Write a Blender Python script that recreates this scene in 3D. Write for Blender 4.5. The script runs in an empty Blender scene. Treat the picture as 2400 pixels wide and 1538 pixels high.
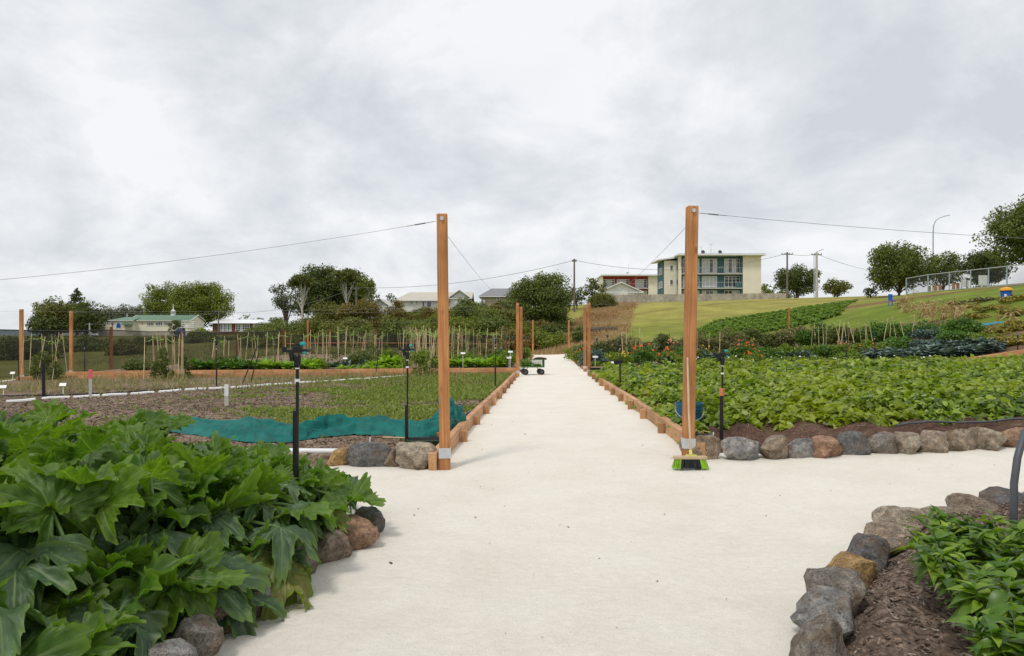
import bpy, bmesh, math, random
import numpy as np
from mathutils import Vector, Matrix, Euler, noise as mnoise

S = bpy.context.scene
COL = S.collection
F, HX, HY, EYE = 1733.0, 1200.0, 785.0, 1.6      # focal length in photo pixels, vanishing column, horizon row, eye height

# ---------------------------------------------------------------- camera
cam = bpy.data.cameras.new('camera'); camo = bpy.data.objects.new('camera', cam); COL.objects.link(camo)
cam.sensor_width = 36; cam.sensor_fit = 'HORIZONTAL'; cam.lens = F / 2400 * 36
cam.shift_y = (HY - 769) / 2400
cam.clip_start = 0.05; cam.clip_end = 9000
camo.location = (0, 0, EYE); camo.rotation_euler = (math.radians(90), 0, 0)
S.camera = camo
S.render.resolution_x, S.render.resolution_y = 1024, 656

# ---------------------------------------------------------------- world: overcast sky
SUN_EL, SUN_AZ = math.radians(58), math.radians(215)     # azimuth clockwise from +Y
W = bpy.data.worlds.new('World'); S.world = W; W.use_nodes = True
nt = W.node_tree; nt.nodes.clear()
def N(nt, t, **kw):
    n = nt.nodes.new(t)
    for k, v in kw.items(): setattr(n, k, v)
    return n
out = N(nt, 'ShaderNodeOutputWorld'); bg = N(nt, 'ShaderNodeBackground'); bg.inputs[1].default_value = 1.0
sky = N(nt, 'ShaderNodeTexSky', sky_type='NISHITA'); sky.sun_disc = False
sky.sun_elevation = SUN_EL; sky.sun_rotation = SUN_AZ
sk = N(nt, 'ShaderNodeVectorMath', operation='SCALE'); sk.inputs['Scale'].default_value = 0.11
nt.links.new(sky.outputs[0], sk.inputs[0])
tc = N(nt, 'ShaderNodeTexCoord'); sp = N(nt, 'ShaderNodeSeparateXYZ'); nt.links.new(tc.outputs['Generated'], sp.inputs[0])
zc = N(nt, 'ShaderNodeMath', operation='MAXIMUM'); nt.links.new(sp.outputs[2], zc.inputs[0]); zc.inputs[1].default_value = 0.0
za = N(nt, 'ShaderNodeMath', operation='ADD'); nt.links.new(zc.outputs[0], za.inputs[0]); za.inputs[1].default_value = 0.45
dx = N(nt, 'ShaderNodeMath', operation='DIVIDE'); dy = N(nt, 'ShaderNodeMath', operation='DIVIDE')
nt.links.new(sp.outputs[0], dx.inputs[0]); nt.links.new(za.outputs[0], dx.inputs[1])
nt.links.new(sp.outputs[1], dy.inputs[0]); nt.links.new(za.outputs[0], dy.inputs[1])
cb = N(nt, 'ShaderNodeCombineXYZ'); nt.links.new(dx.outputs[0], cb.inputs[0]); nt.links.new(dy.outputs[0], cb.inputs[1])
mp = N(nt, 'ShaderNodeMapping'); mp.inputs['Location'].default_value = (3.1, 1.7, 0); nt.links.new(cb.outputs[0], mp.inputs[0])
n1 = N(nt, 'ShaderNodeTexNoise'); n1.inputs['Scale'].default_value = 2.3; n1.inputs['Detail'].default_value = 9
n1.inputs['Roughness'].default_value = 0.61; n1.inputs['Distortion'].default_value = 0.25
nt.links.new(mp.outputs[0], n1.inputs['Vector'])
r1 = N(nt, 'ShaderNodeValToRGB'); e = r1.color_ramp.elements
e[0].position = 0.36; e[0].color = (0.60, 0.635, 0.67, 1)
e[1].position = 0.60; e[1].color = (0.865, 0.875, 0.895, 1)
x = r1.color_ramp.elements.new(0.48); x.color = (0.725, 0.75, 0.78, 1)
nt.links.new(n1.outputs['Fac'], r1.inputs[0])
n2 = N(nt, 'ShaderNodeTexNoise'); n2.inputs['Scale'].default_value = 0.8; n2.inputs['Detail'].default_value = 5
nt.links.new(mp.outputs[0], n2.inputs['Vector'])
r2 = N(nt, 'ShaderNodeValToRGB'); e = r2.color_ramp.elements
e[0].position = 0.25; e[0].color = (0.80, 0.80, 0.80, 1); e[1].position = 0.42; e[1].color = (0.96, 0.96, 0.96, 1)
nt.links.new(n2.outputs['Fac'], r2.inputs[0])
mx = N(nt, 'ShaderNodeMix', data_type='RGBA'); nt.links.new(r2.outputs[0], mx.inputs[0])
nt.links.new(sk.outputs[0], mx.inputs[6]); nt.links.new(r1.outputs[0], mx.inputs[7])
nt.links.new(mx.outputs[2], bg.inputs[0]); nt.links.new(bg.outputs[0], out.inputs[0])

sun = bpy.data.lights.new('sun', 'SUN'); sun.energy = 1.5; sun.angle = math.radians(11); sun.color = (1, 0.95, 0.88)
suno = bpy.data.objects.new('sun', sun); COL.objects.link(suno)
sd = Vector((math.sin(SUN_AZ) * math.cos(SUN_EL), math.cos(SUN_AZ) * math.cos(SUN_EL), math.sin(SUN_EL)))
suno.rotation_euler = sd.to_track_quat('Z', 'Y').to_euler(); suno.location = (0, 0, 60)
S.view_settings.view_transform = 'Standard'; S.view_settings.look = 'None'; S.view_settings.gamma = 1
S.view_settings.use_curve_mapping = False; S.view_settings.exposure = 0.12
S.render.engine = 'CYCLES'
S.cycles.use_denoising = True; S.cycles.max_bounces = 8; S.cycles.transparent_max_bounces = 24
S.cycles.diffuse_bounces = 4; S.cycles.transmission_bounces = 4; S.cycles.glossy_bounces = 3

# ---------------------------------------------------------------- terrain
# control points (x, y, z) in metres; y runs away from the camera
CP = np.array([
 (0,0,0),(-6,0,0),(6,0,.06),(-5,4,0),(-1.2,6,.0),(2,4,.03),(4,5,.08),(8,5,.18),(-12,5,-.1),(-25,5,-.3),(25,5,.5),(0,-15,0),(-20,-15,0),(20,-15,.2),
 (-.75,8.7,.02),(2.05,8.77,.13),(6.2,8.9,.23),(12,9,.33),(20,10,.5),(-8,9,-.05),(-20,10,-.25),(-32,12,-.5),
 (0,18,-.03),(3,18,.05),(10,18,.12),(18,20,.25),(-10,18,-.15),(-20,20,-.3),
 (.3,30,-.1),(3.1,30.6,-.08),(-20.5,31,-.33),(-20.5,35,-.29),(-10,30,-.2),(10,31,.08),(16,31,.18),(21,33,.3),
 (0.5,45,-.15),(4,45,-.15),(-10,45,-.22),(-19,47,-.3),(11,45,.1),(17,45,.45),
 (1.6,59.4,-.2),(4.5,59.4,-.22),(2.2,67,-.2),(4.6,67,-.15),(-18,62,-.2),(-8,62,-.22),(10,61,.05),(17,60,.4),(23.3,62,.9),
 (-26,45,-.5),(-28,60,-.65),(-40,60,-1.0),(-60,60,-1.2),(-45,30,-.8),(-30,80,-.1),(-24,80,.35),(-45,100,0.1),(-70,100,0.),(-60,150,.9),(-40,130,1.6),(-100,200,1.5),(-70,200,1.6),(-140,220,1.2),(-30,160,3),(-140,100,-1),
 (-12,75,.1),(-4,72,-.1),(-18,95,1.2),(-8,95,1.6),(-22,118,2.4),(-8,118,4.2),(-13,140,5.4),(-15,160,5.9),(-3,135,6.1),(-30,150,3.5),(-25,165,4.8),(0,175,6.4),
 (3,80,.6),(3.5,90,1.9),(4,105,3.6),(6,120,5.6),(5.5,72,.0),(9,72,1.1),(8,82,1.9),(10,95,3.2),(13,107,4.9),(18,120,6.6),
 (12,80,1.9),(14,95,3.5),(22,95,4.1),(30,108,6.3),(31,120,7.1),(44.7,119,7.5),(21,76,2.1),(22,85,2.9),(28,72,2.6),(34,85,4.3),(38,95,5.2),(46,95,5.9),(51,110,7.2),
 (24,38,1.2),(26,43,2.2),(31,46,3.65),(33,56,3.6),(34,66,4.1),(38,55,4.7),(45,84,6.2),(48,70,6.3),(40,45,5.2),(50,50,6.5),(30,34,2.2),(38,30,3.6),(40,75,5.2),
 (60,90,7.5),(62,125,8),(44,140,7.8),(20,142,7.6),(33,165,7.8),(10,160,7.0),(80,150,8.2),(80,80,8),(70,40,7),(60,200,8),(0,230,6),(-60,260,2.5),(120,120,8.5)], float)
def _k(r2): return 0.5 * r2 * np.log(r2 + 1e-9)
_n = len(CP); _A = np.zeros((_n + 3, _n + 3)); _xy = CP[:, :2]
_A[:_n, :_n] = _k(((_xy[:, None] - _xy[None]) ** 2).sum(-1)) + np.eye(_n) * 2.0
_A[:_n, _n] = 1; _A[:_n, _n + 1:] = _xy; _A[_n, :_n] = 1; _A[_n + 1:, :_n] = _xy.T
_w = np.linalg.solve(_A, np.concatenate([CP[:, 2], [0, 0, 0]]))
def GZ(x, y):
    x = np.atleast_1d(np.asarray(x, float)); y = np.atleast_1d(np.asarray(y, float)); sh = x.shape
    x = x.ravel(); y = y.ravel(); o = np.empty(len(x))
    for i in range(0, len(x), 20000):
        a, b = x[i:i + 20000], y[i:i + 20000]
        r2 = (a[:, None] - _xy[:, 0]) ** 2 + (b[:, None] - _xy[:, 1]) ** 2
        o[i:i + 20000] = _k(r2) @ _w[:_n] + _w[_n] + a * _w[_n + 1] + b * _w[_n + 2]
    r = np.hypot(x, y - 60); t = np.clip((r - 130) / 130, 0, 1); t = t * t * (3 - 2 * t)
    far = 1.0 + 6 * np.clip((x + 120) / 300, 0, 1); far = far * np.clip(1.6 - r / 1500, 0, 1)
    o = o * (1 - t) + far * t
    return np.clip(o, -2, 9.5).reshape(sh)
def gz(x, y): return float(GZ(x, y)[0])
def P(px, py, d): return Vector(((px - HX) / F * d, d, EYE + (HY - py) * d / F))
def at(px, d, dz=0.0):
    x = (px - HX) / F * d; return Vector((x, d, gz(x, d) + dz))
_ds = np.concatenate([np.arange(2.5, 70, .05), np.arange(70, 260, .3)])
def hit(px, py, dz=0.0):
    """the place on the ground where a thing with this foot stands"""
    x = (px - HX) / F * _ds; zr = EYE + (HY - py) * _ds / F; g = GZ(x, _ds) + dz
    k = np.where(zr <= g)[0]; d = _ds[k[0]] if len(k) else 60.0
    return at(px, d, dz)
def xc(y): return 0.65 + 0.0488 * (y - 8.7)          # centre line of the long path

# ---------------------------------------------------------------- object helpers
def lab(o, label, cat=None, group=None, kind=None):
    if label: o['label'] = label
    if cat: o['category'] = cat
    if group: o['group'] = group
    if kind: o['kind'] = kind
    return o
def link(name, me, mat=None, parent=None):
    o = bpy.data.objects.new(name, me); COL.objects.link(o)
    if mat and me is not None and not len(me.materials): me.materials.append(mat)
    if parent is not None: o.parent = parent
    return o
def thing(name, label, cat, loc=(0, 0, 0), rz=0, group=None):
    o = bpy.data.objects.new(name, None); COL.objects.link(o); o.empty_display_size = .1
    o.location = loc; o.rotation_euler = (0, 0, rz)
    return lab(o, label, cat, group)
def dup(o, loc=None, rz=None, parent=None, scale=None):
    c = o.copy(); COL.objects.link(c)
    if parent is not None: c.parent = parent
    if loc is not None: c.location = loc
    if rz is not None: c.rotation_euler = (0, 0, rz)
    if scale is not None: c.scale = (scale,) * 3
    for ch in [k for k in o.children]: dup(ch, parent=c)
    return c
class MB:
    def __init__(s): s.v = []; s.f = []
    def add(s, v, f):
        b = len(s.v); s.v += [tuple(p) for p in v]; s.f += [tuple(i + b for i in q) for q in f]; return s
    def box(s, c, d, rz=0, rot=None, taper=1.0):
        R = rot if rot is not None else Matrix.Rotation(rz, 3, 'Z'); v = []
        for z in (-1, 1):
            k = taper if z > 0 else 1
            for x, y in ((-1, -1), (1, -1), (1, 1), (-1, 1)):
                v.append(Vector(c) + R @ Vector((x * d[0] / 2 * k, y * d[1] / 2 * k, z * d[2] / 2)))
        return s.add(v, [(3, 2, 1, 0), (4, 5, 6, 7), (0, 1, 5, 4), (1, 2, 6, 5), (2, 3, 7, 6), (3, 0, 4, 7)])
    def tube(s, pts, r, n=8, cap=True):
        pts = [Vector(p) for p in pts]; m = len(pts)
        rs = r if isinstance(r, (list, tuple)) else [r] * m
        v = []; f = []; u = None
        for i, p in enumerate(pts):
            t = (pts[min(i + 1, m - 1)] - pts[max(i - 1, 0)])
            t = t.normalized() if t.length > 1e-9 else Vector((0, 0, 1))
            if u is None: u = t.orthogonal().normalized()
            u = (u - t * u.dot(t)); u = u.normalized() if u.length > 1e-6 else t.orthogonal().normalized()
            w = t.cross(u)
            for k in range(n):
                a = 2 * math.pi * k / n; v.append(p + (u * math.cos(a) + w * math.sin(a)) * rs[i])
        for i in range(m - 1):
            for k in range(n):
                f.append((i * n + k, i * n + (k + 1) % n, (i + 1) * n + (k + 1) % n, (i + 1) * n + k))
        if cap: f += [tuple(range(n))[::-1], tuple((m - 1) * n + k for k in range(n))]
        return s.add(v, f)
    def lathe(s, prof, n=20, c=(0, 0, 0), cap=True):
        v = []; f = []; c = Vector(c)
        for r, z in prof:
            for k in range(n):
                a = 2 * math.pi * k / n; v.append(c + Vector((r * math.cos(a), r * math.sin(a), z)))
        m = len(prof)
        for i in range(m - 1):
            for k in range(n): f.append((i * n + k, i * n + (k + 1) % n, (i + 1) * n + (k + 1) % n, (i + 1) * n + k))
        if cap: f += [tuple(range(n))[::-1], tuple((m - 1) * n + k for k in range(n))]
        return s.add(v, f)
    def prism(s, poly, a, b, axis='y'):
        """poly of 2D points (p,q) swept from a to b along axis; axis y: (x,z) polygon, x: (y,z), z: (x,y)"""
        n = len(poly); v = []
        for t in (a, b):
            for p, q in poly: v.append({'y': (p, t, q), 'x': (t, p, q), 'z': (p, q, t)}[axis])
        f = [tuple(range(n)), tuple(range(2 * n - 1, n - 1, -1))] + [(i, i + n, (i + 1) % n + n, (i + 1) % n) for i in range(n)]
        return s.add(v, f)
    def mesh(s, name, bevel=0, smooth=False, fix=True):
        me = bpy.data.meshes.new(name); me.from_pydata(s.v, [], s.f)
        if fix or bevel:
            bm = bmesh.new(); bm.from_mesh(me)
            if fix: bmesh.ops.recalc_face_normals(bm, faces=bm.faces)
            if bevel: bmesh.ops.bevel(bm, geom=list(bm.edges), offset=bevel, segments=1, affect='EDGES', clamp_overlap=True)
            bm.to_mesh(me); bm.free()
        if smooth: me.shade_smooth()
        me.update(); return me
    def build(s, name, mat, parent=None, bevel=0, smooth=False):
        return link(name, s.mesh(name, bevel, smooth), mat, parent)
def npmesh(name, V, Fc, smooth=False):
    """fast mesh from a vertex array and a list/array of equal-sized faces"""
    V = np.asarray(V, np.float32); Fc = np.asarray(Fc, np.int32); k = Fc.shape[1]
    me = bpy.data.meshes.new(name)
    me.vertices.add(len(V)); me.vertices.foreach_set('co', V.ravel())
    me.loops.add(Fc.size); me.loops.foreach_set('vertex_index', Fc.ravel())
    me.polygons.add(len(Fc)); me.polygons.foreach_set('loop_start', np.arange(0, Fc.size, k, dtype=np.int32))
    try: me.polygons.foreach_set('loop_total', np.full(len(Fc), k, np.int32))
    except Exception: pass
    me.update(calc_edges=True); me.validate()
    if smooth: me.shade_smooth()
    return me
def sheet(name, xs, ys, zfun, mat, mask=None, kind='structure', parent=None, smooth=True):
    X, Y = np.meshgrid(xs, ys); Z = zfun(X, Y); nx, ny = len(xs), len(ys)
    V = np.stack([X, Y, Z], -1).reshape(-1, 3)
    i, j = np.meshgrid(np.arange(nx - 1), np.arange(ny - 1)); a = (j * nx + i)
    Fq = np.stack([a, a + 1, a + nx + 1, a + nx], -1).reshape(-1, 4)
    if mask is not None:
        cx = V[Fq].mean(1); Fq = Fq[mask(cx[:, 0], cx[:, 1])]
        u, inv = np.unique(Fq, return_inverse=True); V = V[u]; Fq = inv.reshape(-1, 4)
    o = link(name, npmesh(name, V, Fq, smooth), mat, parent)
    if kind: o['kind'] = kind
    return o
def vnoise(x, y, s=1.0, seed=0.0, octv=3):
    """vectorised value noise, about -1..1"""
    x = np.asarray(x, float) * s + seed * 17.3; y = np.asarray(y, float) * s + seed * 9.1
    o = np.zeros_like(x); a = 1.0; tot = 0
    for k in range(octv):
        xi = np.floor(x); yi = np.floor(y); fx = x - xi; fy = y - yi
        fx = fx * fx * (3 - 2 * fx); fy = fy * fy * (3 - 2 * fy)
        h = lambda p, q: np.mod(np.sin(p * 127.1 + q * 311.7 + 13.7 * k) * 43758.5453, 1.0)
        o += a * ((h(xi, yi) * (1 - fx) + h(xi + 1, yi) * fx) * (1 - fy) + (h(xi, yi + 1) * (1 - fx) + h(xi + 1, yi + 1) * fx) * fy)
        tot += a; a *= .5; x = x * 2.03 + 5.2; y = y * 2.03 + 1.3
    return o / tot * 2 - 1

# ---------------------------------------------------------------- materials
def newmat(name):
    m = bpy.data.materials.new(name); m.use_nodes = True; nt = m.node_tree
    return m, nt, nt.nodes['Principled BSDF'], nt.nodes['Material Output']
def ramp(nt, cols, pos=None):
    r = N(nt, 'ShaderNodeValToRGB'); el = r.color_ramp.elements
    pos = pos or [i / (len(cols) - 1) for i in range(len(cols))]
    while len(el) < len(cols): el.new(0.5)
    for k, (p, c) in enumerate(zip(pos, cols)): el[k].position = p; el[k].color = (*c, 1)
    return r
def mixc(nt, fac, a, b, mode='MIX'):
    m = N(nt, 'ShaderNodeMix', data_type='RGBA', blend_type=mode)
    for s, v in ((0, fac), (6, a), (7, b)):
        if hasattr(v, 'links') or isinstance(v, bpy.types.NodeSocket): nt.links.new(v, m.inputs[s])
        elif s == 0: m.inputs[0].default_value = v
        else: m.inputs[s].default_value = (*v, 1)
    return m.outputs[2]
def noise_node(nt, scale, detail=4, rough=.55, vec='Object', stretch=None, dist=0):
    t = N(nt, 'ShaderNodeTexCoord'); n = N(nt, 'ShaderNodeTexNoise')
    n.inputs['Scale'].default_value = scale; n.inputs['Detail'].default_value = detail
    n.inputs['Roughness'].default_value = rough; n.inputs['Distortion'].default_value = dist
    src = t.outputs[vec]
    if stretch:
        mpn = N(nt, 'ShaderNodeMapping'); mpn.inputs['Scale'].default_value = stretch; nt.links.new(src, mpn.inputs[0]); src = mpn.outputs[0]
    nt.links.new(src, n.inputs['Vector']); return n
def bump(nt, h, bs, strength=.3, dist=.02, prev=None):
    b = N(nt, 'ShaderNodeBump'); b.inputs['Strength'].default_value = strength; b.inputs['Distance'].default_value = dist
    nt.links.new(h, b.inputs['Height'])
    if prev is not None: nt.links.new(prev, b.inputs['Normal'])
    nt.links.new(b.outputs[0], bs.inputs['Normal']); return b.outputs[0]
def plain(name, c, rough=.6, var=.12, scale=6, metal=0, spec=.4, bmp=0, objvar=0.0):
    m, nt, bs, _ = newmat(name)
    n = noise_node(nt, scale, 5, .6)
    r = ramp(nt, [tuple(v * (1 - var) for v in c), tuple(min(1, v * (1 + var)) for v in c)], [.3, .7]); nt.links.new(n.outputs[0], r.inputs[0])
    col = r.outputs[0]
    if objvar:
        oi = N(nt, 'ShaderNodeObjectInfo'); rr = ramp(nt, [(1 - objvar,) * 3, (1 + objvar * .6,) * 3]); nt.links.new(oi.outputs['Random'], rr.inputs[0])
        col = mixc(nt, 1.0, col, rr.outputs[0], 'MULTIPLY')
    nt.links.new(col, bs.inputs['Base Color'])
    bs.inputs['Roughness'].default_value = rough; bs.inputs['Metallic'].default_value = metal; bs.inputs['Specular IOR Level'].default_value = spec
    if bmp: bump(nt, n.outputs[0], bs, bmp, .01)
    return m
def leafmat(name, cols, rough=.5, trans=.3, spec=.35, patch=None, pscale=.6, tcol=None):
    """foliage: each leaf (mesh island) takes its own shade; light passes through"""
    m, nt, bs, mo = newmat(name)
    g = N(nt, 'ShaderNodeNewGeometry'); r = ramp(nt, cols); nt.links.new(g.outputs['Random Per Island'], r.inputs[0])
    col = r.outputs[0]
    if patch:
        n = noise_node(nt, pscale, 3); rr = ramp(nt, [(0, 0, 0), (1, 1, 1)], [.42, .62]); nt.links.new(n.outputs[0], rr.inputs[0])
        col = mixc(nt, rr.outputs[0], col, mixc(nt, .65, col, patch))
    nt.links.new(col, bs.inputs['Base Color']); bs.inputs['Roughness'].default_value = rough; bs.inputs['Specular IOR Level'].default_value = spec
    tr = N(nt, 'ShaderNodeBsdfTranslucent'); nt.links.new(mixc(nt, 1.0, col, tcol or (1.5, 1.6, .7), 'MULTIPLY'), tr.inputs[0])
    ms = N(nt, 'ShaderNodeMixShader'); ms.inputs[0].default_value = trans
    nt.links.new(bs.outputs[0], ms.inputs[1]); nt.links.new(tr.outputs[0], ms.inputs[2]); nt.links.new(ms.outputs[0], mo.inputs[0])
    return m
def woodmat(name, c_lo, c_hi, axis=2, rough=.65, knots=True, objvar=.18):
    m, nt, bs, _ = newmat(name)
    st = [9, 9, 9]; st[axis] = .35
    oi = N(nt, 'ShaderNodeObjectInfo')
    t = N(nt, 'ShaderNodeTexCoord'); off = N(nt, 'ShaderNodeVectorMath', operation='SCALE'); off.inputs[0].default_value = (37, 51, 23)
    nt.links.new(oi.outputs['Random'], off.inputs['Scale'])
    ad = N(nt, 'ShaderNodeVectorMath', operation='ADD'); nt.links.new(t.outputs['Object'], ad.inputs[0]); nt.links.new(off.outputs[0], ad.inputs[1])
    mpn = N(nt, 'ShaderNodeMapping'); mpn.inputs['Scale'].default_value = st; nt.links.new(ad.outputs[0], mpn.inputs[0])
    n = N(nt, 'ShaderNodeTexNoise'); n.inputs['Scale'].default_value = 3; n.inputs['Detail'].default_value = 7; n.inputs['Roughness'].default_value = .62; n.inputs['Distortion'].default_value = .6
    nt.links.new(mpn.outputs[0], n.inputs['Vector'])
    r = ramp(nt, [c_lo, tuple((a + b) / 2 for a, b in zip(c_lo, c_hi)), c_hi], [.3, .5, .7]); nt.links.new(n.outputs[0], r.inputs[0]); col = r.outputs[0]
    n2 = N(nt, 'ShaderNodeTexNoise'); n2.inputs['Scale'].default_value = 1.6; n2.inputs['Detail'].default_value = 3; nt.links.new(ad.outputs[0], n2.inputs['Vector'])
    r2 = ramp(nt, [(.72, .66, .62), (1.12, 1.1, 1.06)], [.3, .68]); nt.links.new(n2.outputs[0], r2.inputs[0]); col = mixc(nt, 1, col, r2.outputs[0], 'MULTIPLY')
    if knots:
        vo = N(nt, 'ShaderNodeTexVoronoi'); vo.inputs['Scale'].default_value = 1.0
        mk = N(nt, 'ShaderNodeMapping'); s2 = [6.5] * 3; s2[axis] = 2.6; mk.inputs['Scale'].default_value = s2; nt.links.new(ad.outputs[0], mk.inputs[0]); nt.links.new(mk.outputs[0], vo.inputs['Vector'])
        rk = ramp(nt, [(.58, .47, .40), (1, 1, 1)], [.07, .17]); nt.links.new(vo.outputs['Distance'], rk.inputs[0]); col = mixc(nt, 1, col, rk.outputs[0], 'MULTIPLY')
    rr = ramp(nt, [(1 - objvar,) * 3, (1 + objvar * .5,) * 3]); nt.links.new(oi.outputs['Random'], rr.inputs[0]); col = mixc(nt, 1, col, rr.outputs[0], 'MULTIPLY')
    nt.links.new(col, bs.inputs['Base Color']); bs.inputs['Roughness'].default_value = rough; bs.inputs['Specular IOR Level'].default_value = .25
    bump(nt, n.outputs[0], bs, .25, .004); return m

M = {}
M['post'] = woodmat('post_timber', (.34, .135, .05), (.66, .33, .135), 2)
M['sleeper_y'] = woodmat('sleeper_timber', (.44, .23, .11), (.66, .40, .22), 1)
M['sleeper_x'] = woodmat('sleeper_timber_cross', (.42, .20, .09), (.62, .34, .17), 0)
M['stake'] = woodmat('stake_timber', (.34, .17, .075), (.60, .36, .19), 2, objvar=.3)
M['fencepost'] = woodmat('fence_post_timber', (.20, .085, .045), (.32, .15, .085), 2)
M['greywood'] = woodmat('weathered_paling', (.34, .32, .27), (.56, .53, .46), 2, knots=False, objvar=.2)
M['bark'] = plain('bark', (.10, .08, .06), .9, .35, 3, bmp=.6)
M['whitebark'] = plain('pale_gum_bark', (.48, .45, .39), .8, .22, 1.5, bmp=.3)
M['pole'] = plain('power_pole_timber', (.16, .14, .12), .85, .2, 2)
M['concrete'] = plain('concrete', (.48, .47, .44), .85, .1, 2)
M['galv'] = plain('galvanised_steel', (.58, .60, .62), .42, .1, 12, metal=.5)
M['wire'] = plain('wire_steel', (.22, .22, .23), .5, .1, 5, metal=.6)
M['black'] = plain('black_plastic', (.012, .012, .013), .42, .3, 8)
M['teal'] = plain('teal_plastic', (.0, .32, .31), .4, .08, 8)
M['whitepl'] = plain('white_plastic', (.78, .78, .77), .4, .05, 4)
M['orange'] = plain('orange_tape', (.72, .20, .10), .6, .12, 20)
M['pink'] = plain('pink_paint', (.80, .12, .16), .6, .12, 20)
M['pipe'] = plain('pvc_pipe', (.70, .71, .71), .35, .05, 3)
M['hose'] = plain('grey_hose', (.075, .082, .095), .45, .15, 8)
M['cane'] = plain('bamboo_cane', (.60, .47, .28), .6, .3, 3, objvar=.3)
M['twine'] = plain('green_twine', (.33, .50, .16), .7, .2, 10)
M['whitepaint'] = plain('white_paint', (.76, .77, .76), .55, .05, 1)
M['cream'] = plain('cream_render', (.76, .71, .58), .8, .05, .6)
M['palewall'] = plain('pale_weatherboard', (.70, .70, .64), .7, .05, .8)
M['tanwall'] = plain('tan_weatherboard', (.42, .37, .27), .75, .05, .8)
M['tealwall'] = plain('teal_render', (.055, .135, .145), .8, .08, .6)
M['redwall'] = plain('red_render', (.33, .04, .042), .8, .08, .6)
M['brick'] = plain('brown_brick', (.17, .075, .055), .85, .15, 3)
M['greenroof'] = plain('green_steel_roof', (.10, .19, .115), .45, .08, .5)
M['beigeroof'] = plain('beige_steel_roof', (.52, .48, .40), .45, .05, .5)
M['greyroof'] = plain('grey_steel_roof', (.20, .205, .215), .45, .06, .5)
M['whiteroof'] = plain('white_steel_roof', (.80, .81, .83), .4, .04, .5)
M['glass'] = plain('window_glass', (.05, .06, .07), .12, .3, .9, spec=.8)
M['curtain'] = plain('curtain', (.52, .54, .55), .8, .15, 4)
M['darkwood'] = plain('dark_stained_timber', (.13, .085, .055), .85, .3, 3)
M['blue'] = plain('blue_plastic', (.012, .10, .48), .4, .08, 4)
M['yellow'] = plain('yellow_plastic', (.80, .36, .015), .45, .1, 4)
M['rope'] = plain('blue_rope', (.05, .42, .62), .6, .1, 10)
M['bucket'] = plain('dark_blue_plastic', (.012, .095, .15), .35, .06, 5)
M['red'] = plain('red_print', (.62, .03, .03), .45, .05, 5)
M['handlewood'] = plain('broom_handle_wood', (.48, .36, .22), .5, .12, 8)
M['broomplastic'] = plain('pale_green_plastic', (.60, .62, .16), .45, .05, 5)
M['traygreen'] = plain('dark_green_plastic', (.025, .06, .03), .4, .1, 5)
M['rubber'] = plain('rubber_tyre', (.03, .03, .028), .75, .2, 8)
M['cartgreen'] = plain('green_paint', (.06, .17, .04), .5, .15, 8)
M['soildark'] = plain('heap_of_soil', (.05, .027, .018), .95, .4, 12, bmp=.8)
# ---------------------------------------------------------------- leaf and blade clouds
def unit(a): return a / (np.linalg.norm(a, axis=-1, keepdims=True) + 1e-9)
def leaf_arrays(Pp, D, Nn, L, Wd, fold=.25, curl=.0):
    """pointed leaves folded along the midrib: 5 vertices, 4 triangles each"""
    D = unit(D); R = unit(np.cross(D, Nn)); U = np.cross(R, D); L = L[:, None]; Wd = Wd[:, None]
    b = Pp; t = Pp + D * L - U * L * curl; m = Pp + D * L * .48 + U * L * .04
    l = Pp + D * L * .36 - R * Wd * .5 + U * Wd * fold; r = Pp + D * L * .36 + R * Wd * .5 + U * Wd * fold
    V = np.stack([b, l, t, r, m], 1).reshape(-1, 3); k = np.arange(len(Pp))[:, None] * 5
    Fc = np.concatenate([k + a for a in ([0, 4, 1], [1, 4, 2], [0, 3, 4], [4, 3, 2])], 1).reshape(-1, 3)
    return V, Fc
def heart_arrays(Pp, D, Nn, L, Wd, fold=.2, curl=.1):
    """rounder heart-shaped leaves: 7 vertices, 6 triangles each"""
    D = unit(D); R = unit(np.cross(D, Nn)); U = np.cross(R, D); L = L[:, None]; Wd = Wd[:, None]
    q = lambda a, b, c: Pp + D * L * a + R * Wd * b + U * L * c
    V = np.stack([q(0, 0, 0), q(.10, -.46, fold), q(.55, -.40, fold * .8 - curl * .3), q(1, 0, -curl), q(.55, .40, fold * .8 - curl * .3), q(.10, .46, fold), q(.5, 0, -curl * .15)], 1).reshape(-1, 3)
    k = np.arange(len(Pp))[:, None] * 7
    return V, np.concatenate([k + a for a in ([0, 6, 1], [1, 6, 2], [2, 6, 3], [3, 6, 4], [4, 6, 5], [5, 6, 0])], 1).reshape(-1, 3)
def kite_arrays(Pp, D, Nn, L, Wd):
    D = unit(D); R = unit(np.cross(D, Nn)); L = L[:, None]; Wd = Wd[:, None]
    V = np.stack([Pp - D * L * .5, Pp - R * Wd * .5, Pp + D * L * .5, Pp + R * Wd * .5], 1).reshape(-1, 3)
    return V, np.arange(len(V)).reshape(-1, 4)
def blade_arrays(Pp, D, L, Wd, rng, bend=.35):
    """grass blades: two-segment tapering strips, 5 vertices, 3 triangles"""
    n = len(Pp); s = unit(np.cross(D, rng.normal(size=(n, 3)))); L = L[:, None]; Wd = Wd[:, None]
    side = unit(np.cross(s, D)); m = Pp + D * L * .55; t = Pp + D * L + side * L * bend - np.array([0, 0, 1]) * L * bend * .3
    V = np.stack([Pp - s * Wd, Pp + s * Wd, m - s * Wd * .7 + side * L * bend * .25, m + s * Wd * .7 + side * L * bend * .25, t], 1).reshape(-1, 3)
    k = np.arange(n)[:, None] * 5
    return V, np.concatenate([k + a for a in ([0, 1, 2], [1, 3, 2], [2, 3, 4])], 1).reshape(-1, 3)
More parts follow.
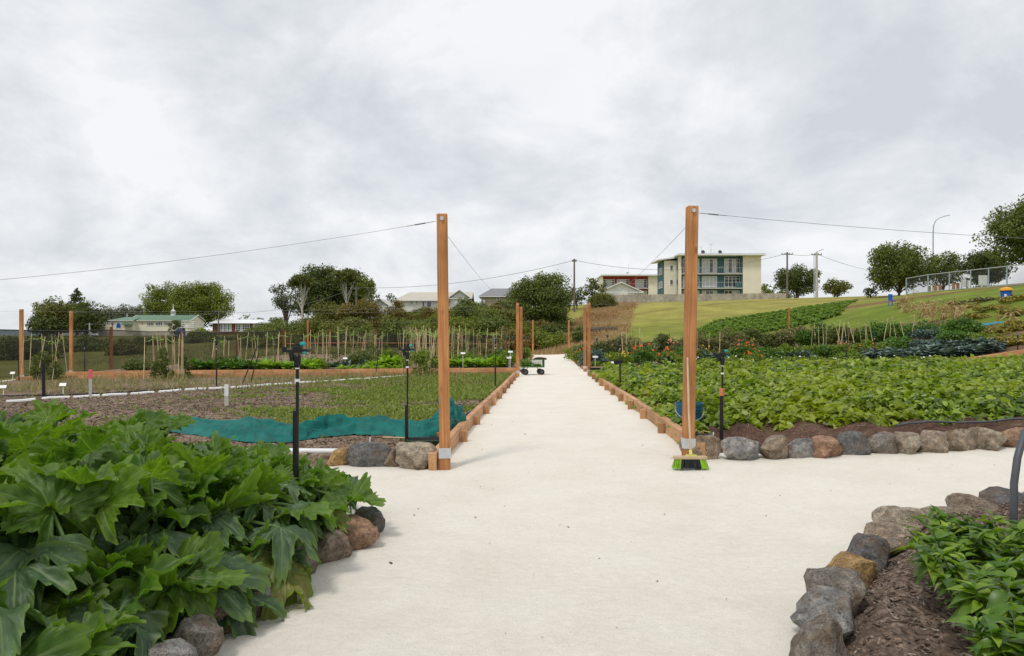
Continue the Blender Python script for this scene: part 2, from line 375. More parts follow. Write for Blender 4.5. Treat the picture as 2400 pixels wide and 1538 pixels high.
def clump_points(rng, c, r, n, fill=.55):
    """points and outward normals on a fuzzy ellipsoid"""
    d = unit(rng.normal(size=(n, 3))); rad = 1 - fill * rng.random(n) ** 1.6 + (rng.random(n) < .14) * rng.random(n) * .38
    return np.asarray(c) + d * np.asarray(r) * rad[:, None], unit(d / np.asarray(r))
def foliage(rng, clumps, leaf, dens=1.0, up=.35, rnd=.7, ratio=.6):
    """clumps: list of (centre, radii); returns quads"""
    Vs = []; Fs = []; b = 0
    for c, r in clumps:
        area = 4 * math.pi * ((r[0] * r[1]) ** 1.6 + (r[0] * r[2]) ** 1.6 + (r[1] * r[2]) ** 1.6) ** (1 / 1.6) / 3 ** (1 / 1.6)
        n = max(8, int(area / (leaf * leaf * ratio) * dens))
        p, nn = clump_points(rng, c, r, n)
        nn = unit(nn + np.array([0, 0, up]) + rng.normal(size=(n, 3)) * rnd)
        D = unit(np.cross(nn, rng.normal(size=(n, 3)))); L = leaf * rng.uniform(.6, 1.35, n)
        V, Fc = kite_arrays(p, D, nn, L, L * ratio)
        Vs.append(V); Fs.append(Fc + b); b += len(V)
    return np.concatenate(Vs), np.concatenate(Fs)
def bush(name, label, cat, loc, w, d, h, mat, seed, leaf=.3, dens=.9, group=None, n=None, parent=None, up=.35):
    """a rounded shrub of leaf clumps standing on the ground"""
    rng = np.random.default_rng(seed); cl = []
    n = n or int(10 + 8 * max(w, d) / max(h, .3))
    for i in range(n):
        a = rng.uniform(0, 2 * math.pi); rr = math.sqrt(rng.random()) * .78; t = rng.random()
        x = math.cos(a) * rr * w / 2; y = math.sin(a) * rr * d / 2
        top = h * math.sqrt(max(.1, 1 - rr * rr)) * rng.uniform(.75, 1.0)
        r = rng.uniform(.16, .26) * min(w, d, h * 1.5) + .02
        z = max(r * .5, t ** .6 * (top - r * .8)); cl.append(((x, y, z), (r * 1.15, r * 1.15, r * .85)))
    V, Fc = foliage(rng, cl, leaf, dens, up); V[:, 2] = np.maximum(V[:, 2], -.05)
    me = npmesh(name, V, Fc)
    o = link(name, me, mat, parent); o.location = loc
    if label: lab(o, label, cat, group)
    return o

# foliage colours
G = lambda *c: [tuple(v for v in k) for k in c]
M['zuc'] = None
M['kumara'] = leafmat('sweet_potato_leaf', G((.04, .085, .008), (.125, .205, .013), (.21, .30, .022), (.40, .50, .08)), .36, .38, .5, patch=(.32, .36, .022), pscale=.35)  # palest tone paints highlights as a few near-white leaves
M['pepper'] = leafmat('pepper_leaf', G((.04, .09, .012), (.065, .14, .018), (.12, .22, .03)), .38, .3, .45)
M['lettuce'] = leafmat('lettuce_leaf', G((.14, .26, .02), (.25, .40, .035), (.36, .50, .06)), .5, .4)
M['chard'] = leafmat('chard_leaf', G((.045, .105, .016), (.085, .175, .022), (.14, .26, .035)), .45, .3)
M['tomato'] = leafmat('tomato_leaf', G((.055, .08, .018), (.10, .135, .03), (.17, .19, .055)), .6, .3)
M['drybean'] = leafmat('drying_bean_vine', G((.08, .09, .03), (.16, .16, .06), (.34, .31, .16)), .7, .3)
M['brass'] = leafmat('brassica_leaf', G((.045, .085, .07), (.085, .14, .115), (.15, .21, .18)), .5, .15)
M['cabbage'] = leafmat('dark_cabbage_leaf', G((.05, .085, .078), (.10, .155, .14), (.19, .25, .23)), .5, .15)
M['herb'] = leafmat('green_herb', G((.085, .14, .015), (.16, .23, .022), (.25, .32, .045)), .55, .35)
M['weed'] = leafmat('weed_blade', G((.11, .155, .03), (.19, .245, .05), (.31, .355, .10)), .6, .35)
M['dryweed'] = leafmat('dry_weed', G((.16, .15, .06), (.24, .22, .10), (.34, .30, .16)), .7, .3)
M['drygrass'] = leafmat('dry_bank_grass', G((.20, .115, .045), (.36, .22, .095), (.54, .40, .22)), .75, .3, patch=(.55, .43, .25), pscale=.16, tcol=(1.2, 1.1, .8))
M['corn'] = leafmat('dead_corn_leaf', G((.32, .22, .09), (.46, .33, .15), (.58, .45, .24)), .7, .3, tcol=(1.2, 1.1, .8))
M['pumpkin'] = leafmat('yellowing_pumpkin_leaf', G((.10, .11, .03), (.22, .20, .045), (.42, .33, .07)), .6, .3, patch=(.36, .28, .07), pscale=.8)
M['croprow'] = leafmat('bright_crop_leaf', G((.07, .14, .010), (.13, .225, .014), (.20, .30, .025)), .5, .35)
M['marigold'] = plain('orange_petals', (.85, .13, .004), .6, .25, 30)
M['yellowfl'] = plain('yellow_petals', (.85, .50, .01), .6, .2, 30)
M['whitefl'] = plain('white_petals', (.80, .80, .76), .6, .08, 30)
M['courgettefl'] = plain('courgette_petals', (.85, .36, .01), .55, .25, 12)

# ---------------------------------------------------------------- ground surfaces
def attrmat(name, var, scale, detail_scale, rough=.95, bs_=.5):
    m, nt, bs, _ = newmat(name)
    a = N(nt, 'ShaderNodeVertexColor'); a.layer_name = 'Col'
    n = noise_node(nt, scale, 6, .65); r = ramp(nt, [(1 - var,) * 3, (1 + var,) * 3], [.3, .7]); nt.links.new(n.outputs[0], r.inputs[0])
    n2 = noise_node(nt, detail_scale, 4, .7); r2 = ramp(nt, [(1 - var * .9, 1 - var * .8, 1 - var), (1 + var * .8, 1 + var * .7, 1 + var * .4)], [.3, .7]); nt.links.new(n2.outputs[0], r2.inputs[0])
    c = mixc(nt, 1, mixc(nt, 1, a.outputs[0], r.outputs[0], 'MULTIPLY'), r2.outputs[0], 'MULTIPLY')
    nt.links.new(c, bs.inputs['Base Color']); bs.inputs['Roughness'].default_value = rough; bs.inputs['Specular IOR Level'].default_value = .1
    b = bump(nt, n2.outputs[0], bs, bs_, .08); return m
def soilmat(name, c1, c2, c3, scale=9, bs_=.9, chips=True):
    m, nt, bs, _ = newmat(name)
    n = noise_node(nt, scale, 8, .7); r = ramp(nt, [c1, c2, c3], [.3, .5, .72]); nt.links.new(n.outputs[0], r.inputs[0]); col = r.outputs[0]
    n2 = noise_node(nt, .55, 4, .6); r2 = ramp(nt, [(.74, .72, .70), (1.3, 1.3, 1.3)], [.32, .68]); nt.links.new(n2.outputs[0], r2.inputs[0]); col = mixc(nt, 1, col, r2.outputs[0], 'MULTIPLY')
    if chips:
        n3 = noise_node(nt, 55, 3, .6, stretch=(1, .35, 1)); r3 = ramp(nt, [(.55, .55, .55), (1, 1, 1), (1.9, 1.8, 1.65)], [.32, .52, .74]); nt.links.new(n3.outputs[0], r3.inputs[0]); col = mixc(nt, 1, col, r3.outputs[0], 'MULTIPLY')
    nt.links.new(col, bs.inputs['Base Color']); bs.inputs['Roughness'].default_value = .95; bs.inputs['Specular IOR Level'].default_value = .1
    bump(nt, n.outputs[0], bs, bs_, .04); return m
def sandmat():
    m, nt, bs, _ = newmat('white_lime_sand')
    n = noise_node(nt, 1.1, 9, .72, dist=.3); r = ramp(nt, [(.74, .69, .60), (.79, .745, .655), (.83, .79, .71)], [.3, .5, .7]); nt.links.new(n.outputs[0], r.inputs[0]); col = r.outputs[0]
    n2 = noise_node(nt, 160, 3, .7); r2 = ramp(nt, [(.80, .79, .77), (1, 1, 1), (1.06, 1.06, 1.06)], [.3, .48, .7]); nt.links.new(n2.outputs[0], r2.inputs[0]); col = mixc(nt, 1, col, r2.outputs[0], 'MULTIPLY')
    vo = N(nt, 'ShaderNodeTexVoronoi'); vo.inputs['Scale'].default_value = 16; t = N(nt, 'ShaderNodeTexCoord'); nt.links.new(t.outputs['Object'], vo.inputs['Vector'])
    r3 = ramp(nt, [(.50, .44, .38), (1, 1, 1)], [.045, .07]); nt.links.new(vo.outputs['Distance'], r3.inputs[0])
    n4 = noise_node(nt, 2.5, 2); r4 = ramp(nt, [(0, 0, 0), (1, 1, 1)], [.55, .62]); nt.links.new(n4.outputs[0], r4.inputs[0])
    col = mixc(nt, r4.outputs[0], col, mixc(nt, 1, col, r3.outputs[0], 'MULTIPLY'))
    nt.links.new(col, bs.inputs['Base Color']); bs.inputs['Roughness'].default_value = .95; bs.inputs['Specular IOR Level'].default_value = .1
    n5 = noise_node(nt, 14, 9, .78, dist=.4); b1 = bump(nt, n5.outputs[0], bs, .7, .035)
    n6 = noise_node(nt, 2.2, 6, .65, stretch=(.8, 1.2, 1)); b2 = bump(nt, n6.outputs[0], bs, .25, .10, b1)
    bump(nt, n2.outputs[0], bs, .25, .004, b2); return m
M['sand'] = sandmat()
M['mulch'] = soilmat('dry_mulch_soil', (.115, .078, .053), (.20, .145, .105), (.33, .26, .20), 5)
M['soil'] = soilmat('red_brown_soil', (.060, .034, .025), (.10, .058, .043), (.16, .098, .075), 7)
M['bark_mulch'] = soilmat('bark_mulch_soil', (.095, .068, .052), (.17, .125, .098), (.31, .245, .20), 14)
M['ground'] = attrmat('grass_field', .28, .25, 4.5)

def gaxis(lo, hi, fine, far, n):
    a = np.arange(lo, hi + 1e-6, fine); e = np.geomspace(fine * 1.6, far, n)
    return np.concatenate([(lo - e)[::-1], a, hi + e])
def in_garden(x, y): return (y < 67.5) & (x > -21.6) & (x < 26 + .02 * y) & (y > -8)
def zground(X, Y):
    z = GZ(X, Y)
    d = np.minimum.reduce([67.8 - Y, X + 22.5, 24.0 - X, Y + 6]); return z - .10 * np.clip(d / 1.0, 0, 1)
gr = sheet('ground', gaxis(-60, 70, .75, 3500, 26), gaxis(-6, 128, .75, 5000, 26), zground, M['ground'])
gr['label'] = 'rolling grass field and hillside round the garden'
me = gr.data; co = np.empty(len(me.vertices) * 3, np.float32); me.vertices.foreach_get('co', co); co = co.reshape(-1, 3); gx, gy = co[:, 0], co[:, 1]
base = np.tile(np.array([.15, .155, .04]), (len(co), 1))
def paint(mask, c):
    m = np.clip(mask, 0, 1)[:, None]; base[:] = base * (1 - m) + np.array(c) * m
sst = lambda a, b, v: (lambda t: t * t * (3 - 2 * t))(np.clip((v - a) / (b - a), 0, 1))
nz = vnoise(gx, gy, .12, 1)
nz2 = vnoise(gx, gy, .35, 2)
hillm = sst(6, 11, gx + 0 * gy) * sst(64, 69, gy)
paint(hillm, (.20, .225, .042))
paint(hillm * sst(78, 100, gy + 10 * nz), (.30, .275, .075))
paint(hillm * sst(.15, .5, nz2) * .5, (.27, .23, .08))
paint(hillm * sst(.7, .0, np.abs(gy - 100 - (gx - 15) * .42)) * .7, (.20, .13, .06))
paint(sst(22, 25, gx - .05 * gy) * sst(30, 34, gy) * (gy < 72), (.15, .20, .03))
paint(sst(22, 25, gx) * sst(30, 34, gy) * (gy < 72) * sst(.25, .6, nz2) * .8, (.17, .12, .05))
paint(sst(3.2, 2.2, np.abs(gy - 70 - (gx - 40) * -.9 - 6)) * (gx > 30), (.19, .11, .06))
paint(sst(22, 19, gx) * sst(30, 33, gx) * 0, (.2, .1, .05))
bank = sst(1.2, 0, np.abs(gx - 5.6 - (gy - 68) * .22 + 1.5 * nz) / (4.2 - (gy - 68) * .02)) * sst(65, 68, gy) * sst(122, 114, gy)
paint(bank, (.30, .19, .085))
paint(sst(-20, -24, gx) * (gy > 26) * (gy < 90), (.17, .17, .045))
paint(in_garden(gx, gy) * 1.0, (.16, .11, .07))
ca = me.color_attributes.new('Col', 'FLOAT_COLOR', 'POINT'); ca.data.foreach_set('color', np.concatenate([base, np.ones((len(base), 1))], 1).astype(np.float32).ravel())

# white sand: the crossing in front and the long path
def zsand(X, Y):
    return GZ(X, Y) + .010 * vnoise(X, Y, .9, 3) + .016 * vnoise(X, Y, 3.0, 4) * (Y < 12) + .009 * vnoise(X, Y, 7.5, 14) * (Y < 9.7)
so = sheet('sand_crossing', np.arange(-12, 15, .09), np.arange(.8, 9.75, .09), zsand, M['sand']); so['label'] = 'white lime sand crossing between the beds'
so = sheet('sand_path', np.arange(-2.2, 8, .2), np.arange(9.45, 67.2, .4), lambda X, Y: zsand(X, Y) - .004 * (Y < 9.7), M['sand'], lambda x, y: np.abs(x - xc(y)) < 1.75); so['label'] = 'long straight white sand path'
so = sheet('cross_path', np.arange(-21.5, 24, .4), np.arange(30.4, 33.8, .4), lambda X, Y: zsand(X, Y) + .01, M['sand'], lambda x, y: np.abs(x - xc(y)) > 1.6); so['label'] = 'white sand cross path between the beds'

def bed(name, label, xs, ys, inside, h, mat, extra=None, edge=.25):
    """soil sheet that sits a little proud of the paths and falls off at its rim; inside gives distance to the rim"""
    def z(X, Y):
        k = np.clip(inside(X, Y) / edge, 0, 1); return GZ(X, Y) - .06 + (h + .06) * k + k * (.02 * vnoise(X, Y, 1.3, 7) + .015 * vnoise(X, Y, 4, 8) + (extra(X, Y) if extra else 0))
    o = sheet(name, xs, ys, z, mat, lambda x, y: inside(x, y) > -.12); o['label'] = label; o['height'] = h
    return z
ins_l1 = lambda X, Y: np.minimum.reduce([xc(Y) - 1.53 - X, X + 20.6, Y - 8.85, 30.3 - Y])
ins_l2 = lambda X, Y: np.minimum.reduce([xc(Y) - 1.53 - X, X + 20.6 - .03 * (Y - 33), Y - 33.95, 63 - Y])
ins_r1 = lambda X, Y: np.minimum.reduce([X - xc(Y) - 1.53, 22 - X, Y - 9.0 - .02 * X, 30.3 - Y])
ins_r2 = lambda X, Y: np.minimum.reduce([X - xc(Y) - 1.53, 23.5 - X, Y - 33.95, 63 - Y])
ridge = lambda X, Y: (.065 + .06 * vnoise(X, Y, 1.1, 5)) * np.cos(2 * math.pi * X / .78 + .8 * vnoise(X, Y, .8, 6)) * np.clip((Y - 9.3) / .3, 0, 1) + .07 * np.clip((Y - 9.3) / .4, 0, 1)
zl1 = bed('weedy_bed_soil', 'dry mulched soil of the half empty weedy bed', np.arange(-21, -.0, .2), np.concatenate([np.arange(8.7, 14, .12), np.arange(14, 30.6, .4)]), ins_l1, .09, M['mulch'])
zl2 = bed('vegetable_bed_soil', 'soil under the staked vegetables left of the path', np.arange(-21, 2, .5), np.arange(33.8, 63.4, .6), ins_l2, .14, M['mulch'])
zr1 = bed('sweet_potato_bed_soil', 'ridged red brown soil of the sweet potato bed', np.arange(2.0, 22.4, .12), np.concatenate([np.arange(8.9, 12, .1), np.arange(12, 30.6, .4)]), ins_r1, .10, M['soil'], ridge)
zr2 = bed('flower_bed_soil', 'soil under the marigolds and brassicas right of the path', np.arange(3.0, 24, .5), np.arange(33.8, 63.4, .6), ins_r2, .14, M['mulch'])
def polydist(poly):
    """signed distance inside a convex polygon (counter-clockwise)"""
    pl = [(np.array(poly[i]), np.array(poly[(i + 1) % len(poly)])) for i in range(len(poly))]
    def fn(X, Y):
        ds = []
        for a, b in pl:
            t = (b - a) / np.linalg.norm(b - a); ds.append(-t[1] * (X - a[0]) + t[0] * (Y - a[1]))
        return np.minimum.reduce(ds)
    return fn
ZB = [(-8, 2.2), (-2.05, 2.4), (-1.72, 3.9), (-1.45, 5.2), (-1.2, 5.95), (-1.35, 6.45), (-2.2, 6.85), (-8, 7.1)]
PB = [(1.3, 2.1), (6.5, 2.0), (9.5, 4.5), (8.5, 6.85), (5.2, 6.65), (4.1, 6.35), (3.1, 5.85), (2.45, 5.1), (1.86, 4.3), (1.56, 3.7), (1.34, 2.6)]
ins_z = polydist(ZB); ins_p = polydist(PB)
zzb = bed('courgette_bed_soil', 'dark soil under the courgette plants', np.arange(-8.2, -1, .15), np.arange(2, 7.3, .15), ins_z, .16, M['bark_mulch'], edge=.3)
zpb = bed('pepper_bed_soil', 'bark mulch between stones and pepper plants', np.arange(1.1, 9.8, .08), np.arange(1.9, 7, .08), ins_p, .14, M['bark_mulch'], edge=.3)
def zb(fn, x, y): return float(np.ravel(fn(np.array([[x]]), np.array([[y]])))[0])

# ---------------------------------------------------------------- timber edging, posts and wires
def edging(name, label, side, y0, y1, n, seed):
    """sleepers along the path with a row of short stakes on the path side"""
    rng = random.Random(seed); t = thing(name, label, 'edging', (0, 0, 0), group='timber path edgings')
    L = (y1 - y0) / n
    for i in range(n):
        a, b = y0 + i * L + .004, y0 + (i + 1) * L - .004
        xa, xb = xc(a) + side * 1.575, xc(b) + side * 1.575; za, zbb = gz(xa, a), gz(xb, b)
        m = MB(); o = Vector(((xa + xb) / 2, (a + b) / 2, (za + zbb) / 2 + .075)); d = Vector((xb - xa, b - a, zbb - za))
        R = d.to_track_quat('Y', 'Z').to_matrix(); m.box((0, 0, 0), (.10 + rng.uniform(-.006, .006), d.length, .24 + rng.uniform(-.012, .012)), rot=Matrix.Identity(3))
        s = m.build('sleeper', M['sleeper_y'], t, bevel=.006); s.location = o; s.rotation_euler = R.to_euler()
    y = y0 + .35; k = 0
    stk = MB().box((0, 0, .04), (.095, .075, .26)).mesh('stake', bevel=.005)
    while y < y1 - .2:
        x = xc(y) + side * 1.462
        s = link('stake', stk, M['stake'], t); s.location = (x, y, gz(x, y) + rng.uniform(-.02, .012)); s.rotation_euler = (rng.uniform(-.03, .03), rng.uniform(-.03, .03), rng.uniform(-.08, .08)); s.scale = (rng.uniform(.9, 1.12), 1, 1)
        y += 2.05 + rng.uniform(-.12, .12)
    return t
edging('timber_edging', 'timber edging with short stakes beside the green shade cloth', -1, 8.62, 30.3, 7, 1)
edging('timber_edging', 'timber edging with short stakes beside the sweet potato bed', 1, 8.7, 30.3, 7, 2)
edging('timber_edging', 'far timber edging beside the staked vegetable bed', -1, 33.8, 63.5, 9, 3)
edging('timber_edging', 'far timber edging beside the marigold bed', 1, 33.8, 63.5, 9, 4)
def cross_edging(label, x0, x1, y, n, seed):
    t = thing('timber_edging', label, 'edging', (0, 0, 0), group='timber path edgings'); rng = random.Random(seed); L = (x1 - x0) / n
    for i in range(n):
        a, b = x0 + i * L + .005, x0 + (i + 1) * L - .005; za, z2 = gz(a, y), gz(b, y); d = Vector((b - a, 0, z2 - za))
        s = MB().box((0, 0, 0), (d.length, .1, .27 + rng.uniform(-.02, .02))).build('sleeper', M['sleeper_x'], t, bevel=.006)
        s.location = ((a + b) / 2, y + rng.uniform(-.01, .01), (za + z2) / 2 + .08); s.rotation_euler = (0, -math.atan2(z2 - za, b - a), 0)
cross_edging('timber sleeper edging along the front of the staked vegetable bed', -20.4, .2, 33.82, 8, 1)
cross_edging('timber sleeper edging along the front of the flower and kale bed', 3.55, 23.5, 33.82, 8, 2)
cross_edging('timber sleeper edging at the back of the weedy bed', -20.4, .05, 30.42, 8, 3)

pm = MB().box((0, 0, 1.45), (.125, .125, 3.1)).mesh('post', bevel=.008)
bm_ = MB()
for a, b, c in ((0, -.0655, 1), (0, .0655, 1), (-.0655, 0, 0), (.0655, 0, 0)): bm_.box((a, b, .19), (.137 if c else .006, .006 if c else .125, .12))
bm_ = bm_.mesh('bracket')
eb = MB().tube([(0, -.075, 2.94), (0, .075, 2.94)], .012, 8).tube([(0, -.085, 2.94), (0, -.07, 2.94)], .024, 8).mesh('eye_bolt')
POSTS = {}
def gpost(key, label, x, y, lean=(0, 0), h=1.0, bracket=True, rz=0.05, z=None, group='tall garden corner posts'):
    t = thing('timber_post', label, 'post', (x, y, gz(x, y) if z is None else z), rz, group=group); t.rotation_euler = (lean[0], lean[1], rz)
    p = link('post', pm, M['post'], t); p.scale = (1, 1, h)
    if bracket: link('bracket', bm_, M['galv'], t)
    e = link('eye_bolt', eb, M['galv'], t); e.scale = (1, 1, h)
    R = Euler((lean[0], lean[1], rz)).to_matrix(); POSTS[key] = Vector((x, y, t.location.z)) + R @ Vector((0, 0, 2.93 * h)); return t
YN = 8.72
gpost('L1', 'tall square timber post beside the black seed tray and crumpled green cloth', xc(YN) - 1.44, YN, (0, -.012))
gpost('R1', 'tall square timber post with the broom and dark blue bucket', xc(YN) + 1.44, YN + .06, (0, .016))
gpost('L2', 'tall timber post beside the green garden wagon', xc(30.2) - 1.46, 30.2, (0, -.004))
gpost('L3', 'tall timber post just behind the green garden wagon, across the cross path', xc(33.9) - 1.46, 33.9)
gpost('R2', 'tall timber post at the back path corner of the sweet potato bed', xc(30.4) + 1.46, 30.4)
gpost('R3', 'tall timber post at the path corner of the marigold bed', xc(33.9) + 1.46, 33.9)
gpost('L4', 'distant tall timber post left of the path end by the dry bank', xc(60) - 1.46, 60)
gpost('R4', 'distant tall timber post right of the path end by the dry bank', xc(60) + 1.46, 60)
gpost('FL1', 'tall timber post at the far corner of the weedy bed, left of the tomato bush', -20.5, 30.9)
gpost('FL2', 'tall timber post at the end of the sleeper edging, right of the tomato bush', -20.45, 34.3)
gpost('FL3', 'distant timber post at the back corner of the staked vegetable bed', -17.4, 63)
gpost('FR3', 'distant timber post rising from the flower bed before the green crop rows', 23.3, 62.2)
gpost('NL', 'timber post at the near outer corner of the weedy bed', -21.0, 9.6)
gpost('NR', 'timber post at the near outer corner of the sweet potato bed', 22.5, 10.4)
gpost('FR1', 'timber post at the outer back corner of the sweet potato bed', 22.6, 30.5)
def wire(label, a, b, sag, r=.0026, n=24, chain=True, name='wire', mat='wire', group='support wires', cat='wire', dz=0):
    a = POSTS[a] if isinstance(a, str) else a; b = POSTS[b] if isinstance(b, str) else b; a = Vector(a) + Vector((0, 0, dz)); b = Vector(b) + Vector((0, 0, dz))
    mid = lambda t: a.lerp(b, t) - Vector((0, 0, 4 * sag * t * (1 - t)))
    if not chain: return lab(MB().tube([mid(i / n) for i in range(n + 1)], r, 5).build(name, M[mat]), label, cat, group)
    t = thing(name, label, cat, (0, 0, 0), group=group)
    MB().tube([mid(i / n) for i in range(n + 1)], r, 5).build('strand', M[mat], t)
    L = (b - a).length
    for e in (0, 1):
        q0 = .10 / L; q1 = .42 / L; f = (lambda s: mid(s)) if e == 0 else (lambda s: mid(1 - s))
        MB().tube([f(q0), f(q0 + (q1 - q0) * .3), f(q0 + (q1 - q0) * .31), f(q0 + (q1 - q0) * .7), f(q0 + (q1 - q0) * .71), f(q1)], [r * 1.5, r * 1.5, r * 3, r * 3, r * 1.5, r * 1.5], 6).build('turnbuckle', M[mat], t)
    return t
wire('thin steel wire slanting down across the sky left of the cloth-side post', 'NL', 'L1', .78)
wire('thin steel wire slanting down across the sky right of the broom post', 'R1', 'NR', .55)
wire('thin wire along the path edge above the weedy bed', 'L1', 'L2', .25, dz=-.1)
wire('thin wire along the path edge above the sweet potato bed', 'R1', 'R2', .25, dz=-.1)
wire('upper thin wire along the back of the weedy bed', 'FL1', 'L2', .12, chain=False)
wire('thin wire above the front sleeper of the staked vegetable bed', 'FL2', 'L3', .14, chain=False)
wire('thin wire along the outer side of the weedy bed', 'NL', 'FL1', .3, chain=False)
wire('thin wire along the back of the staked vegetable bed', 'FL3', 'L4', .1, chain=False)
wire('thin wire along the far path edge above the vegetables', 'L3', 'L4', .3, chain=False)
wire('thin wire along the far path edge above the marigolds', 'R3', 'R4', .3, chain=False)
wire('thin wire along the back of the sweet potato bed', 'R2', 'FR1', .15, chain=False)
wire('thin wire along the back of the flower bed', 'R4', 'FR3', .15, chain=False)

# ---------------------------------------------------------------- stones
def rockmat():
    m, nt, bs, _ = newmat('basalt_stone')
    oi = N(nt, 'ShaderNodeObjectInfo')
    tcn = N(nt, 'ShaderNodeTexCoord'); off = N(nt, 'ShaderNodeVectorMath', operation='SCALE'); off.inputs[0].default_value = (17, 31, 43); nt.links.new(oi.outputs['Random'], off.inputs['Scale'])
    ad = N(nt, 'ShaderNodeVectorMath', operation='ADD'); nt.links.new(tcn.outputs['Object'], ad.inputs[0]); nt.links.new(off.outputs[0], ad.inputs[1])
    def nn(s, d, r):
        n = N(nt, 'ShaderNodeTexNoise'); n.inputs['Scale'].default_value = s; n.inputs['Detail'].default_value = d; n.inputs['Roughness'].default_value = r; nt.links.new(ad.outputs[0], n.inputs['Vector']); return n
    at_ = N(nt, 'ShaderNodeAttribute', attribute_type='OBJECT', attribute_name='tint')
    n = nn(3.2, 10, .74); r = ramp(nt, [(.35, .34, .34), (1, 1, 1), (2.1, 2.0, 1.85)], [.3, .5, .72]); nt.links.new(n.outputs[0], r.inputs[0])
    col = mixc(nt, 1, at_.outputs['Color'], r.outputs[0], 'MULTIPLY')
    n2 = nn(1.3, 5, .65); r2 = ramp(nt, [(0, 0, 0), (1, 1, 1)], [.48, .60]); nt.links.new(n2.outputs[0], r2.inputs[0])
    col = mixc(nt, mixc(nt, 1, r2.outputs[0], (.5, .5, .5), 'MULTIPLY'), col, (.27, .16, .075))
    n3 = nn(3.5, 8, .8); r3 = ramp(nt, [(0, 0, 0), (1.4, 1.4, 1.4)], [.56, .66]); nt.links.new(n3.outputs[0], r3.inputs[0])
    col = mixc(nt, mixc(nt, 1, r3.outputs[0], (.45, .45, .45), 'MULTIPLY'), col, (.52, .49, .44))
    vo = N(nt, 'ShaderNodeTexVoronoi'); vo.inputs['Scale'].default_value = 13; nt.links.new(ad.outputs[0], vo.inputs['Vector'])
    r4 = ramp(nt, [(.4, .4, .4), (1, 1, 1)], [.12, .32]); nt.links.new(vo.outputs['Distance'], r4.inputs[0]); col = mixc(nt, 1, col, r4.outputs[0], 'MULTIPLY')
    nt.links.new(col, bs.inputs['Base Color']); bs.inputs['Roughness'].default_value = .85; bs.inputs['Specular IOR Level'].default_value = .25
    b = bump(nt, n.outputs[0], bs, 1.0, .10); bump(nt, vo.outputs['Distance'], bs, .5, .03, b); return m
M['rock'] = rockmat()
def rockmesh(seed):
    rng = random.Random(seed); bm = bmesh.new(); bmesh.ops.create_icosphere(bm, subdivisions=3, radius=1)
    cuts = []
    for k in range(13):
        d = Vector((rng.gauss(0, 1), rng.gauss(0, 1), rng.gauss(0, .9))).normalized(); cuts.append((d, rng.uniform(.50, .80)))
    cuts.append((Vector((0, 0, 1)), rng.uniform(.6, .8)))
    for v in bm.verts:
        p = v.co.copy()
        for d, h in cuts:
            q = p.dot(d)
            if q > h: p -= d * (q - h) * .93
        nv = Vector((seed * 3.1, seed * 1.7, 0))
        p += v.normal * (.10 * mnoise.noise(p * 1.9 + nv) + .07 * mnoise.noise(p * 4.5 + nv) + .035 * mnoise.noise(p * 9 + nv))
        v.co = p
    me = bpy.data.meshes.new('stone'); bm.to_mesh(me); bm.free(); me.shade_smooth(); me.materials.append(M['rock'])
    try: me.set_sharp_from_angle(angle=math.radians(38))
    except Exception: pass
    return me
ROCKS = [rockmesh(i + 1) for i in range(9)]
TINT = {'g': (.40, .39, .375), 'd': (.22, .22, .22), 'b': (.44, .35, .265), 'o': (.64, .41, .18), 'r': (.52, .32, .215), 't': (.54, .46, .355), 'k': (.34, .305, .265)}
def stone(parent, x, y, w, h, tint, k, rz, d=None, sink=.25, tilt=0, label=None):
    o = link('stone', ROCKS[k % len(ROCKS)], None, parent); d = d or w * .9
    o.scale = (w / 1.55, d / 1.55, h / 1.45); o.rotation_euler = (tilt, tilt * .6, rz)
    o.location = (x, y, gz(x, y) + h * (.5 - sink)); o['tint'] = TINT[tint]
    if label: o['label'] = label
    return o
rs = random.Random(5)
sb = thing('stone_border', 'row of rough basalt stones fronting the sweet potato bed', 'stone border', (0, 0, 0))
edge = [(1653, 1078, 74, 'b'), (1748, 1082, 80, 'g'), (1821, 1080, 62, 'b'), (1885, 1075, 60, 'g'), (1951, 1073, 68, 'r'), (2013, 1070, 58, 'd'), (2079, 1068, 72, 'k'), (2140, 1066, 56, 't'), (2201, 1063, 72, 'b'), (2264, 1058, 64, 'b'), (2327, 1056, 66, 't'), (2392, 1052, 70, 'r'), (2462, 1050, 72, 'g'), (2535, 1046, 70, 'b'), (2610, 1044, 76, 'k')]
for i, (px, py, w, t) in enumerate(edge):
    p = hit(px, py); s = p.y / F; stone(sb, p.x, p.y + w * s * .42, w * s * 1.12, (.30 if i != 1 else .31) * (.9 + .2 * rs.random()), t, i * 5 + 2, rs.uniform(-.5, .5), d=w * s * rs.uniform(.9, 1.1), sink=.18, tilt=rs.uniform(-.12, .12))
sb = thing('stone_border', 'row of stones in front of the white pipe and seed tray', 'stone border', (0, 0, 0))
for i, (px, py, w, h, t) in enumerate([(976, 1102, 92, .34, 't'), (919, 1100, 34, .27, 'b'), (870, 1098, 92, .33, 'd'), (800, 1096, 62, .27, 'o'), (742, 1094, 60, .19, 'b'), (682, 1092, 64, .18, 't'), (618, 1090, 66, .18, 'r'), (552, 1088, 66, .19, 'g'), (486, 1086, 66, .25, 'b'), (420, 1085, 66, .26, 'k')]):
    p = hit(px, py); s = p.y / F; stone(sb, p.x, p.y + .14, w * s * 1.1, h, t, i * 4 + 1, rs.uniform(-.4, .4), d=.32, sink=.16, tilt=rs.uniform(-.1, .1), label='dark vesicular basalt stone dusted with sand' if t == 'd' else None)
sb = thing('stone_border', 'curved border of stones half hidden under the courgette leaves', 'stone border', (0, 0, 0))
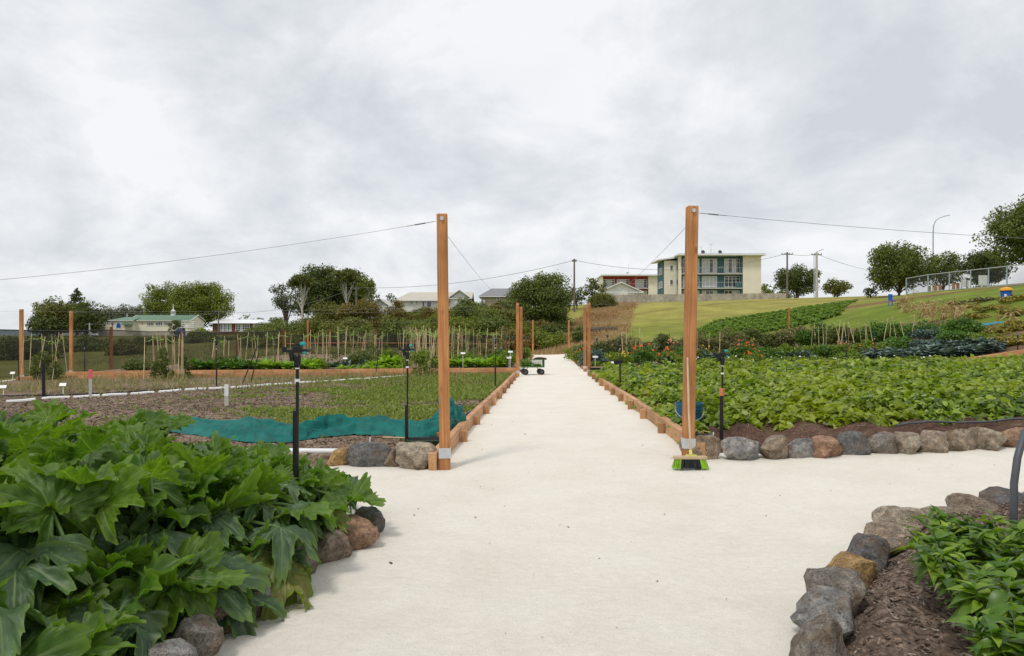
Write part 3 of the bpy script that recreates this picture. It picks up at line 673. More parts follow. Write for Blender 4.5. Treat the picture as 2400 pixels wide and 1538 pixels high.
for i, (px, py, w, h, t) in enumerate([(868, 1262, 70, .24, 'd'), (838, 1290, 96, .25, 'r'), (770, 1325, 84, .24, 'b'), (690, 1368, 96, .24, 'k'), (628, 1412, 90, .22, 'b'), (575, 1462, 96, .24, 'g'), (510, 1505, 100, .24, 'b'), (455, 1570, 110, .25, 'k'), (380, 1660, 120, .25, 'g')]):
    p = hit(px, py); s = p.y / F; stone(sb, p.x - .02, p.y + .12, w * s * 1.15, h, t, i * 3 + 4, rs.uniform(-.6, .6), d=w * s * 1.1, sink=.16, tilt=rs.uniform(-.12, .12), label='smooth reddish brown stone at the bed corner' if t == 'r' else None)
sb = thing('stone_border', 'curved border of mixed stones round the pepper plants', 'stone border', (0, 0, 0))
for i, (px, py, w, h, t) in enumerate([(1930, 1588, 130, .26, 'k'), (1948, 1520, 128, .27, 'g'), (1972, 1450, 122, .27, 'k'), (2004, 1392, 112, .24, 'o'), (2042, 1352, 100, .27, 'd'), (2095, 1316, 112, .25, 'b'), (2126, 1258, 100, .22, 't'), (2205, 1252, 80, .20, 't'), (2292, 1232, 92, .26, 'b'), (2362, 1216, 96, .25, 'd'), (2440, 1212, 90, .25, 'g'), (2520, 1205, 90, .24, 'b')]):
    p = hit(px, py); s = p.y / F; stone(sb, p.x + .02, p.y + .1, w * s * 1.1, h, t, i * 7 + 5, rs.uniform(-.6, .6), d=w * s * 1.15, sink=.16, tilt=rs.uniform(-.14, .14), label='ochre orange stone' if t == 'o' else None)
# ---------------------------------------------------------------- courgette plants
def zucmat(name, dark, light, mildew, tr):
    m, nt, bs, mo = newmat(name)
    oi = N(nt, 'ShaderNodeObjectInfo'); r = ramp(nt, [dark, tuple((a + b) / 2 for a, b in zip(dark, light)), light], [0, .6, 1]); nt.links.new(oi.outputs['Random'], r.inputs[0]); col = r.outputs[0]
    n = noise_node(nt, 7, 5, .6); rr = ramp(nt, [(.7, .72, .7), (1.2, 1.18, 1.1)], [.3, .7]); nt.links.new(n.outputs[0], rr.inputs[0]); col = mixc(nt, 1, col, rr.outputs[0], 'MULTIPLY')
    n2 = noise_node(nt, 26, 4, .7); r2 = ramp(nt, [(0, 0, 0), (1, 1, 1)], [.56, .74]); nt.links.new(n2.outputs[0], r2.inputs[0])
    n3 = noise_node(nt, 3.0, 2); r3 = ramp(nt, [(0, 0, 0), (mildew,) * 3], [.44, .66]); nt.links.new(n3.outputs[0], r3.inputs[0])
    col = mixc(nt, mixc(nt, 1, r2.outputs[0], r3.outputs[0], 'MULTIPLY'), col, (.34, .40, .34))
    a = N(nt, 'ShaderNodeVertexColor'); a.layer_name = 'vein'
    sepc = N(nt, 'ShaderNodeSeparateColor'); nt.links.new(a.outputs[0], sepc.inputs[0])
    vr = ramp(nt, [(0, 0, 0), (.5, .5, .5)], [.35, 1.0]); nt.links.new(sepc.outputs[0], vr.inputs[0]); col = mixc(nt, vr.outputs[0], col, (.26, .36, .13))
    er = ramp(nt, [(0, 0, 0), (.55, .55, .55)], [.80, 1.0]); nt.links.new(sepc.outputs[1], er.inputs[0]); col = mixc(nt, er.outputs[0], col, (.15, .25, .03))
    nt.links.new(col, bs.inputs['Base Color']); bs.inputs['Roughness'].default_value = .47; bs.inputs['Specular IOR Level'].default_value = .42
    bump(nt, n2.outputs[0], bs, .25, .006)
    t = N(nt, 'ShaderNodeBsdfTranslucent'); nt.links.new(mixc(nt, 1, col, (1.7, 1.9, .55), 'MULTIPLY'), t.inputs[0])
    ms = N(nt, 'ShaderNodeMixShader'); ms.inputs[0].default_value = tr; nt.links.new(bs.outputs[0], ms.inputs[1]); nt.links.new(t.outputs[0], ms.inputs[2]); nt.links.new(ms.outputs[0], mo.inputs[0]); return m
M['zuc_old'] = zucmat('courgette_leaf_blue_green', (.034, .076, .034), (.078, .142, .054), 1.1, .18)
M['zuc_young'] = zucmat('courgette_leaf_bright_green', (.055, .125, .014), (.14, .235, .022), .25, .38)  # young leaf green, also brightened for light shining through upright blades
M['zuc_yellow'] = zucmat('courgette_leaf_yellowing', (.14, .17, .025), (.22, .22, .05), .5, .3)
M['zstalk'] = plain('courgette_stalk', (.14, .24, .06), .5, .2, 8)
def zleaf(seed, mat, droop, cup, fold):
    """palmate five-lobed toothed blade, base at origin, growing along +x, upper face +z"""
    rng = np.random.default_rng(seed); nA = 150; th = np.linspace(-math.radians(160), math.radians(160), nA)
    axes = np.radians([0, 47, -47, 98, -98, 145, -145]) + rng.normal(0, .06, 7); lens = np.array([1, .95, .95, .84, .84, .62, .62]) * rng.uniform(.88, 1.08, 7)
    wl = rng.uniform(.27, .36); dd = th[:, None] - axes[None]; lobes = (lens * np.exp(-(np.abs(dd) / wl) ** 2.2)).max(1)
    rim = .56 + .44 * lobes / lens.max()
    saw = np.abs(((th * 7.5 + rng.uniform(0, 3)) % 1) - .35); saw2 = np.abs(((th * 17 + rng.uniform(0, 3)) % 1) - .4)
    rim *= 1 - .17 * saw - .09 * saw2 - .03 * rng.random(nA)
    rim *= np.clip((math.radians(166) - np.abs(th)) / .25, .35, 1)
    fr = np.concatenate([[0], np.linspace(.08, 1, 15)]); V = [(0, 0, 0)]; vein = [(1, 0)]
    ia = np.abs(dd).argmin(1); off = dd[np.arange(nA), ia]; near = np.abs(off)
    ph = rng.uniform(0, 6, 4)
    for f in fr[1:]:
        R = rim * f; x = R * np.cos(th); y = R * np.sin(th)
        al = R * np.cos(off); lt = np.abs(R * np.sin(off)); vd = lt
        sv = np.abs((((al - lt * 1.15) / .17 + .3) % 1) - .5) * .17
        side = np.exp(-((.085 - sv) / .012) ** 2) * .55 * np.clip(lt / .03, 0, 1)
        z = .060 * np.clip(vd / .15, 0, 1) ** .8 * f + .028 * np.clip((.085 - sv) / .085, 0, 1) * np.clip(vd / .05, 0, 1) - droop * R ** 2 * (.6 + .4 * np.abs(np.sin(th))) + cup * R ** 1.5 * (np.abs(np.sin(th)) ** 1.5)
        z += fold * .12 * f * f * np.sin(th * 5 + ph[0]) + .07 * f ** 3 * np.sin(th * 14 + ph[1]) + .035 * f ** 4 * np.sin(th * 37 + ph[2]) + .03 * np.sin(x * 13 + ph[2]) * np.cos(y * 11 + ph[3])
        z -= .16 * f ** 4 * droop * np.exp(-(near / .2) ** 2)
        vv = np.maximum(np.exp(-(vd / .018) ** 2), side)
        for k in range(nA): V.append((x[k], y[k], z[k])); vein.append((vv[k], f))
    Fc = []
    for k in range(nA - 1): Fc.append((0, 1 + k, 2 + k))
    for i in range(len(fr) - 2):
        b0 = 1 + i * nA; b1 = b0 + nA
        for k in range(nA - 1): Fc.append((b0 + k, b1 + k, b1 + k + 1, b0 + k + 1))
    me = bpy.data.meshes.new('leaf'); me.from_pydata(V, [], Fc); me.shade_smooth(); me.materials.append(M[mat])
    ca = me.color_attributes.new('vein', 'FLOAT_COLOR', 'POINT'); vc = np.array(vein); ca.data.foreach_set('color', np.stack([vc[:, 0], vc[:, 1], vc[:, 0] * 0, vc[:, 0] * 0 + 1], 1).astype(np.float32).ravel())
    return me
Z_OLD = [zleaf(10 + i, 'zuc_old', .42 + .14 * i, .12 + .1 * (i % 3), .8 + .3 * (i % 2)) for i in range(5)]
Z_YNG = [zleaf(30 + i, 'zuc_young', .12 + .12 * i, .5 - .12 * i, 1.0) for i in range(4)]
Z_YEL = [zleaf(50, 'zuc_yellow', .7, .0, 1.2)]
FLW = MB(); 
for k in range(5):
    a = k * 2 * math.pi / 5; c, s = math.cos(a), math.sin(a)
    FLW.add([(.012 * c, .012 * s, 0), (.03 * math.cos(a - .45), .03 * math.sin(a - .45), .06), (.055 * c, .055 * s, .115), (.03 * math.cos(a + .45), .03 * math.sin(a + .45), .06)], [(0, 1, 2, 3)])
FLW = FLW.mesh('flower', fix=False)
def zucchini(i, x, y, label, h, nl, rng):
    z0 = zb(zzb, x, y); t = thing('courgette_plant', label, 'plant', (x, y, z0), group='courgette plants in the stone edged bed')
    st = MB(); st.tube([(0, 0, -.04), (.02, 0, .12), (.0, .03, .22)], [.035, .03, .022], 7); st.build('stem', M['zstalk'], t, smooth=True)
    for k in range(nl):
        u = (k + .5) / nl; az = k * 2.39996 + rng.uniform(-.35, .35) + i
        young = u > .62; rad = (1.05 - u * .95) * rng.uniform(.5, .72); hh = h * (.38 + .62 * u ** .75) * rng.uniform(.85, 1.1)
        d = Vector((math.cos(az), math.sin(az), 0)); tip = d * rad + Vector((0, 0, hh))
        # keep leaves over the bed or only just past its stones
        ex = float(ins_z(np.array(x + tip.x * 1.25), np.array(y + tip.y * 1.25)))
        if ex < (-.18 if y > 5 else -.40): tip = Vector((tip.x * .55, tip.y * .55, tip.z * .8)); ex = -.1
        if ex < .1: tip.z = min(tip.z, (.40 if ex > -.12 else .33) * rng.uniform(.6, 1.1))
        root = Vector((0, 0, .1)); mid = root.lerp(tip, .5) + Vector((0, 0, .10)) - d * .03
        MB().tube([root, root.lerp(mid, .6) + Vector((0, 0, .03)), mid, tip], [.016, .014, .012, .009], 6).build('stalk', M['zstalk'], t, smooth=True)
        me = rng.choice(Z_YNG) if young or rng.random() < .13 else (Z_YEL[0] if (u < .12 and rng.random() < .5) else rng.choice(Z_OLD))
        lf = link('leaf', me, None, t); sc = (.285 - .075 * u) * rng.uniform(.7, 1.2) * (1.36 if y < 4.2 else (1.14 if y < 5 else 1)); lf.scale = (sc, sc, sc); lf.location = tip
        pitch = rng.uniform(-.15, .55) if not young else rng.uniform(-1.15, -.25)     # nose-down positive
        lf.rotation_euler = Euler((rng.uniform(-.35, .35), pitch, az + rng.uniform(-.5, .5)), 'XYZ')
    for k in range(rng.choice([0, 0, 0, 1, 1])):
        a = rng.uniform(0, 6.28); p = Vector((math.cos(a) * .16, math.sin(a) * .16, h * (.42 + .2 * rng.random())))
        MB().tube([(0, 0, .15), p * .6 + Vector((0, 0, .08)), p], [.008, .007, .010], 5).build('stalk', M['zstalk'], t)
        f = link('flower', FLW, M['courgettefl'], t); f.location = p; f.rotation_euler = (rng.uniform(-.5, .5), rng.uniform(-.5, .5), a)
    return t
rz_ = random.Random(11)
zl = 'courgette plant with broad lobed mildewed leaves in the stone edged bed'
zspots = []
for row, (yy, h) in enumerate([(2.62, .5), (3.15, .62), (3.75, .66), (4.4, .70), (5.05, .72), (5.75, .70), (6.35, .66)]):
    for c in range(7):
        xx = -2.15 - c * .70 + .12 * (row % 2) * 2 + .10 * (yy - 3) - (.12 if yy < 4 else 0); 
        if row == 0 and c == 0: continue
        if abs(xx) > yy * .76 + .55: continue
        zspots.append((xx + rz_.uniform(-.1, .1), yy + rz_.uniform(-.1, .1), h * (1 + .05 * c)))
zspots += [(-2.0, 4.15, .45), (-2.08, 3.55, .45), (-1.86, 5.6, .50), (-1.95, 4.75, .5), (-2.05, 6.1, .52)]
for i, (x, y, h) in enumerate(zspots): zucchini(i, x, y, 'courgette plant spilling its drooping leaves over the corner stones' if i >= len(zspots) - 3 else ('courgette plant at the front with very broad blue green leaves over the stones' if y < 3.4 and x > -2.9 else zl), max(float(np.interp(HX + x / y * F, [0, 330, 450, 600, 700, 820], [.76, .74, .56, .40, .26, .2])), .5 if y < 4.6 else 0), rz_.randint(16, 19), rz_)

# ---------------------------------------------------------------- pepper plants
def pleaf(seed, curl):
    rng = random.Random(seed); V = []; Fc = []; n = 7
    for i in range(n):
        t = i / (n - 1); w = .40 * math.sin(math.pi * min(1, t * 1.02) ** .72) * (1 - .25 * t) if 0 < i < n - 1 else .005
        zc_ = -curl * t * t + .12 * t
        V += [(t, -w / 1.6, zc_ + w * .28), (t, 0, zc_), (t, w / 1.6, zc_ + w * .28)]
    for i in range(n - 1):
        a = i * 3; Fc += [(a, a + 3, a + 4, a + 1), (a + 1, a + 4, a + 5, a + 2)]
    me = bpy.data.meshes.new('leaf'); me.from_pydata(V, [], Fc); me.shade_smooth(); return me
def objleaf(name, cols, tr=.3, rough=.38):
    m, nt, bs, mo = newmat(name); oi = N(nt, 'ShaderNodeObjectInfo'); r = ramp(nt, cols); nt.links.new(oi.outputs['Random'], r.inputs[0])
    n = noise_node(nt, 3, 3); rr = ramp(nt, [(.75,) * 3, (1.2,) * 3], [.3, .7]); nt.links.new(n.outputs[0], rr.inputs[0]); col = mixc(nt, 1, r.outputs[0], rr.outputs[0], 'MULTIPLY')
    nt.links.new(col, bs.inputs['Base Color']); bs.inputs['Roughness'].default_value = rough; bs.inputs['Specular IOR Level'].default_value = .45
    t = N(nt, 'ShaderNodeBsdfTranslucent'); nt.links.new(mixc(nt, 1, col, (1.6, 1.7, .6), 'MULTIPLY'), t.inputs[0])
    ms = N(nt, 'ShaderNodeMixShader'); ms.inputs[0].default_value = tr; nt.links.new(bs.outputs[0], ms.inputs[1]); nt.links.new(t.outputs[0], ms.inputs[2]); nt.links.new(ms.outputs[0], mo.inputs[0]); return m
M['pepleaf'] = objleaf('pepper_leaf_gloss', [(.042, .10, .010), (.08, .17, .014), (.14, .24, .02), (.26, .37, .04)])
M['pepstem'] = plain('pepper_stem', (.075, .12, .03), .6, .25, 10)
PL = [pleaf(1, .25), pleaf(2, .5), pleaf(3, .8)]
for me in PL: me.materials.append(M['pepleaf'])
def pepper(x, y, h, w, n, rng):
    t = thing('pepper_plant', 'bushy pepper plant with glossy pointed leaves above bark mulch', 'plant', (x, y, zb(zpb, x, y)), rng.uniform(0, 6), group='pepper plants inside the curved stone border')
    tips = []; st = MB()
    for b in range(13):
        a = b * 2.4 + rng.uniform(-.3, .3); r = w * rng.uniform(.15, .5); hh = h * rng.uniform(.6, .98)
        m1 = Vector((math.cos(a) * r * .35, math.sin(a) * r * .35, hh * .5)); e = Vector((math.cos(a) * r, math.sin(a) * r, hh))
        st.tube([(0, 0, -.03), m1, e], [.008, .006, .003], 5); tips.append((m1, e, a))
    st.build('stem', M['pepstem'], t)
    for k in range(n):
        m1, e, a = tips[k % 13]; s = rng.uniform(.15, 1.06) ** .75; p = m1.lerp(e, s)
        lf = link('leaf', PL[rng.randint(0, 2)], None, t); L = rng.uniform(.07, .125) * (1.05 - .3 * (s > .95))
        lf.location = p; lf.scale = (L, L * rng.uniform(.85, 1.15), L)
        top = s > .92
        lf.rotation_euler = Euler((rng.uniform(-.5, .5), rng.uniform(-.9, -.1) if top else rng.uniform(-.45, .35), rng.uniform(0, 6.28)), 'XYZ')
rp = random.Random(4)
for (x, y, h, w) in [(1.92, 2.8, .34, .54), (2.3, 2.9, .37, .58), (2.12, 3.25, .36, .56), (2.5, 3.35, .39, .6), (2.28, 3.72, .37, .56), (2.68, 3.8, .39, .6), (2.46, 4.12, .36, .54), (2.82, 4.22, .38, .58), (3.2, 4.1, .4, .6), (2.95, 3.5, .4, .6), (2.72, 4.52, .30, .46)]:
    pepper(x, y, h, w, 210, rp)
rng = np.random.default_rng(77); n = 420; x = rng.uniform(-3, 7, n); y = rng.uniform(2.6, 16, n) ; ok = (ins_z(x, y) < -.1) & (ins_p(x, y) < -.15) & ((y < 8.6) | (np.abs(x - xc(y)) < 1.3)); x, y = x[ok], y[ok]; n = len(x)
nn = unit(np.array([0, 0, 1]) + rng.normal(size=(n, 3)) * .4); L = rng.uniform(.006, .022, n) * (1 + (rng.random(n) < .08) * 1.2); V, Fc = kite_arrays(np.stack([x, y, zsand(x, y) + .006], 1), unit(np.cross(nn, rng.normal(size=(n, 3)))), nn, L, L * .6)
M['crumb'] = leafmat('soil_crumbs', G((.05, .035, .025), (.14, .10, .07), (.30, .24, .16)), .9, .0)
o = link('crumbs', npmesh('crumbs', V, Fc), M['crumb']); lab(o, 'scattered soil crumbs and leaf bits on the white sand', 'debris', kind='stuff')
# bark chips on the mulch
def chips(name, label, n, fn, xr, yr, inside, seed, size, mat):
    rng = np.random.default_rng(seed); x = rng.uniform(*xr, n); y = rng.uniform(*yr, n); k = inside(x, y) > .05; x, y = x[k], y[k]
    z = fn(x[None], y[None])[0] + .006; n = len(x); p = np.stack([x, y, z], 1)
    nn = unit(np.array([0, 0, 1]) + rng.normal(size=(n, 3)) * .35); D = unit(np.cross(nn, rng.normal(size=(n, 3)))); L = size * rng.uniform(.5, 1.6, n)
    V, Fc = kite_arrays(p, D, nn, L, L * .3); V = V + 0
    V2 = V.copy(); V2[:, 2] -= .006; q = len(V)
    sides = np.concatenate([np.stack([Fc[:, i], Fc[:, (i + 1) % 4], Fc[:, (i + 1) % 4] + q, Fc[:, i] + q], 1) for i in range(4)])
    o = link(name, npmesh(name, np.concatenate([V, V2]), np.concatenate([Fc, sides])), mat); o['kind'] = 'stuff'; lab(o, label, 'mulch'); return o
M['chip2'] = leafmat('pale_wood_chips', G((.07, .045, .03), (.17, .12, .085), (.42, .35, .28)), .9, .0)
M['chip'] = leafmat('bark_chips', G((.06, .04, .028), (.17, .12, .09), (.48, .41, .34)), .9, .0)
chips('bark_chips', 'scattered bark chips on the pepper bed', 7500, zpb, (1.3, 4.2), (2.3, 6.3), ins_p, 3, .035, M['chip'])
chips('wood_chips', 'scattered wood chips over the mulched weedy bed', 30000, zl1, (-14, .2), (8.9, 24), ins_l1, 4, .065, M['chip2'])

# ---------------------------------------------------------------- sweet potato foliage (one mass of leaves)
rng = np.random.default_rng(8)
def kum_leaves(n, y0, y1, L):
    y = np.sqrt(rng.uniform(y0 ** 2, y1 ** 2, n)); x = rng.uniform(2.1, np.minimum(21.8, y * .74 + 1.2)); ok = x > xc(y) + 1.56
    nz_ = vnoise(x, y, .9, 11); fr = 10.1 + .35 * vnoise(x, y, 1.3, 12) + .1 * (x > 5.5)
    hgt = (.13 + .085 * np.cos(2 * math.pi * x / .78) + .13 * nz_ + .08 * vnoise(x, y, 3, 13)) * np.clip((y - fr + .3) / .8, .35, 1) + .05 * np.clip((y - 26) / 3, 0, 1)
    ok &= (y > fr) & (nz_ + .5 * vnoise(x, y, 2.6, 14) > -.5) & ((np.cos(2 * math.pi * x / .78) > -.55) | (vnoise(x, y, .9, 16) > -.1)) & (y < 30.2)
    x, y, hgt = x[ok], y[ok], hgt[ok]; n = len(x); z = zr1(x[None], y[None])[0]
    lev = rng.random(n) ** .45; hz = np.maximum(.03, hgt) * lev
    p = np.stack([x, y, z + hz], 1)
    nn = unit(np.array([0, -.12, 1]) + rng.normal(size=(n, 3)) * .42); D = unit(np.cross(nn, rng.normal(size=(n, 3)))); D[:, 2] -= .25
    l = L * rng.uniform(.6, 1.3, n); V, Fc = heart_arrays(p, D, nn, l, l * 1.0, .10, .14); return V, Fc
parts = [kum_leaves(30000, 9.6, 15, .10), kum_leaves(34000, 15, 22, .125), kum_leaves(30000, 22, 30.3, .165)]
b = 0; Vs = []; Fs = []
for V, Fc in parts: Vs.append(V); Fs.append(Fc + b); b += len(V)
o = link('sweet_potato_foliage', npmesh('sweet_potato_foliage', np.concatenate(Vs), np.concatenate(Fs)), M['kumara'])
lab(o, 'dense spreading sweet potato foliage covering the ridged bed', 'ground cover', kind='stuff')
# withered vines trailing over the front mounds
rv = random.Random(3); vm = MB()
for k in range(70):
    x = rv.uniform(2.6, 8.2); y = rv.uniform(9.35, 10.3); a = rv.uniform(0, 6.28); pts = []
    for i in range(5):
        xx = x + math.cos(a) * i * .05; yy = y + math.sin(a) * i * .05; a += rv.uniform(-.6, .6); pts.append((xx, yy, zb(zr1, xx, yy) + .012 + .03 * rv.random()))
    vm.tube(pts, .004, 3, False)
o = vm.build('withered_vines', M['dryweed']); lab(o, 'withered vine stems trailing over the bare mounds', 'dead vines', kind='stuff')

# ---------------------------------------------------------------- weeds on the left bed
rng = np.random.default_rng(18)
n = 190000; y = rng.uniform(10.2, 30, n); x = rng.uniform(-20, .3, n); ok = (x > -(y * .72 + 1)) & (ins_l1(x, y) > .1)
msk = vnoise(x, y, .42, 21) * .9 + .6 * vnoise(x, y, 1.6, 22) + np.clip((x + 7.0) / 6, -1.0, .75) * .75 + .18 - np.clip((12.4 - y) * .5, 0, 1) - np.clip((-4 - x) * .1, 0, .5)
net = np.abs(y - 11.5) < .0
ok &= rng.random(n) < np.clip(msk * 1.6, .012, 1); x, y, msk = x[ok], y[ok], msk[ok]; n = len(x)
p = np.stack([x, y, zl1(x[None], y[None])[0] - .01], 1); D = unit(np.array([0, 0, 1]) + rng.normal(size=(n, 3)) * .55); D[:, 2] = np.abs(D[:, 2])
L = rng.uniform(.04, .11, n) * (1 + .6 * np.clip(msk, 0, 1)); V, Fc = blade_arrays(p, D, L, .008 + .0008 * y, rng, .7)
o = link('low_weeds', npmesh('low_weeds', V, Fc), M['weed']); lab(o, 'patchy low green weeds over the mulched bed', 'weeds', kind='stuff')
n = 7000; y = rng.uniform(22, 30, n); x = rng.uniform(-18, 0, n); ok = (ins_l1(x, y) > .1) & (rng.random(n) < np.clip(.35 + .8 * vnoise(x, y, .6, 25), 0, 1)); x, y = x[ok], y[ok]; n = len(x)
p = np.stack([x, y, zl1(x[None], y[None])[0] - .01], 1); D = unit(np.array([0, 0, 1]) + rng.normal(size=(n, 3)) * .35)
V, Fc = blade_arrays(p, D, rng.uniform(.15, .5, n), np.full(n, .012), rng, .4)
o = link('dry_weeds', npmesh('dry_weeds', V, Fc), M['dryweed']); lab(o, 'straggly dry weeds at the back of the weedy bed', 'weeds', kind='stuff')

# ---------------------------------------------------------------- crumpled green shade cloth
def netmat():
    m, nt, bs, _ = newmat('green_shade_cloth'); n = noise_node(nt, 5, 5, .6); r = ramp(nt, [(.0, .085, .075), (.0, .125, .108), (.004, .17, .145)], [.3, .5, .7]); nt.links.new(n.outputs[0], r.inputs[0])
    nt.links.new(r.outputs[0], bs.inputs['Base Color']); bs.inputs['Roughness'].default_value = .6; bs.inputs['Specular IOR Level'].default_value = .3
    n2 = noise_node(nt, 14, 5, .6, stretch=(.4, 1.5, 1)); bump(nt, n2.outputs[0], bs, .6, .03); return m
M['net'] = netmat()
cl = [hit(a, b + 4, .11) for a, b in ((300, 996), (400, 1005), (520, 1016), (600, 1025), (690, 1026), (760, 1016), (840, 1010), (920, 1014), (990, 1019), (1050, 1012), (1078, 1000))]
cl = [Vector((p.x, p.y, 0)) for p in cl]
wd = [.6, .7, .9, 1.0, .95, .8, .75, .75, .75, .6, .4]; hg = [.13, .17, .21, .26, .26, .24, .22, .20, .21, .30, .30]
nS, nT = 170, 34; V = []
for i in range(nS):
    s = i / (nS - 1) * (len(cl) - 1); k = min(int(s), len(cl) - 2); f = s - k; f2 = f * f * (3 - 2 * f)
    c = cl[k].lerp(cl[k + 1], f); w = wd[k] * (1 - f2) + wd[k + 1] * f2; h = hg[k] * (1 - f2) + hg[k + 1] * f2
    for j in range(nT):
        t = j / (nT - 1) * 2 - 1
        wob = .12 * mnoise.noise(Vector((s * 1.3, t * 1.2, 4)))
        yy = c.y + .30 + (t + wob) * w * .62; xx = c.x + .06 * mnoise.noise(Vector((s * 3, t * 2, 9)))
        prof = max(0, 1 - abs(t) ** 2.4)
        fold = 1.35 * (1 - 1.6 * abs(mnoise.noise(Vector((s * .55 + t * .4, t * 2.4, 1.5))))) + .55 * (1 - 2 * abs(mnoise.noise(Vector((s * 1.1 - t * .5, t * 5.5, 7.5))))) - .75
        zz = gz(xx, yy) + .105 + prof * h * max(.1, .55 + .62 * fold) + .02 * mnoise.noise(Vector((s * 9, t * 9, 3)))
        V.append((xx, yy, zz))
Fc = [(i * nT + j, (i + 1) * nT + j, (i + 1) * nT + j + 1, i * nT + j + 1) for i in range(nS - 1) for j in range(nT - 1)]
t = thing('shade_cloth', 'crumpled teal green shade cloth lying along the bare soil', 'shade cloth', (0, 0, 0))
me = npmesh('cloth', V, Fc, True); link('cloth', me, M['net'], t)
# bundled upright end beside the post
c = hit(1050, 1006, .1); m = MB(); prof = [(.03, .0), (.20, .01), (.245, .10), (.235, .18), (.19, .24), (.13, .30), (.115, .36), (.125, .42), (.10, .47), (.03, .50)]
m.lathe(prof, 36); me = m.mesh('bundle', smooth=True)
for v in me.vertices:
    q = v.co; a = math.atan2(q.y, q.x); k = 1 + .28 * abs(mnoise.noise(Vector((a * 1.6, q.z * 4, 2)))) + .18 * mnoise.noise(Vector((a * 4, q.z * 7, 5))); v.co = Vector((q.x * k - .10 * (q.z > .25) * (q.z - .25) * 4, q.y * k, q.z))
b_ = link('bundle', me, M['net'], t); b_.location = (c.x, c.y + .25, gz(c.x, c.y) + .10)

# ---------------------------------------------------------------- sprinklers
def sprinkler(label, x, y, z, top, thick=.45, head=True, tape=False, lean=(0, 0), group='black sprinkler standpipes', s=1.0, rz=0):
    t = thing('sprinkler', label, 'sprinkler', (x, y, z), rz, group); t.rotation_euler = (lean[0], lean[1], rz); H = top
    MB().tube([(0, 0, -.1), (0, 0, H - .12)], .0125 * s, 10).build('riser', M['black'], t, smooth=False)
    if thick: MB().tube([(-.012, 0, -.1), (-.012, 0, H * thick)], .024 * s, 10).build('stake_tube', M['black'], t)
    if tape: MB().tube([(-.012, 0, H * thick - .09), (-.012, 0, H * thick + .005)], .0262 * s, 10).build('tape', M['orange'], t)
    if head:
        for zz, rr, hh in ((H - .30, .020, .022), (H - .20, .017, .012)): MB().tube([(0, 0, zz), (0, 0, zz + hh)], rr * s, 10).build('collar', M['whitepl'], t)
        hd = MB(); hd.tube([(0, 0, H - .19), (0, 0, H - .17), (0, 0, H - .10), (0, 0, H - .085)], [.018 * s, .026 * s, .03 * s, .018 * s], 10)
        hd.box((0, 0, H - .05), (.07 * s, .035 * s, .05 * s)).tube([(-.10 * s, 0, H - .055), (.10 * s, 0, H - .055)], .012 * s, 8).box((-.1 * s, 0, H - .05), (.03 * s, .03 * s, .04 * s)).tube([(-.05 * s, 0, H - .06), (-.04 * s, .0, H - .14)], .02 * s, 8)
        hd.tube([(0, 0, H - .02), (0, 0, H)], .024 * s, 8).build('sprinkler_head', M['black'], t)
        MB().lathe([(.02, 0), (.026, .01), (.022, .024), (.006, .03)], 10, (.045 * s, -.01, H - .02)).lathe([(.012, 0), (.016, .012), (.005, .02)], 8, (.06 * s, -.02, H - .085)).build('nozzle_cap', M['teal'], t)
    return t
x, y = (697 - HX) / F * 5.75, 5.75; z = zb(zzb, x, y)
sprinkler('black sprinkler standpipe with teal cap rising out of the courgette leaves', x, y, z, 1.535 - z, .62)
p = hit(955, 1051, .09); sprinkler('black sprinkler standpipe beside the green seed tray', p.x, p.y, zb(zl1, p.x, p.y), 1.46 - p.z, .42)
p = hit(1693, 1036, .12); sprinkler('black sprinkler standpipe with orange tape behind the border stones', p.x, p.y, zb(zr1, p.x, p.y), 1.46 - p.z, .60, tape=True)
for px, py, top, lb in [(1161, 910, 1.5, 'slim black sprinkler standpipe in the weeds near the path edging'), (507, 904, 1.42, 'slim black sprinkler standpipe at the white dripline in the weedy bed'), (1453, 912, 1.5, 'slim black sprinkler standpipe among sweet potato foliage near the path')]:
    p = hit(px, py, .1); zz = zb(zl1 if px < 1280 else zr1, p.x, p.y); sprinkler(lb, p.x, p.y, zz, top - zz, .5, rz=px)
for px, d, tz in [(1190, 34.6, 1.5), (644, 35.0, 1.45), (198, 36.5, 1.2), (1204, 38, 1.5), (1236, 46, 1.5), (1229, 50, 1.5)]:
    p = at(px, d); zz = zb(zl2, p.x, p.y); sprinkler('thin black sprinkler standpipe among the staked vegetables', p.x, p.y, zz, tz - zz, .5, rz=px, group='standpipes in the staked vegetable bed')
for px, d, tz in [(1399, 35.5, 1.45), (1423, 38, 1.6), (1361, 46, 1.45), (1911, 35.3, 1.9), (1983, 34.8, 1.55), (2050, 34.5, 1.7), (2385, 35, 1.6)]:
    p = at(px, d); zz = zb(zr2, p.x, p.y); sprinkler('thin black sprinkler standpipe among the flowers and brassicas', p.x, p.y, zz, tz - zz, .5, rz=px, group='standpipes in the flower bed')
def rod(label, a, b, r, mat, name='stake', cat='stake', group=None, n=8):
    a, b = Vector(a), Vector(b); d = b - a
    o = MB().tube([(0, 0, 0), tuple(d * .5), tuple(d)], r, n).build(name, M[mat]); o.location = a; return lab(o, label, cat, group)
for a, b in (((566, 902), (603, 812)), ((586, 898), (606, 828))):
    p = hit(a[0], a[1], .08); rod('leaning black pipe stuck in the soil before the chard row', p - Vector((0, 0, .05)), P(b[0], b[1], p.y + .1), .02, 'black', 'leaning_pipe', 'pipe', 'leaning black pipes')
p = hit(880, 880, .08); rod('short leaning black pipe by the sleeper of the lettuce row', p - Vector((0, 0, .05)), P(888, 820, p.y), .018, 'black', 'leaning_pipe', 'pipe')
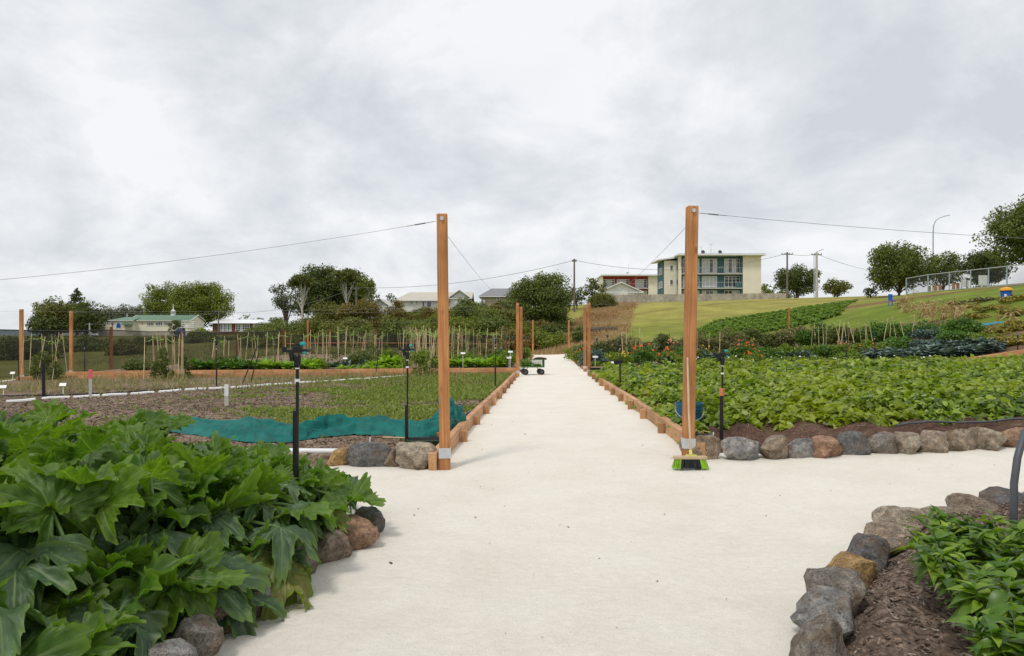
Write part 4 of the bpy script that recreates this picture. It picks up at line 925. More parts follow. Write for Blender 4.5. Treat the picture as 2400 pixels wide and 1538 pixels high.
p = hit(103, 932, .08); rod('thick short black upright pipe behind the courgette leaves', p - Vector((0, 0, .1)), P(101, 850, p.y), .045, 'black', 'upright_pipe', 'pipe')
p = hit(45, 894, .08); rod('black standpipe hugging the far corner post', p - Vector((0, 0, .1)), P(43, 812, p.y), .02, 'black', 'upright_pipe', 'pipe')

# ---------------------------------------------------------------- small things on the beds
p = at(705, 9.25); a = Vector((-3.75, 9.42, zb(zl1, -3.75, 9.42) + .05)); b = Vector((-1.84, 9.2, zb(zl1, -1.84, 9.2) + .05))
t = thing('drain_pipe', 'white plastic drain pipe lying behind the border stones', 'pipe', a); dv = b - a
v_ = MB(); n = 16; ax = dv.normalized(); u_ = ax.orthogonal().normalized(); w_ = ax.cross(u_)
for e, r in ((0, .037), (1, .037)):
    pass
MB().tube([(0, 0, 0), dv * .5, dv], .037, 16, cap=False).build('pipe', M['pipe'], t, smooth=True); MB().tube([dv * .02, dv * .99], .033, 16).build('pipe_inside', M['hose'], t)
p = hit(864, 1050, .08); rod('small white plastic peg behind the dark stone', p - Vector((0, 0, .06)), P(868, 1025, p.y), .010, 'whitepl', 'peg', 'peg')
# seed tray
p = hit(993, 1052, .08); t = thing('seed_tray', 'dark green seed tray with black lining between the stones and post', 'tray', (p.x, p.y + .02, zb(zl1, p.x, p.y) + .01), .12)
m = MB(); w, d, h = .42, .32, .10
def ring(w, d, z): return [(-w / 2, -d / 2, z), (w / 2, -d / 2, z), (w / 2, d / 2, z), (-w / 2, d / 2, z)]
m.add(ring(w * .86, d * .84, 0) + ring(w, d, h) + ring(w + .03, d + .03, h) + ring(w + .03, d + .03, h - .015), [(3, 2, 1, 0)] + [(i + 4 * k, (i + 1) % 4 + 4 * k, (i + 1) % 4 + 4 * (k + 1), i + 4 * (k + 1)) for k in range(3) for i in range(4)])
m.build('tray', M['traygreen'], t); MB().add(ring(w * .85, d * .83, .03) + ring(w * .985, d * .985, h - .002), [(0, 1, 2, 3)] + [(i, (i + 1) % 4, (i + 1) % 4 + 4, i + 4) for i in range(4)]).build('lining', M['black'], t)
p = hit(1016, 1022, .1); o = MB().box((0, 0, .03), (.5, .07, .06)).build('timber_offcut', M['stake'], bevel=.004); o.location = (p.x, p.y + .05, zb(zl1, p.x, p.y)); o.rotation_euler = (0, 0, -.5); lab(o, 'pale timber offcut lying behind the seed tray', 'timber')
p = hit(940, 1030, .1); a = Vector((p.x - .28, p.y + .12, zb(zl1, p.x, p.y) + .012)); rod('thin cane lying on the soil beside the shade cloth', a, a + Vector((.55, -.12, .005)), .010, 'cane', 'cane', 'cane')
p = hit(671, 1032, .1); t = thing('marker', 'small orange marker tag by the shade cloth edge', 'marker', (p.x, p.y, zb(zl1, p.x, p.y))); MB().tube([(0, 0, -.05), (0, 0, .07)], .008, 6).build('peg', M['whitepl'], t); MB().box((0, 0, .08), (.065, .02, .05)).build('tag', M['orange'], t)
# pegs
p = hit(212, 936, .08); t = thing('survey_peg', 'white wooden peg with fluorescent pink top', 'peg', p, .3); MB().box((0, 0, .33), (.07, .04, .86)).build('peg', M['concrete'], t); MB().box((0, 0, .66), (.075, .045, .24)).build('painted_top', M['pink'], t)
p = hit(531, 952, .08); t = thing('survey_peg', 'plain white peg standing before the white dripline', 'peg', p, .1); MB().box((0, 0, .14), (.085, .04, .36)).build('peg', M['concrete'], t); MB().box((0, 0, .36), (.088, .043, .26)).build('painted_top', M['whitepl'], t)
# labels on posts
def tlabel(label, p, h, w=.16, group='white crop labels', s=1):
    t = thing('crop_label', label, 'label', p, .1, group); MB().box((0, 0, h / 2 - .04), (.022 * s, .012, h + .08)).build('peg', M['whitepl'], t)
    o = MB().box((0, 0, 0), (w * s, .012, .10 * s)).build('plate', M['whitepl'], t); o.location = (0, -.02, h + .02); o.rotation_euler = (-.6, 0, 0)
for px, py, h, lb in [(148, 926, .28, 'white crop label standing in the mulch behind the courgettes'), (8, 930, .26, 'white crop label at the edge of the black hose'), (30, 893, .3, 'white crop label at the foot of the far corner post')]:
    tlabel(lb, hit(px, py, .08), h, .18)
for px, d, h in [(809, 37.5, .45), (1085, 36, .7), (1196, 36, .75), (1193, 34.6, .5)]:
    p = at(px, d); p.z = zb(zl2, p.x, p.y); tlabel('small white crop label among the staked vegetables', p, h, .22)
for px, d, h in [(1395, 34.8, .5), (1432, 34.3, .22)]:
    p = at(px, d); p.z = zb(zr2, p.x, p.y); tlabel('small white crop label at the front of the marigold bed', p, h, .25)
# dripline of white lay-flat pieces and a black hose
t = thing('dripline', 'white dripline running slantwise across the weedy bed', 'irrigation line', (0, 0, 0)); a, b = hit(15, 942, .1), hit(1085, 874, .1); n = 22
for i in range(n):
    q0, q1 = a.lerp(b, i / n), a.lerp(b, (i + .84) / n); mid = q0.lerp(q1, .5)
    MB().tube([(q.x, q.y + .06 * math.sin(i * 1.3), zb(zl1, q.x, q.y) + .012) for q in (q0, q0.lerp(q1, .33), q0.lerp(q1, .66), q1)], .05, 8).build('segment', M['whitepl'], t)
def groundline(label, pts, r, mat, fn=None, name='hose', cat='hose', dz=.0, group=None, n=10):
    P2 = []
    for i in range(len(pts) - 1):
        for k in range(n):
            f = k / n; x = pts[i][0] * (1 - f) + pts[i + 1][0] * f; y = pts[i][1] * (1 - f) + pts[i + 1][1] * f; P2.append((x + .02 * math.sin(i * 3 + k * .7), y + .03 * math.sin(i + k * .5), (zb(fn, x, y) if fn else gz(x, y)) + r + dz))
    return lab(MB().tube(P2, r, 7).build(name, M[mat], smooth=True), label, cat, group)
q = [hit(-40, 930, .1), hit(60, 928, .1), hit(200, 925, .1), hit(320, 918, .1), hit(420, 910, .1)]; groundline('black irrigation hose lying behind the courgette bed', [(v.x, v.y) for v in q], .02, 'black', zl1)
groundline('dark hose along the inside of the timber edging by the weeds', [(xc(y) - 1.72 - .04 * math.sin(y), y) for y in np.arange(11, 29, 1.5)], .018, 'hose', zl1, n=4)
groundline('grey irrigation hose lying on the mounds behind the border stones', [(4.9, 9.42), (5.3, 9.5), (5.9, 9.58), (6.6, 9.62), (8.0, 9.68)], .014, 'hose', lambda X, Y: GZ(X, Y) + .22 + .015 * np.sin(X * 5), dz=.02)
p = at(2376, 5.35); p.z = zb(zpb, p.x, p.y)
lab(MB().tube([p - Vector((0, 0, .1)), p + Vector((0, 0, .12)), p + Vector((.015, .02, .30)), p + Vector((.06, .05, .48)), p + Vector((.16, .12, .66)), p + Vector((.34, .24, .74)), p + Vector((.6, .4, .70)), p + Vector((.9, .5, .4)), p + Vector((1.0, .55, .0))], .026, 12).build('bent_pipe', M['hose'], smooth=True), 'dark grey bent pipe arching up beside the pepper plants', 'pipe')

# bucket with printed name
bx, by = 2.585, 10.8; bz = gz(bx, by) + .02; RB, RT, BH = .165, .196, .45
t = thing('bucket', 'dark blue plastic bucket with printed name behind the broom post', 'bucket', (bx, by, bz))
m = MB(); m.lathe([(RB, 0), (RT - .012, .30), (RT - .010, .312), (RT + .002, .315), (RT + .002, .325), (RT - .006, .33), (RT - .004, .355), (RT + .006, .358), (RT + .006, .37), (RT - .003, .374), (RT, .405), (RT + .008, .408), (RT + .008, BH), (RT - .004, BH), (RB - .004, .012), (.0, .012)], 40, cap=False); m.build('body', M['bucket'], t, smooth=False)
MB().tube([((RT + .012) * math.cos(a), (RT + .012) * math.sin(a) - .01, .36 - .15 * math.sin(math.pi * i / 20)) for i, a in [(k, -math.pi * k / 20) for k in range(21)]], .004, 6).build('bail_handle', M['galv'], t)
def wraptext(txt, size, zc, mat, parent, r0, name, ang0=-math.pi / 2):
    cu = bpy.data.curves.new('t', 'FONT'); cu.body = txt; cu.size = size; cu.align_x = 'CENTER'; cu.align_y = 'CENTER'; cu.resolution_u = 3; cu.space_character = .95
    to = bpy.data.objects.new('t', cu); COL.objects.link(to); bpy.context.view_layer.update()
    me = bpy.data.meshes.new_from_object(to.evaluated_get(bpy.context.evaluated_depsgraph_get())); bpy.data.objects.remove(to)
    bm = bmesh.new(); bm.from_mesh(me); bmesh.ops.triangulate(bm, faces=bm.faces); bmesh.ops.subdivide_edges(bm, edges=[e for e in bm.edges if e.calc_length() > size * .3], cuts=1); 
    for v in bm.verts:
        z = zc + v.co.y; r = RB + (RT - .012 - RB) * z / .30 + r0; a = ang0 + v.co.x / r; v.co = Vector((r * math.cos(a), r * math.sin(a), z))
    bm.to_mesh(me); bm.free(); me.name = name; me.materials.clear(); return link(name, me, M[mat], parent)
aim = math.atan2(-by, -bx)
wraptext('BUNNINGS', .064, .185, 'whitepl', t, .002, 'lettering', aim)
m = MB(); n = 16; V = []
for i in range(n + 1):
    a = aim + (i / n - .5) * 1.72
    for z in (.115, .152): r = RB + (RT - .012 - RB) * z / .30 + .0015; V.append((r * math.cos(a), r * math.sin(a), z))
m.add(V, [(2 * i, 2 * i + 2, 2 * i + 3, 2 * i + 1) for i in range(n)]); bd = m.build('red_band', M['red'], t)
wraptext('warehouse', .042, .134, 'whitepl', t, .0035, 'lettering', aim)

# broom
hx, hy = 1.965, 8.16; hz = gz(hx, hy) + .012
t = thing('broom', 'wide broom with green and black bristles leaning on the timber post', 'broom', (hx, hy, hz), -.02)
for nm, x0, x1, mt, sd in (('bristles', -.195, -.115, (.28, .52, .03), 1), ('bristles', -.115, .115, (.018, .022, .024), 2), ('bristles', .115, .195, (.28, .52, .03), 3)):
    rb = random.Random(sd); m = MB()
    for k in range(int((x1 - x0) * 1500)):
        x = rb.uniform(x0, x1) * .88; y = rb.uniform(-.028, .028); fx = x * 1.17 + rb.uniform(-.008, .008); fy = y * 2.0 - .01 + rb.uniform(-.006, .006); w = .0022
        m.add([(x - w, y, .105), (x + w, y, .105), (fx + w, fy, rb.uniform(0, .014)), (fx - w, fy, rb.uniform(0, .014))], [(0, 1, 2, 3)])
        m.add([(x, y - w, .105), (x, y + w, .105), (fx, fy + w, .004), (fx, fy - w, .004)], [(0, 1, 2, 3)])
    k_ = 'bristle%d' % sd
    M[k_] = M.get('bristle1') if sd == 3 else plain('green_bristle' if sd == 1 else 'black_bristle', mt, .5, .25, 30); m.build(nm, M[k_], t)
MB().box((0, 0, .122), (.37, .062, .036)).build('head', M['handlewood'], t, bevel=.006)
MB().box((.01, 0, .146), (.12, .03, .014)).tube([(.01, 0, .15), (.008, .02, .20)], .018, 10).build('socket', M['broomplastic'], t)
pt = POSTS['R1']; top = Vector((2.055, 8.705, 1.33)) - Vector((hx, hy, hz)); MB().tube([(.01, .005, .15), tuple(top * .5), tuple(top)], .0125, 10).build('handle', M['handlewood'], t)
# watering rose / hose gun by the post
p = Vector((2.36, 8.95, gz(2.36, 8.95) + .16)); t = thing('hose_gun', 'black and grey hose spray gun resting on the corner stone', 'hose gun', p)
MB().tube([(-.16, .06, .10), (-.06, .03, .085), (.02, 0, .08)], [.016, .018, .02], 10).build('barrel', M['black'], t); MB().tube([(.01, 0, .08), (.05, -.015, .075), (.075, -.02, .07), (.08, -.022, .07)], [.022, .05, .056, .045], 14).build('rose', M['hose'], t)
MB().tube([(.058, -.017, .074), (.068, -.019, .072)], .0575, 16).tube([(-.10, .04, .10), (-.04, .03, .14), (.04, 0, .125)], .005, 6).build('green_trim', M['broomplastic'], t); MB().tube([(.0, 0, .07), (.03, .01, -.02)], .016, 8).build('handle', M['black'], t)

# garden wagon
p = hit(1248, 879); t = thing('garden_wagon', 'green mesh garden wagon loaded with seedlings and dark soil', 'wagon', (p.x, p.y + .25, gz(p.x, p.y + .25)), .12)
LZ, WX, DY = .34, .98, .55
m = MB(); m.box((0, 0, LZ), (WX, DY, .05))
m.build('bed', M['cartgreen'], t, bevel=.01)
for sx, sy, w, d in ((0, -DY / 2 + .012, WX, .02), (0, DY / 2 - .012, WX, .02), (-WX / 2 + .012, 0, .02, DY - .05), (WX / 2 - .012, 0, .02, DY - .05)):
    m = MB(); n = 6
    for k in range(n + 1):
        if w > d: m.box((sx - w / 2 + .01 + (w - .02) * k / n, sy, LZ + .165), (.012, .014, .28))
        else: m.box((sx, sy - d / 2 + .01 + (d - .02) * k / n, LZ + .165), (.014, .012, .28))
    for z in (LZ + .10, LZ + .17, LZ + .24, LZ + .305): m.box((sx, sy, z), (w + .004, d + .004, .012 if z < LZ + .3 else .022))
    m.build('side_panel', M['cartgreen'], t)
for sx in (-.33, .36):
    for sy in (-.26, .26):
        w = thing('wheel', None, None, (sx, sy, .125)); w.parent = t; w.rotation_euler = (0, 0, .25 if sx < 0 else 0)
        MB().tube([(0, -.045, 0), (0, -.035, 0), (0, .035, 0), (0, .045, 0)], [.10, .126, .126, .10], 20).build('tyre', M['rubber'], w); MB().tube([(0, -.05, 0), (0, .05, 0)], .05, 14).build('rim', M['hose'], w)
MB().tube([(-.33, -.26, .13), (-.33, .26, .13)], .014, 6).tube([(.36, -.26, .13), (.36, .26, .13)], .014, 6).tube([(.36, 0, .13), (.2, 0, .30)], .014, 6).tube([(-.33, 0, .13), (-.2, 0, .30)], .014, 6).build('axle', M['black'], t)
MB().tube([(-.45, 0, .16), (-.62, 0, .25), (-.70, 0, .62)], .014, 6).box((-.70, 0, .63), (.03, .16, .03)).build('pull_handle', M['black'], t)
b = bush('seedlings', 'leafy seedlings piled in the garden wagon', 'seedlings', (p.x - .24, p.y + .25, gz(p.x, p.y) + LZ + .02), .52, .46, .33, M['herb'], 3, .06, 1.0)
m = MB(); m.lathe([(.28, 0), (.30, .03), (.25, .07), (.12, .10), (.0, .105)], 18); me = m.mesh('soil_heap', smooth=True)
for v in me.vertices: v.co += Vector((0, 0, .03 * mnoise.noise(v.co * 11))); v.co.y *= .7
o = link('soil_heap', me, M['soildark']); o.location = (p.x + .34, p.y + .27, gz(p.x, p.y) + LZ + .30); lab(o, 'heap of dark soil in a flat tray on the wagon rim', 'soil')
b = bush('seedlings', 'small green seedlings under the soil tray in the wagon', 'seedlings', (p.x + .22, p.y + .25, gz(p.x, p.y) + LZ + .02), .36, .4, .14, M['herb'], 5, .05, 1.0)
# black crates at the bed corners
for px, d, w, lb in [(1405, 30.2, .75, 'black crate at the corner of the sweet potato bed by the path'), (1434, 35.2, .9, 'black crate among the yellow marigolds')]:
    q = at(px, d); zz = zb(zr1 if d < 32 else zr2, q.x, q.y); t = thing('crate', lb, 'crate', (q.x, q.y, zz - .03)); m = MB()
    for a, b, c, e in ((0, -.22, w, .03), (0, .22, w, .03), (-w / 2, 0, .03, .44), (w / 2, 0, .03, .44)): m.box((a, b, .17), (c, e, .34))
    m.build('side', M['black'], t); MB().box((0, 0, .34), (w + .05, .5, .03)).build('rim', M['black'], t)
# ---------------------------------------------------------------- staked vegetables left of the path
def canes(label, px, d, w, dep, n, h, seed, fn, vine=None, twine=True, group='bamboo cane frames', lean=.12):
    p = at(px, d); z0 = zb(fn, p.x, p.y); rg = random.Random(seed); t = thing('cane_trellis', label, 'trellis', (p.x, p.y, z0), group=group)
    tops = []
    for k in range(n):
        x = (k + .5) / n * w - w / 2 + rg.uniform(-.08, .08); y = rg.choice((-1, 1)) * dep / 2 + rg.uniform(-.05, .05); H = h * rg.uniform(.88, 1.1)
        tx = x + rg.uniform(-lean, lean); ty = y * .35
        zz = zb(fn, p.x + x, p.y + y) - z0
        MB().tube([(x, y, zz - .05), ((x + tx) / 2 + rg.uniform(-.012, .012), (y + ty) / 2, H / 2), (tx, ty, H)], [.016, .015, .012], 5).build('cane', M['cane'], t); tops.append((tx, ty, H * .90))
    if twine and n > 3:
        tops.sort(); m = MB(); ln = []
        for i in range(len(tops) - 1):
            for f in (0, .5): a, b = Vector(tops[i]), Vector(tops[i + 1]); ln.append(a.lerp(b, f) - Vector((0, 0, .03 if f else 0)))
        m.tube(ln, .010, 4); m.build('twine', M['twine'], t)
        rngn = np.random.default_rng(seed); pts = np.array([tuple(v) for v in ln]); k = rngn.integers(0, len(pts), 26 * max(1, int(w))); pp = pts[k] + rngn.normal(size=(len(k), 3)) * .05
        nn = rngn.normal(size=(len(k), 3)); V, Fc = leaf_arrays(pp, rngn.normal(size=(len(k), 3)), nn, rngn.uniform(.06, .14, len(k)), rngn.uniform(.03, .06, len(k)), .1); link('tie_leaves', npmesh('tie_leaves', V, Fc), M['lettuce'], t)
    if vine:
        mt, vh, dens = vine; dens *= 1.5; rngn = np.random.default_rng(seed + 50); cl = []
        for k in range(int(w * 6) + 5):
            r = rngn.uniform(.12, .24); cl.append(((rngn.uniform(-w / 2, w / 2), rngn.uniform(-dep / 2, dep / 2), r * .6 + rngn.random() ** 1.1 * max(.05, vh - r)), (r, r, r * 1.2)))
        V, Fc = foliage(rngn, cl, .11, dens, .2, .9, .55); V[:, 2] = np.maximum(V[:, 2], -.03); link('vine', npmesh('vine', V, Fc), M[mt], t)
    return t
canes('cane frame round a tomato bush between the two far corner posts', 108, 30.0, 1.7, .6, 8, 1.75, 1, zl1, ('tomato', 1.15, 1.15), lean=.2)
canes('crowded cane frame over a tomato bush in the weedy bed', 392, 29.6, 1.75, .7, 18, 1.72, 2, zl1, ('tomato', 1.1, 1.3))
canes('narrow cane wigwam over a bush at the dripline end', 975, 29.0, 1.05, .7, 8, 1.85, 3, zl1, ('herb', 1.05, .7), lean=.25)
canes('pair of splayed canes with a dry vine right of the wigwam', 1008, 29.6, .6, .5, 5, 1.9, 4, zl1, ('tomato', .8, .3), lean=.3)
VB = [(520, 39, 1.2, 5, 1.55, None), (585, 39, 1.4, 6, 1.75, None), (655, 40, 1.6, 6, 1.8, ('drybean', 1.2, .25)), (738, 38, 1.5, 7, 1.85, ('drybean', 1.0, .2)), (785, 38.5, 1.3, 7, 1.95, ('tomato', .9, .3)), (845, 42, 1.8, 9, 1.8, ('drybean', 1.5, .4)), (880, 41, 1.4, 7, 1.8, ('tomato', 1.2, .5)), (968, 40, 1.7, 13, 1.95, ('drybean', 1.4, .3)), (1005, 40.5, 1.6, 11, 2.0, ('tomato', 1.2, .3)), (1045, 41, 1.7, 11, 1.95, ('drybean', 1.5, .3)), (1085, 42, 1.6, 9, 1.95, ('tomato', 1.5, .4)), (1130, 44, 2.4, 9, 1.9, ('drybean', 1.75, 1.0)), (1160, 47, 2.0, 6, 1.8, ('drybean', 1.7, 1.0))]
for i, (px, d, w, n, h, v) in enumerate(VB):
    what = 'bare' if v is None else {'drybean': 'pale bean vine on a', 'tomato': 'tomato foliage on a'}[v[0]]
    canes((what + ' bamboo cane frame in the staked vegetable bed'), px, d, w, .8, n, h, 20 + i, zl2, v)
def plantmesh(seed, n, L, h, spread, ratio=.55, fold=.2):
    rng = np.random.default_rng(seed); a = rng.uniform(0, 6.283, n); r = rng.random(n) ** .6
    D = np.stack([np.cos(a) * (.25 + r), np.sin(a) * (.25 + r), 1.35 - r * 1.0], 1); p = np.stack([np.cos(a) * r * spread * .45, np.sin(a) * r * spread * .45, rng.random(n) * h * .5], 1)
    nn = np.stack([-np.cos(a) * .6, -np.sin(a) * .6, np.ones(n)], 1) + rng.normal(size=(n, 3)) * .2
    return npmesh('leafy_plant', *leaf_arrays(p, D, nn, L * rng.uniform(.6, 1.2, n), L * ratio * rng.uniform(.8, 1.2, n), fold, .25))
def plantrow(name, label, cat, group, mat, spots, fn, L, h, spread, n=34, seed=0, ratio=.55):
    ms = [plantmesh(seed + k, n, L, h, spread, ratio) for k in range(4)]
    for me in ms: me.materials.append(M[mat])
    rg = random.Random(seed)
    for i, (x, y) in enumerate(spots):
        o = link(name, ms[i % 4]); o.location = (x, y, (zb(fn, x, y) if fn else gz(x, y)) - .01); o.rotation_euler = (0, 0, rg.uniform(0, 6)); s = rg.uniform(.8, 1.2); o.scale = (s, s, s * rg.uniform(.9, 1.1)); lab(o, label, cat, group)
rg = random.Random(2)
def rowspots(px0, px1, d, step, jit=.12, rows=1, dd=.5):
    o = []
    for r in range(rows):
        x = (px0 - HX) / F * d
        while x < (px1 - HX) / F * (d + r * dd): o.append((x + rg.uniform(-jit, jit), d + r * dd + rg.uniform(-jit, jit))); x += step
    return o
plantrow('chard_plant', 'dark green chard plant in the row behind the sleeper edging', 'chard', 'chard row left of the path', 'chard', rowspots(440, 600, 35.0, .42, rows=2, dd=.6), zl2, .42, .4, .6, 60, 1)
plantrow('lettuce_plant', 'bright green lettuce in the row behind the sleeper edging', 'lettuce', 'lettuce row left of the path', 'lettuce', rowspots(600, 745, 34.9, .42, rows=2, dd=.55), zl2, .42, .4, .55, 60, 2)
plantrow('lettuce_plant', 'bright green lettuce in the row behind the sleeper edging', 'lettuce', 'lettuce row left of the path', 'lettuce', rowspots(800, 945, 34.8, .45, rows=1), zl2, .26, .2, .42, 30, 3)
plantrow('lettuce_plant', 'bright green lettuce in the row behind the sleeper edging', 'lettuce', 'lettuce row left of the path', 'lettuce', rowspots(875, 945, 35.6, .42, rows=2, dd=.6), zl2, .45, .5, .55, 60, 4)
plantrow('lettuce_plant', 'bright green lettuce growing near the path corner of the vegetable bed', 'lettuce', 'lettuces near the path corner', 'lettuce', rowspots(1030, 1185, 36.5, .5, rows=2, dd=.7), zl2, .40, .4, .55, 60, 5)
plantrow('kale_plant', 'grey green kale plant among the canes', 'kale', 'kale among the canes', 'brass', rowspots(735, 850, 36.6, .6), zl2, .4, .35, .5, 26, 6)
k = 0
for px, d, w, h, mt, lb in [(530, 37.5, 2.2, .8, 'tomato', 'low tomato bush behind the chard row'), (740, 36, 1.2, .7, 'herb', 'pale leafy bush below the sprinkler head canes'), (845, 38, 1.8, 1.0, 'tomato', 'brownish tomato bush behind the lettuces'), (905, 40, 1.6, 1.1, 'herb', 'bright bush with orange flowers behind the lettuces'), (1100, 39.5, 2.0, .9, 'herb', 'green herb bush at the path side of the canes'), (1188, 37, 1.4, .9, 'herb', 'yellow green bush beside the wagon corner'), (1175, 42, 2.0, 1.0, 'chard', 'dark leafy bush behind the wagon corner'), (1222, 52, 1.8, 1.2, 'herb', 'green bush between the far path posts'), (322, 35.6, 1.3, .75, 'tomato', 'rounded dark bush behind the end of the sleeper edging'), (1150, 50, 3.0, 1.2, 'drybean', 'pale bean thicket at the back of the vegetable bed'), (1050, 52, 5, .9, 'herb', 'low green thicket at the back of the vegetable bed'), (900, 52, 6, .8, 'tomato', 'low brown thicket at the back of the vegetable bed')]:
    p = at(px, d); bush('vegetable_bush', lb, 'bush', (p.x, p.y, zb(zl2, p.x, p.y)), w, 1.1, h, M[mt], 100 + k, .11, .85); k += 1

# ---------------------------------------------------------------- flowers and vegetables right of the path
FL = MB()
for r0, z0 in ((.045, 0), (.036, .012), (.022, .022)): FL.lathe([(.008, z0), (r0, z0 + .008), (r0 * .8, z0 + .018)], 9)
FLS = {}
for k_ in ('marigold', 'yellowfl', 'whitefl', 'pinkfl'): FLS[k_] = FL.mesh('flower', fix=False)
M['pinkfl'] = plain('pink_petals', (.75, .26, .20), .6, .2, 30)
def flowerbush(label, px, d, w, h, mt, fl, nfl, seed, fs=1.0):
    p = at(px, d); rg = random.Random(seed); t = thing('flower_bush', label, 'flower bush', (p.x, p.y, zb(zr2, p.x, p.y)))
    bush('foliage', None, None, (0, 0, 0), w, .9, h, M[mt], seed, .09, 1.0, parent=t)
    for k in range(nfl):
        a = rg.uniform(0, 6.28); r = math.sqrt(rg.random()) * .85; x, y = math.cos(a) * r * w / 2, math.sin(a) * r * .45
        f = link('flower', FLS[fl], M[fl], t); f.location = (x, y, h * math.sqrt(max(.15, 1 - r * r)) * rg.uniform(.7, 1.06)); s = fs * rg.uniform(.7, 1.2); f.scale = (s, s, s); f.rotation_euler = (rg.uniform(.1, .9), rg.uniform(-.4, .4), 0)
flowerbush('yellow marigold bush beside the path post', 1452, 36, 1.3, .85, 'herb', 'yellowfl', 13, 1)
flowerbush('large orange marigold bush with many blooms right of the yellow one', 1508, 37, 1.5, 1.15, 'chard', 'marigold', 20, 2, 1.1)
flowerbush('low orange marigold bush beside the tall post', 1566, 37.5, 1.4, .85, 'herb', 'marigold', 14, 3, 1.1)
flowerbush('dark marigold bush behind the sprinkler with orange tape', 1742, 37.5, 1.6, 1.1, 'chard', 'marigold', 16, 4, 1.1)
flowerbush('orange marigold bush right of the sprinkler with orange tape', 1765, 36.4, 1.1, .7, 'herb', 'marigold', 10, 5)
flowerbush('small marigold bush with few yellow and orange blooms behind the post', 1655, 38, 1.4, .95, 'tomato', 'yellowfl', 6, 6)
flowerbush('scattered orange marigolds among kale', 1975, 38, 1.4, .95, 'herb', 'marigold', 7, 7)
flowerbush('marigolds with a few orange heads before the cabbages', 2035, 37.5, 1.2, .8, 'tomato', 'marigold', 6, 8)
flowerbush('orange flowers at the far path edge', 1362, 44, 1.2, .95, 'herb', 'marigold', 8, 9)
flowerbush('pale pink flowering bush at the back of the bed', 1577, 46, 1.4, 1.25, 'drybean', 'pinkfl', 12, 10, 1.2)
flowerbush('low green bush dotted with white flower heads', 1690, 34.6, 3.5, .45, 'herb', 'whitefl', 12, 11)
flowerbush('low green border with white flower heads before the kale', 1880, 34.5, 4.2, .45, 'herb', 'whitefl', 12, 12)
flowerbush('low clump with white flower heads before the cabbages', 2120, 34.3, 4.5, .35, 'herb', 'whitefl', 14, 13)
k = 0
for px, d, w, h, mt, lb in [(1388, 37, 1.3, 1.0, 'brass', 'grey green bush beside the path post'), (1410, 35.2, 1.3, .4, 'herb', 'low herbs by the white crop label'), (1440, 37.5, 1.6, .95, 'herb', 'yellow green herb bush behind the crate'), (1600, 36, 2, .6, 'herb', 'low green herbs left of the tall post'), (1690, 36.5, 1.6, .75, 'herb', 'bright green bush left of the sprinkler'), (1800, 37, 2.4, .95, 'chard', 'dark green leafy bush among marigolds'), (1845, 38.5, 2.4, 1.0, 'herb', 'green leafy bush before the brassicas'), (1940, 38, 1.8, .85, 'chard', 'dark leafy bush right of the brassicas'), (2000, 36, 2.0, .6, 'herb', 'low green bush before the bean canes'), (1350, 52, 1.8, 1.2, 'herb', 'green bush at the far right path edge'), (1365, 49, 1.5, 1.4, 'drybean', 'tall straggly bush at the far right path edge'), (1925, 40, 2.6, .8, 'herb', 'low leafy bush below the bare canes'), (1985, 39.5, 2.6, .75, 'drybean', 'brownish low bush below the slanting canes'), (2050, 39, 2.8, .85, 'herb', 'bright low bush behind the first cabbages'), (2115, 39.3, 2.8, .8, 'chard', 'dark low bush behind the middle cabbages'), (2180, 38.8, 2.8, .5, 'brass', 'blue green low bush behind the middle cabbages'), (2245, 38.5, 2.8, .8, 'chard', 'dark low bush behind the last cabbages'), (2305, 38, 2.4, .7, 'herb', 'green low bush below the blue rope'), (1750, 41, 3, .9, 'herb', 'green low bush before the brown tomato hedge'), (1610, 40.5, 3, .9, 'chard', 'dark low bush behind the tall post'), (1500, 42, 3, 1.0, 'chard', 'dark low bush before the tall drying bean hedge')]:
    p = at(px, d); bush('vegetable_bush', lb, 'bush', (p.x, p.y, zb(zr2, p.x, p.y)), w, 1.1, h, M[mt], 200 + k, .12, .95); k += 1
for px, d, w, h, mt, lb in [(1420, 45, 2.2, 1.35, 'tomato', 'dark hedge of tomato plants behind the path post'), (1475, 45, 3.0, 1.75, 'drybean', 'tall drying bean hedge behind the marigolds'), (1530, 47, 2.2, 1.3, 'tomato', 'lower dark gap in the bean hedge'), (1556, 47, 1.4, 1.6, 'tomato', 'dark upright bean clump before the grass slope'), (1640, 46, 3.0, 1.65, 'drybean', 'drying bean hedge behind the tall post'), (1710, 46.5, 3.0, 1.6, 'drybean', 'drying bean hedge behind the sprinkler'), (1785, 47, 3.2, 1.7, 'tomato', 'brown tomato hedge behind the marigolds'), (1850, 47, 2.6, 1.7, 'drybean', 'drying bean hedge before the distant post'), (1915, 46, 2.4, 1.5, 'chard', 'dark green potato hedge right of the distant post'), (1985, 44, 3.0, 1.4, 'tomato', 'brown tomato hedge with canes before the slope'), (2060, 43, 2.6, 1.2, 'chard', 'green bean hedge behind the cabbages'), (2130, 42, 3.0, 1.1, 'chard', 'dark green leafy hedge behind the cabbages'), (2200, 41, 3.0, .6, 'brass', 'blue green leafy hedge behind the cabbages'), (2255, 40, 2.2, .9, 'chard', 'last dark bush of the hedge behind the cabbages')]:
    p = at(px, d); bush('bean_hedge', lb, 'hedge', (p.x, p.y, gz(p.x, p.y) + .05), w * 1.25, 1.3, h * 1.22, M[mt], 230 + k, .13, .9, n=44); k += 1
canes('canes with pale bean vine behind the orange marigolds', 1482, 41.5, 1.3, .6, 8, 1.75, 61, zr2, ('drybean', 1.5, .5))
canes('slanting canes in the tomato hedge before the slope', 1998, 42, 2.4, .7, 12, 1.5, 62, zr2, None, lean=.35)
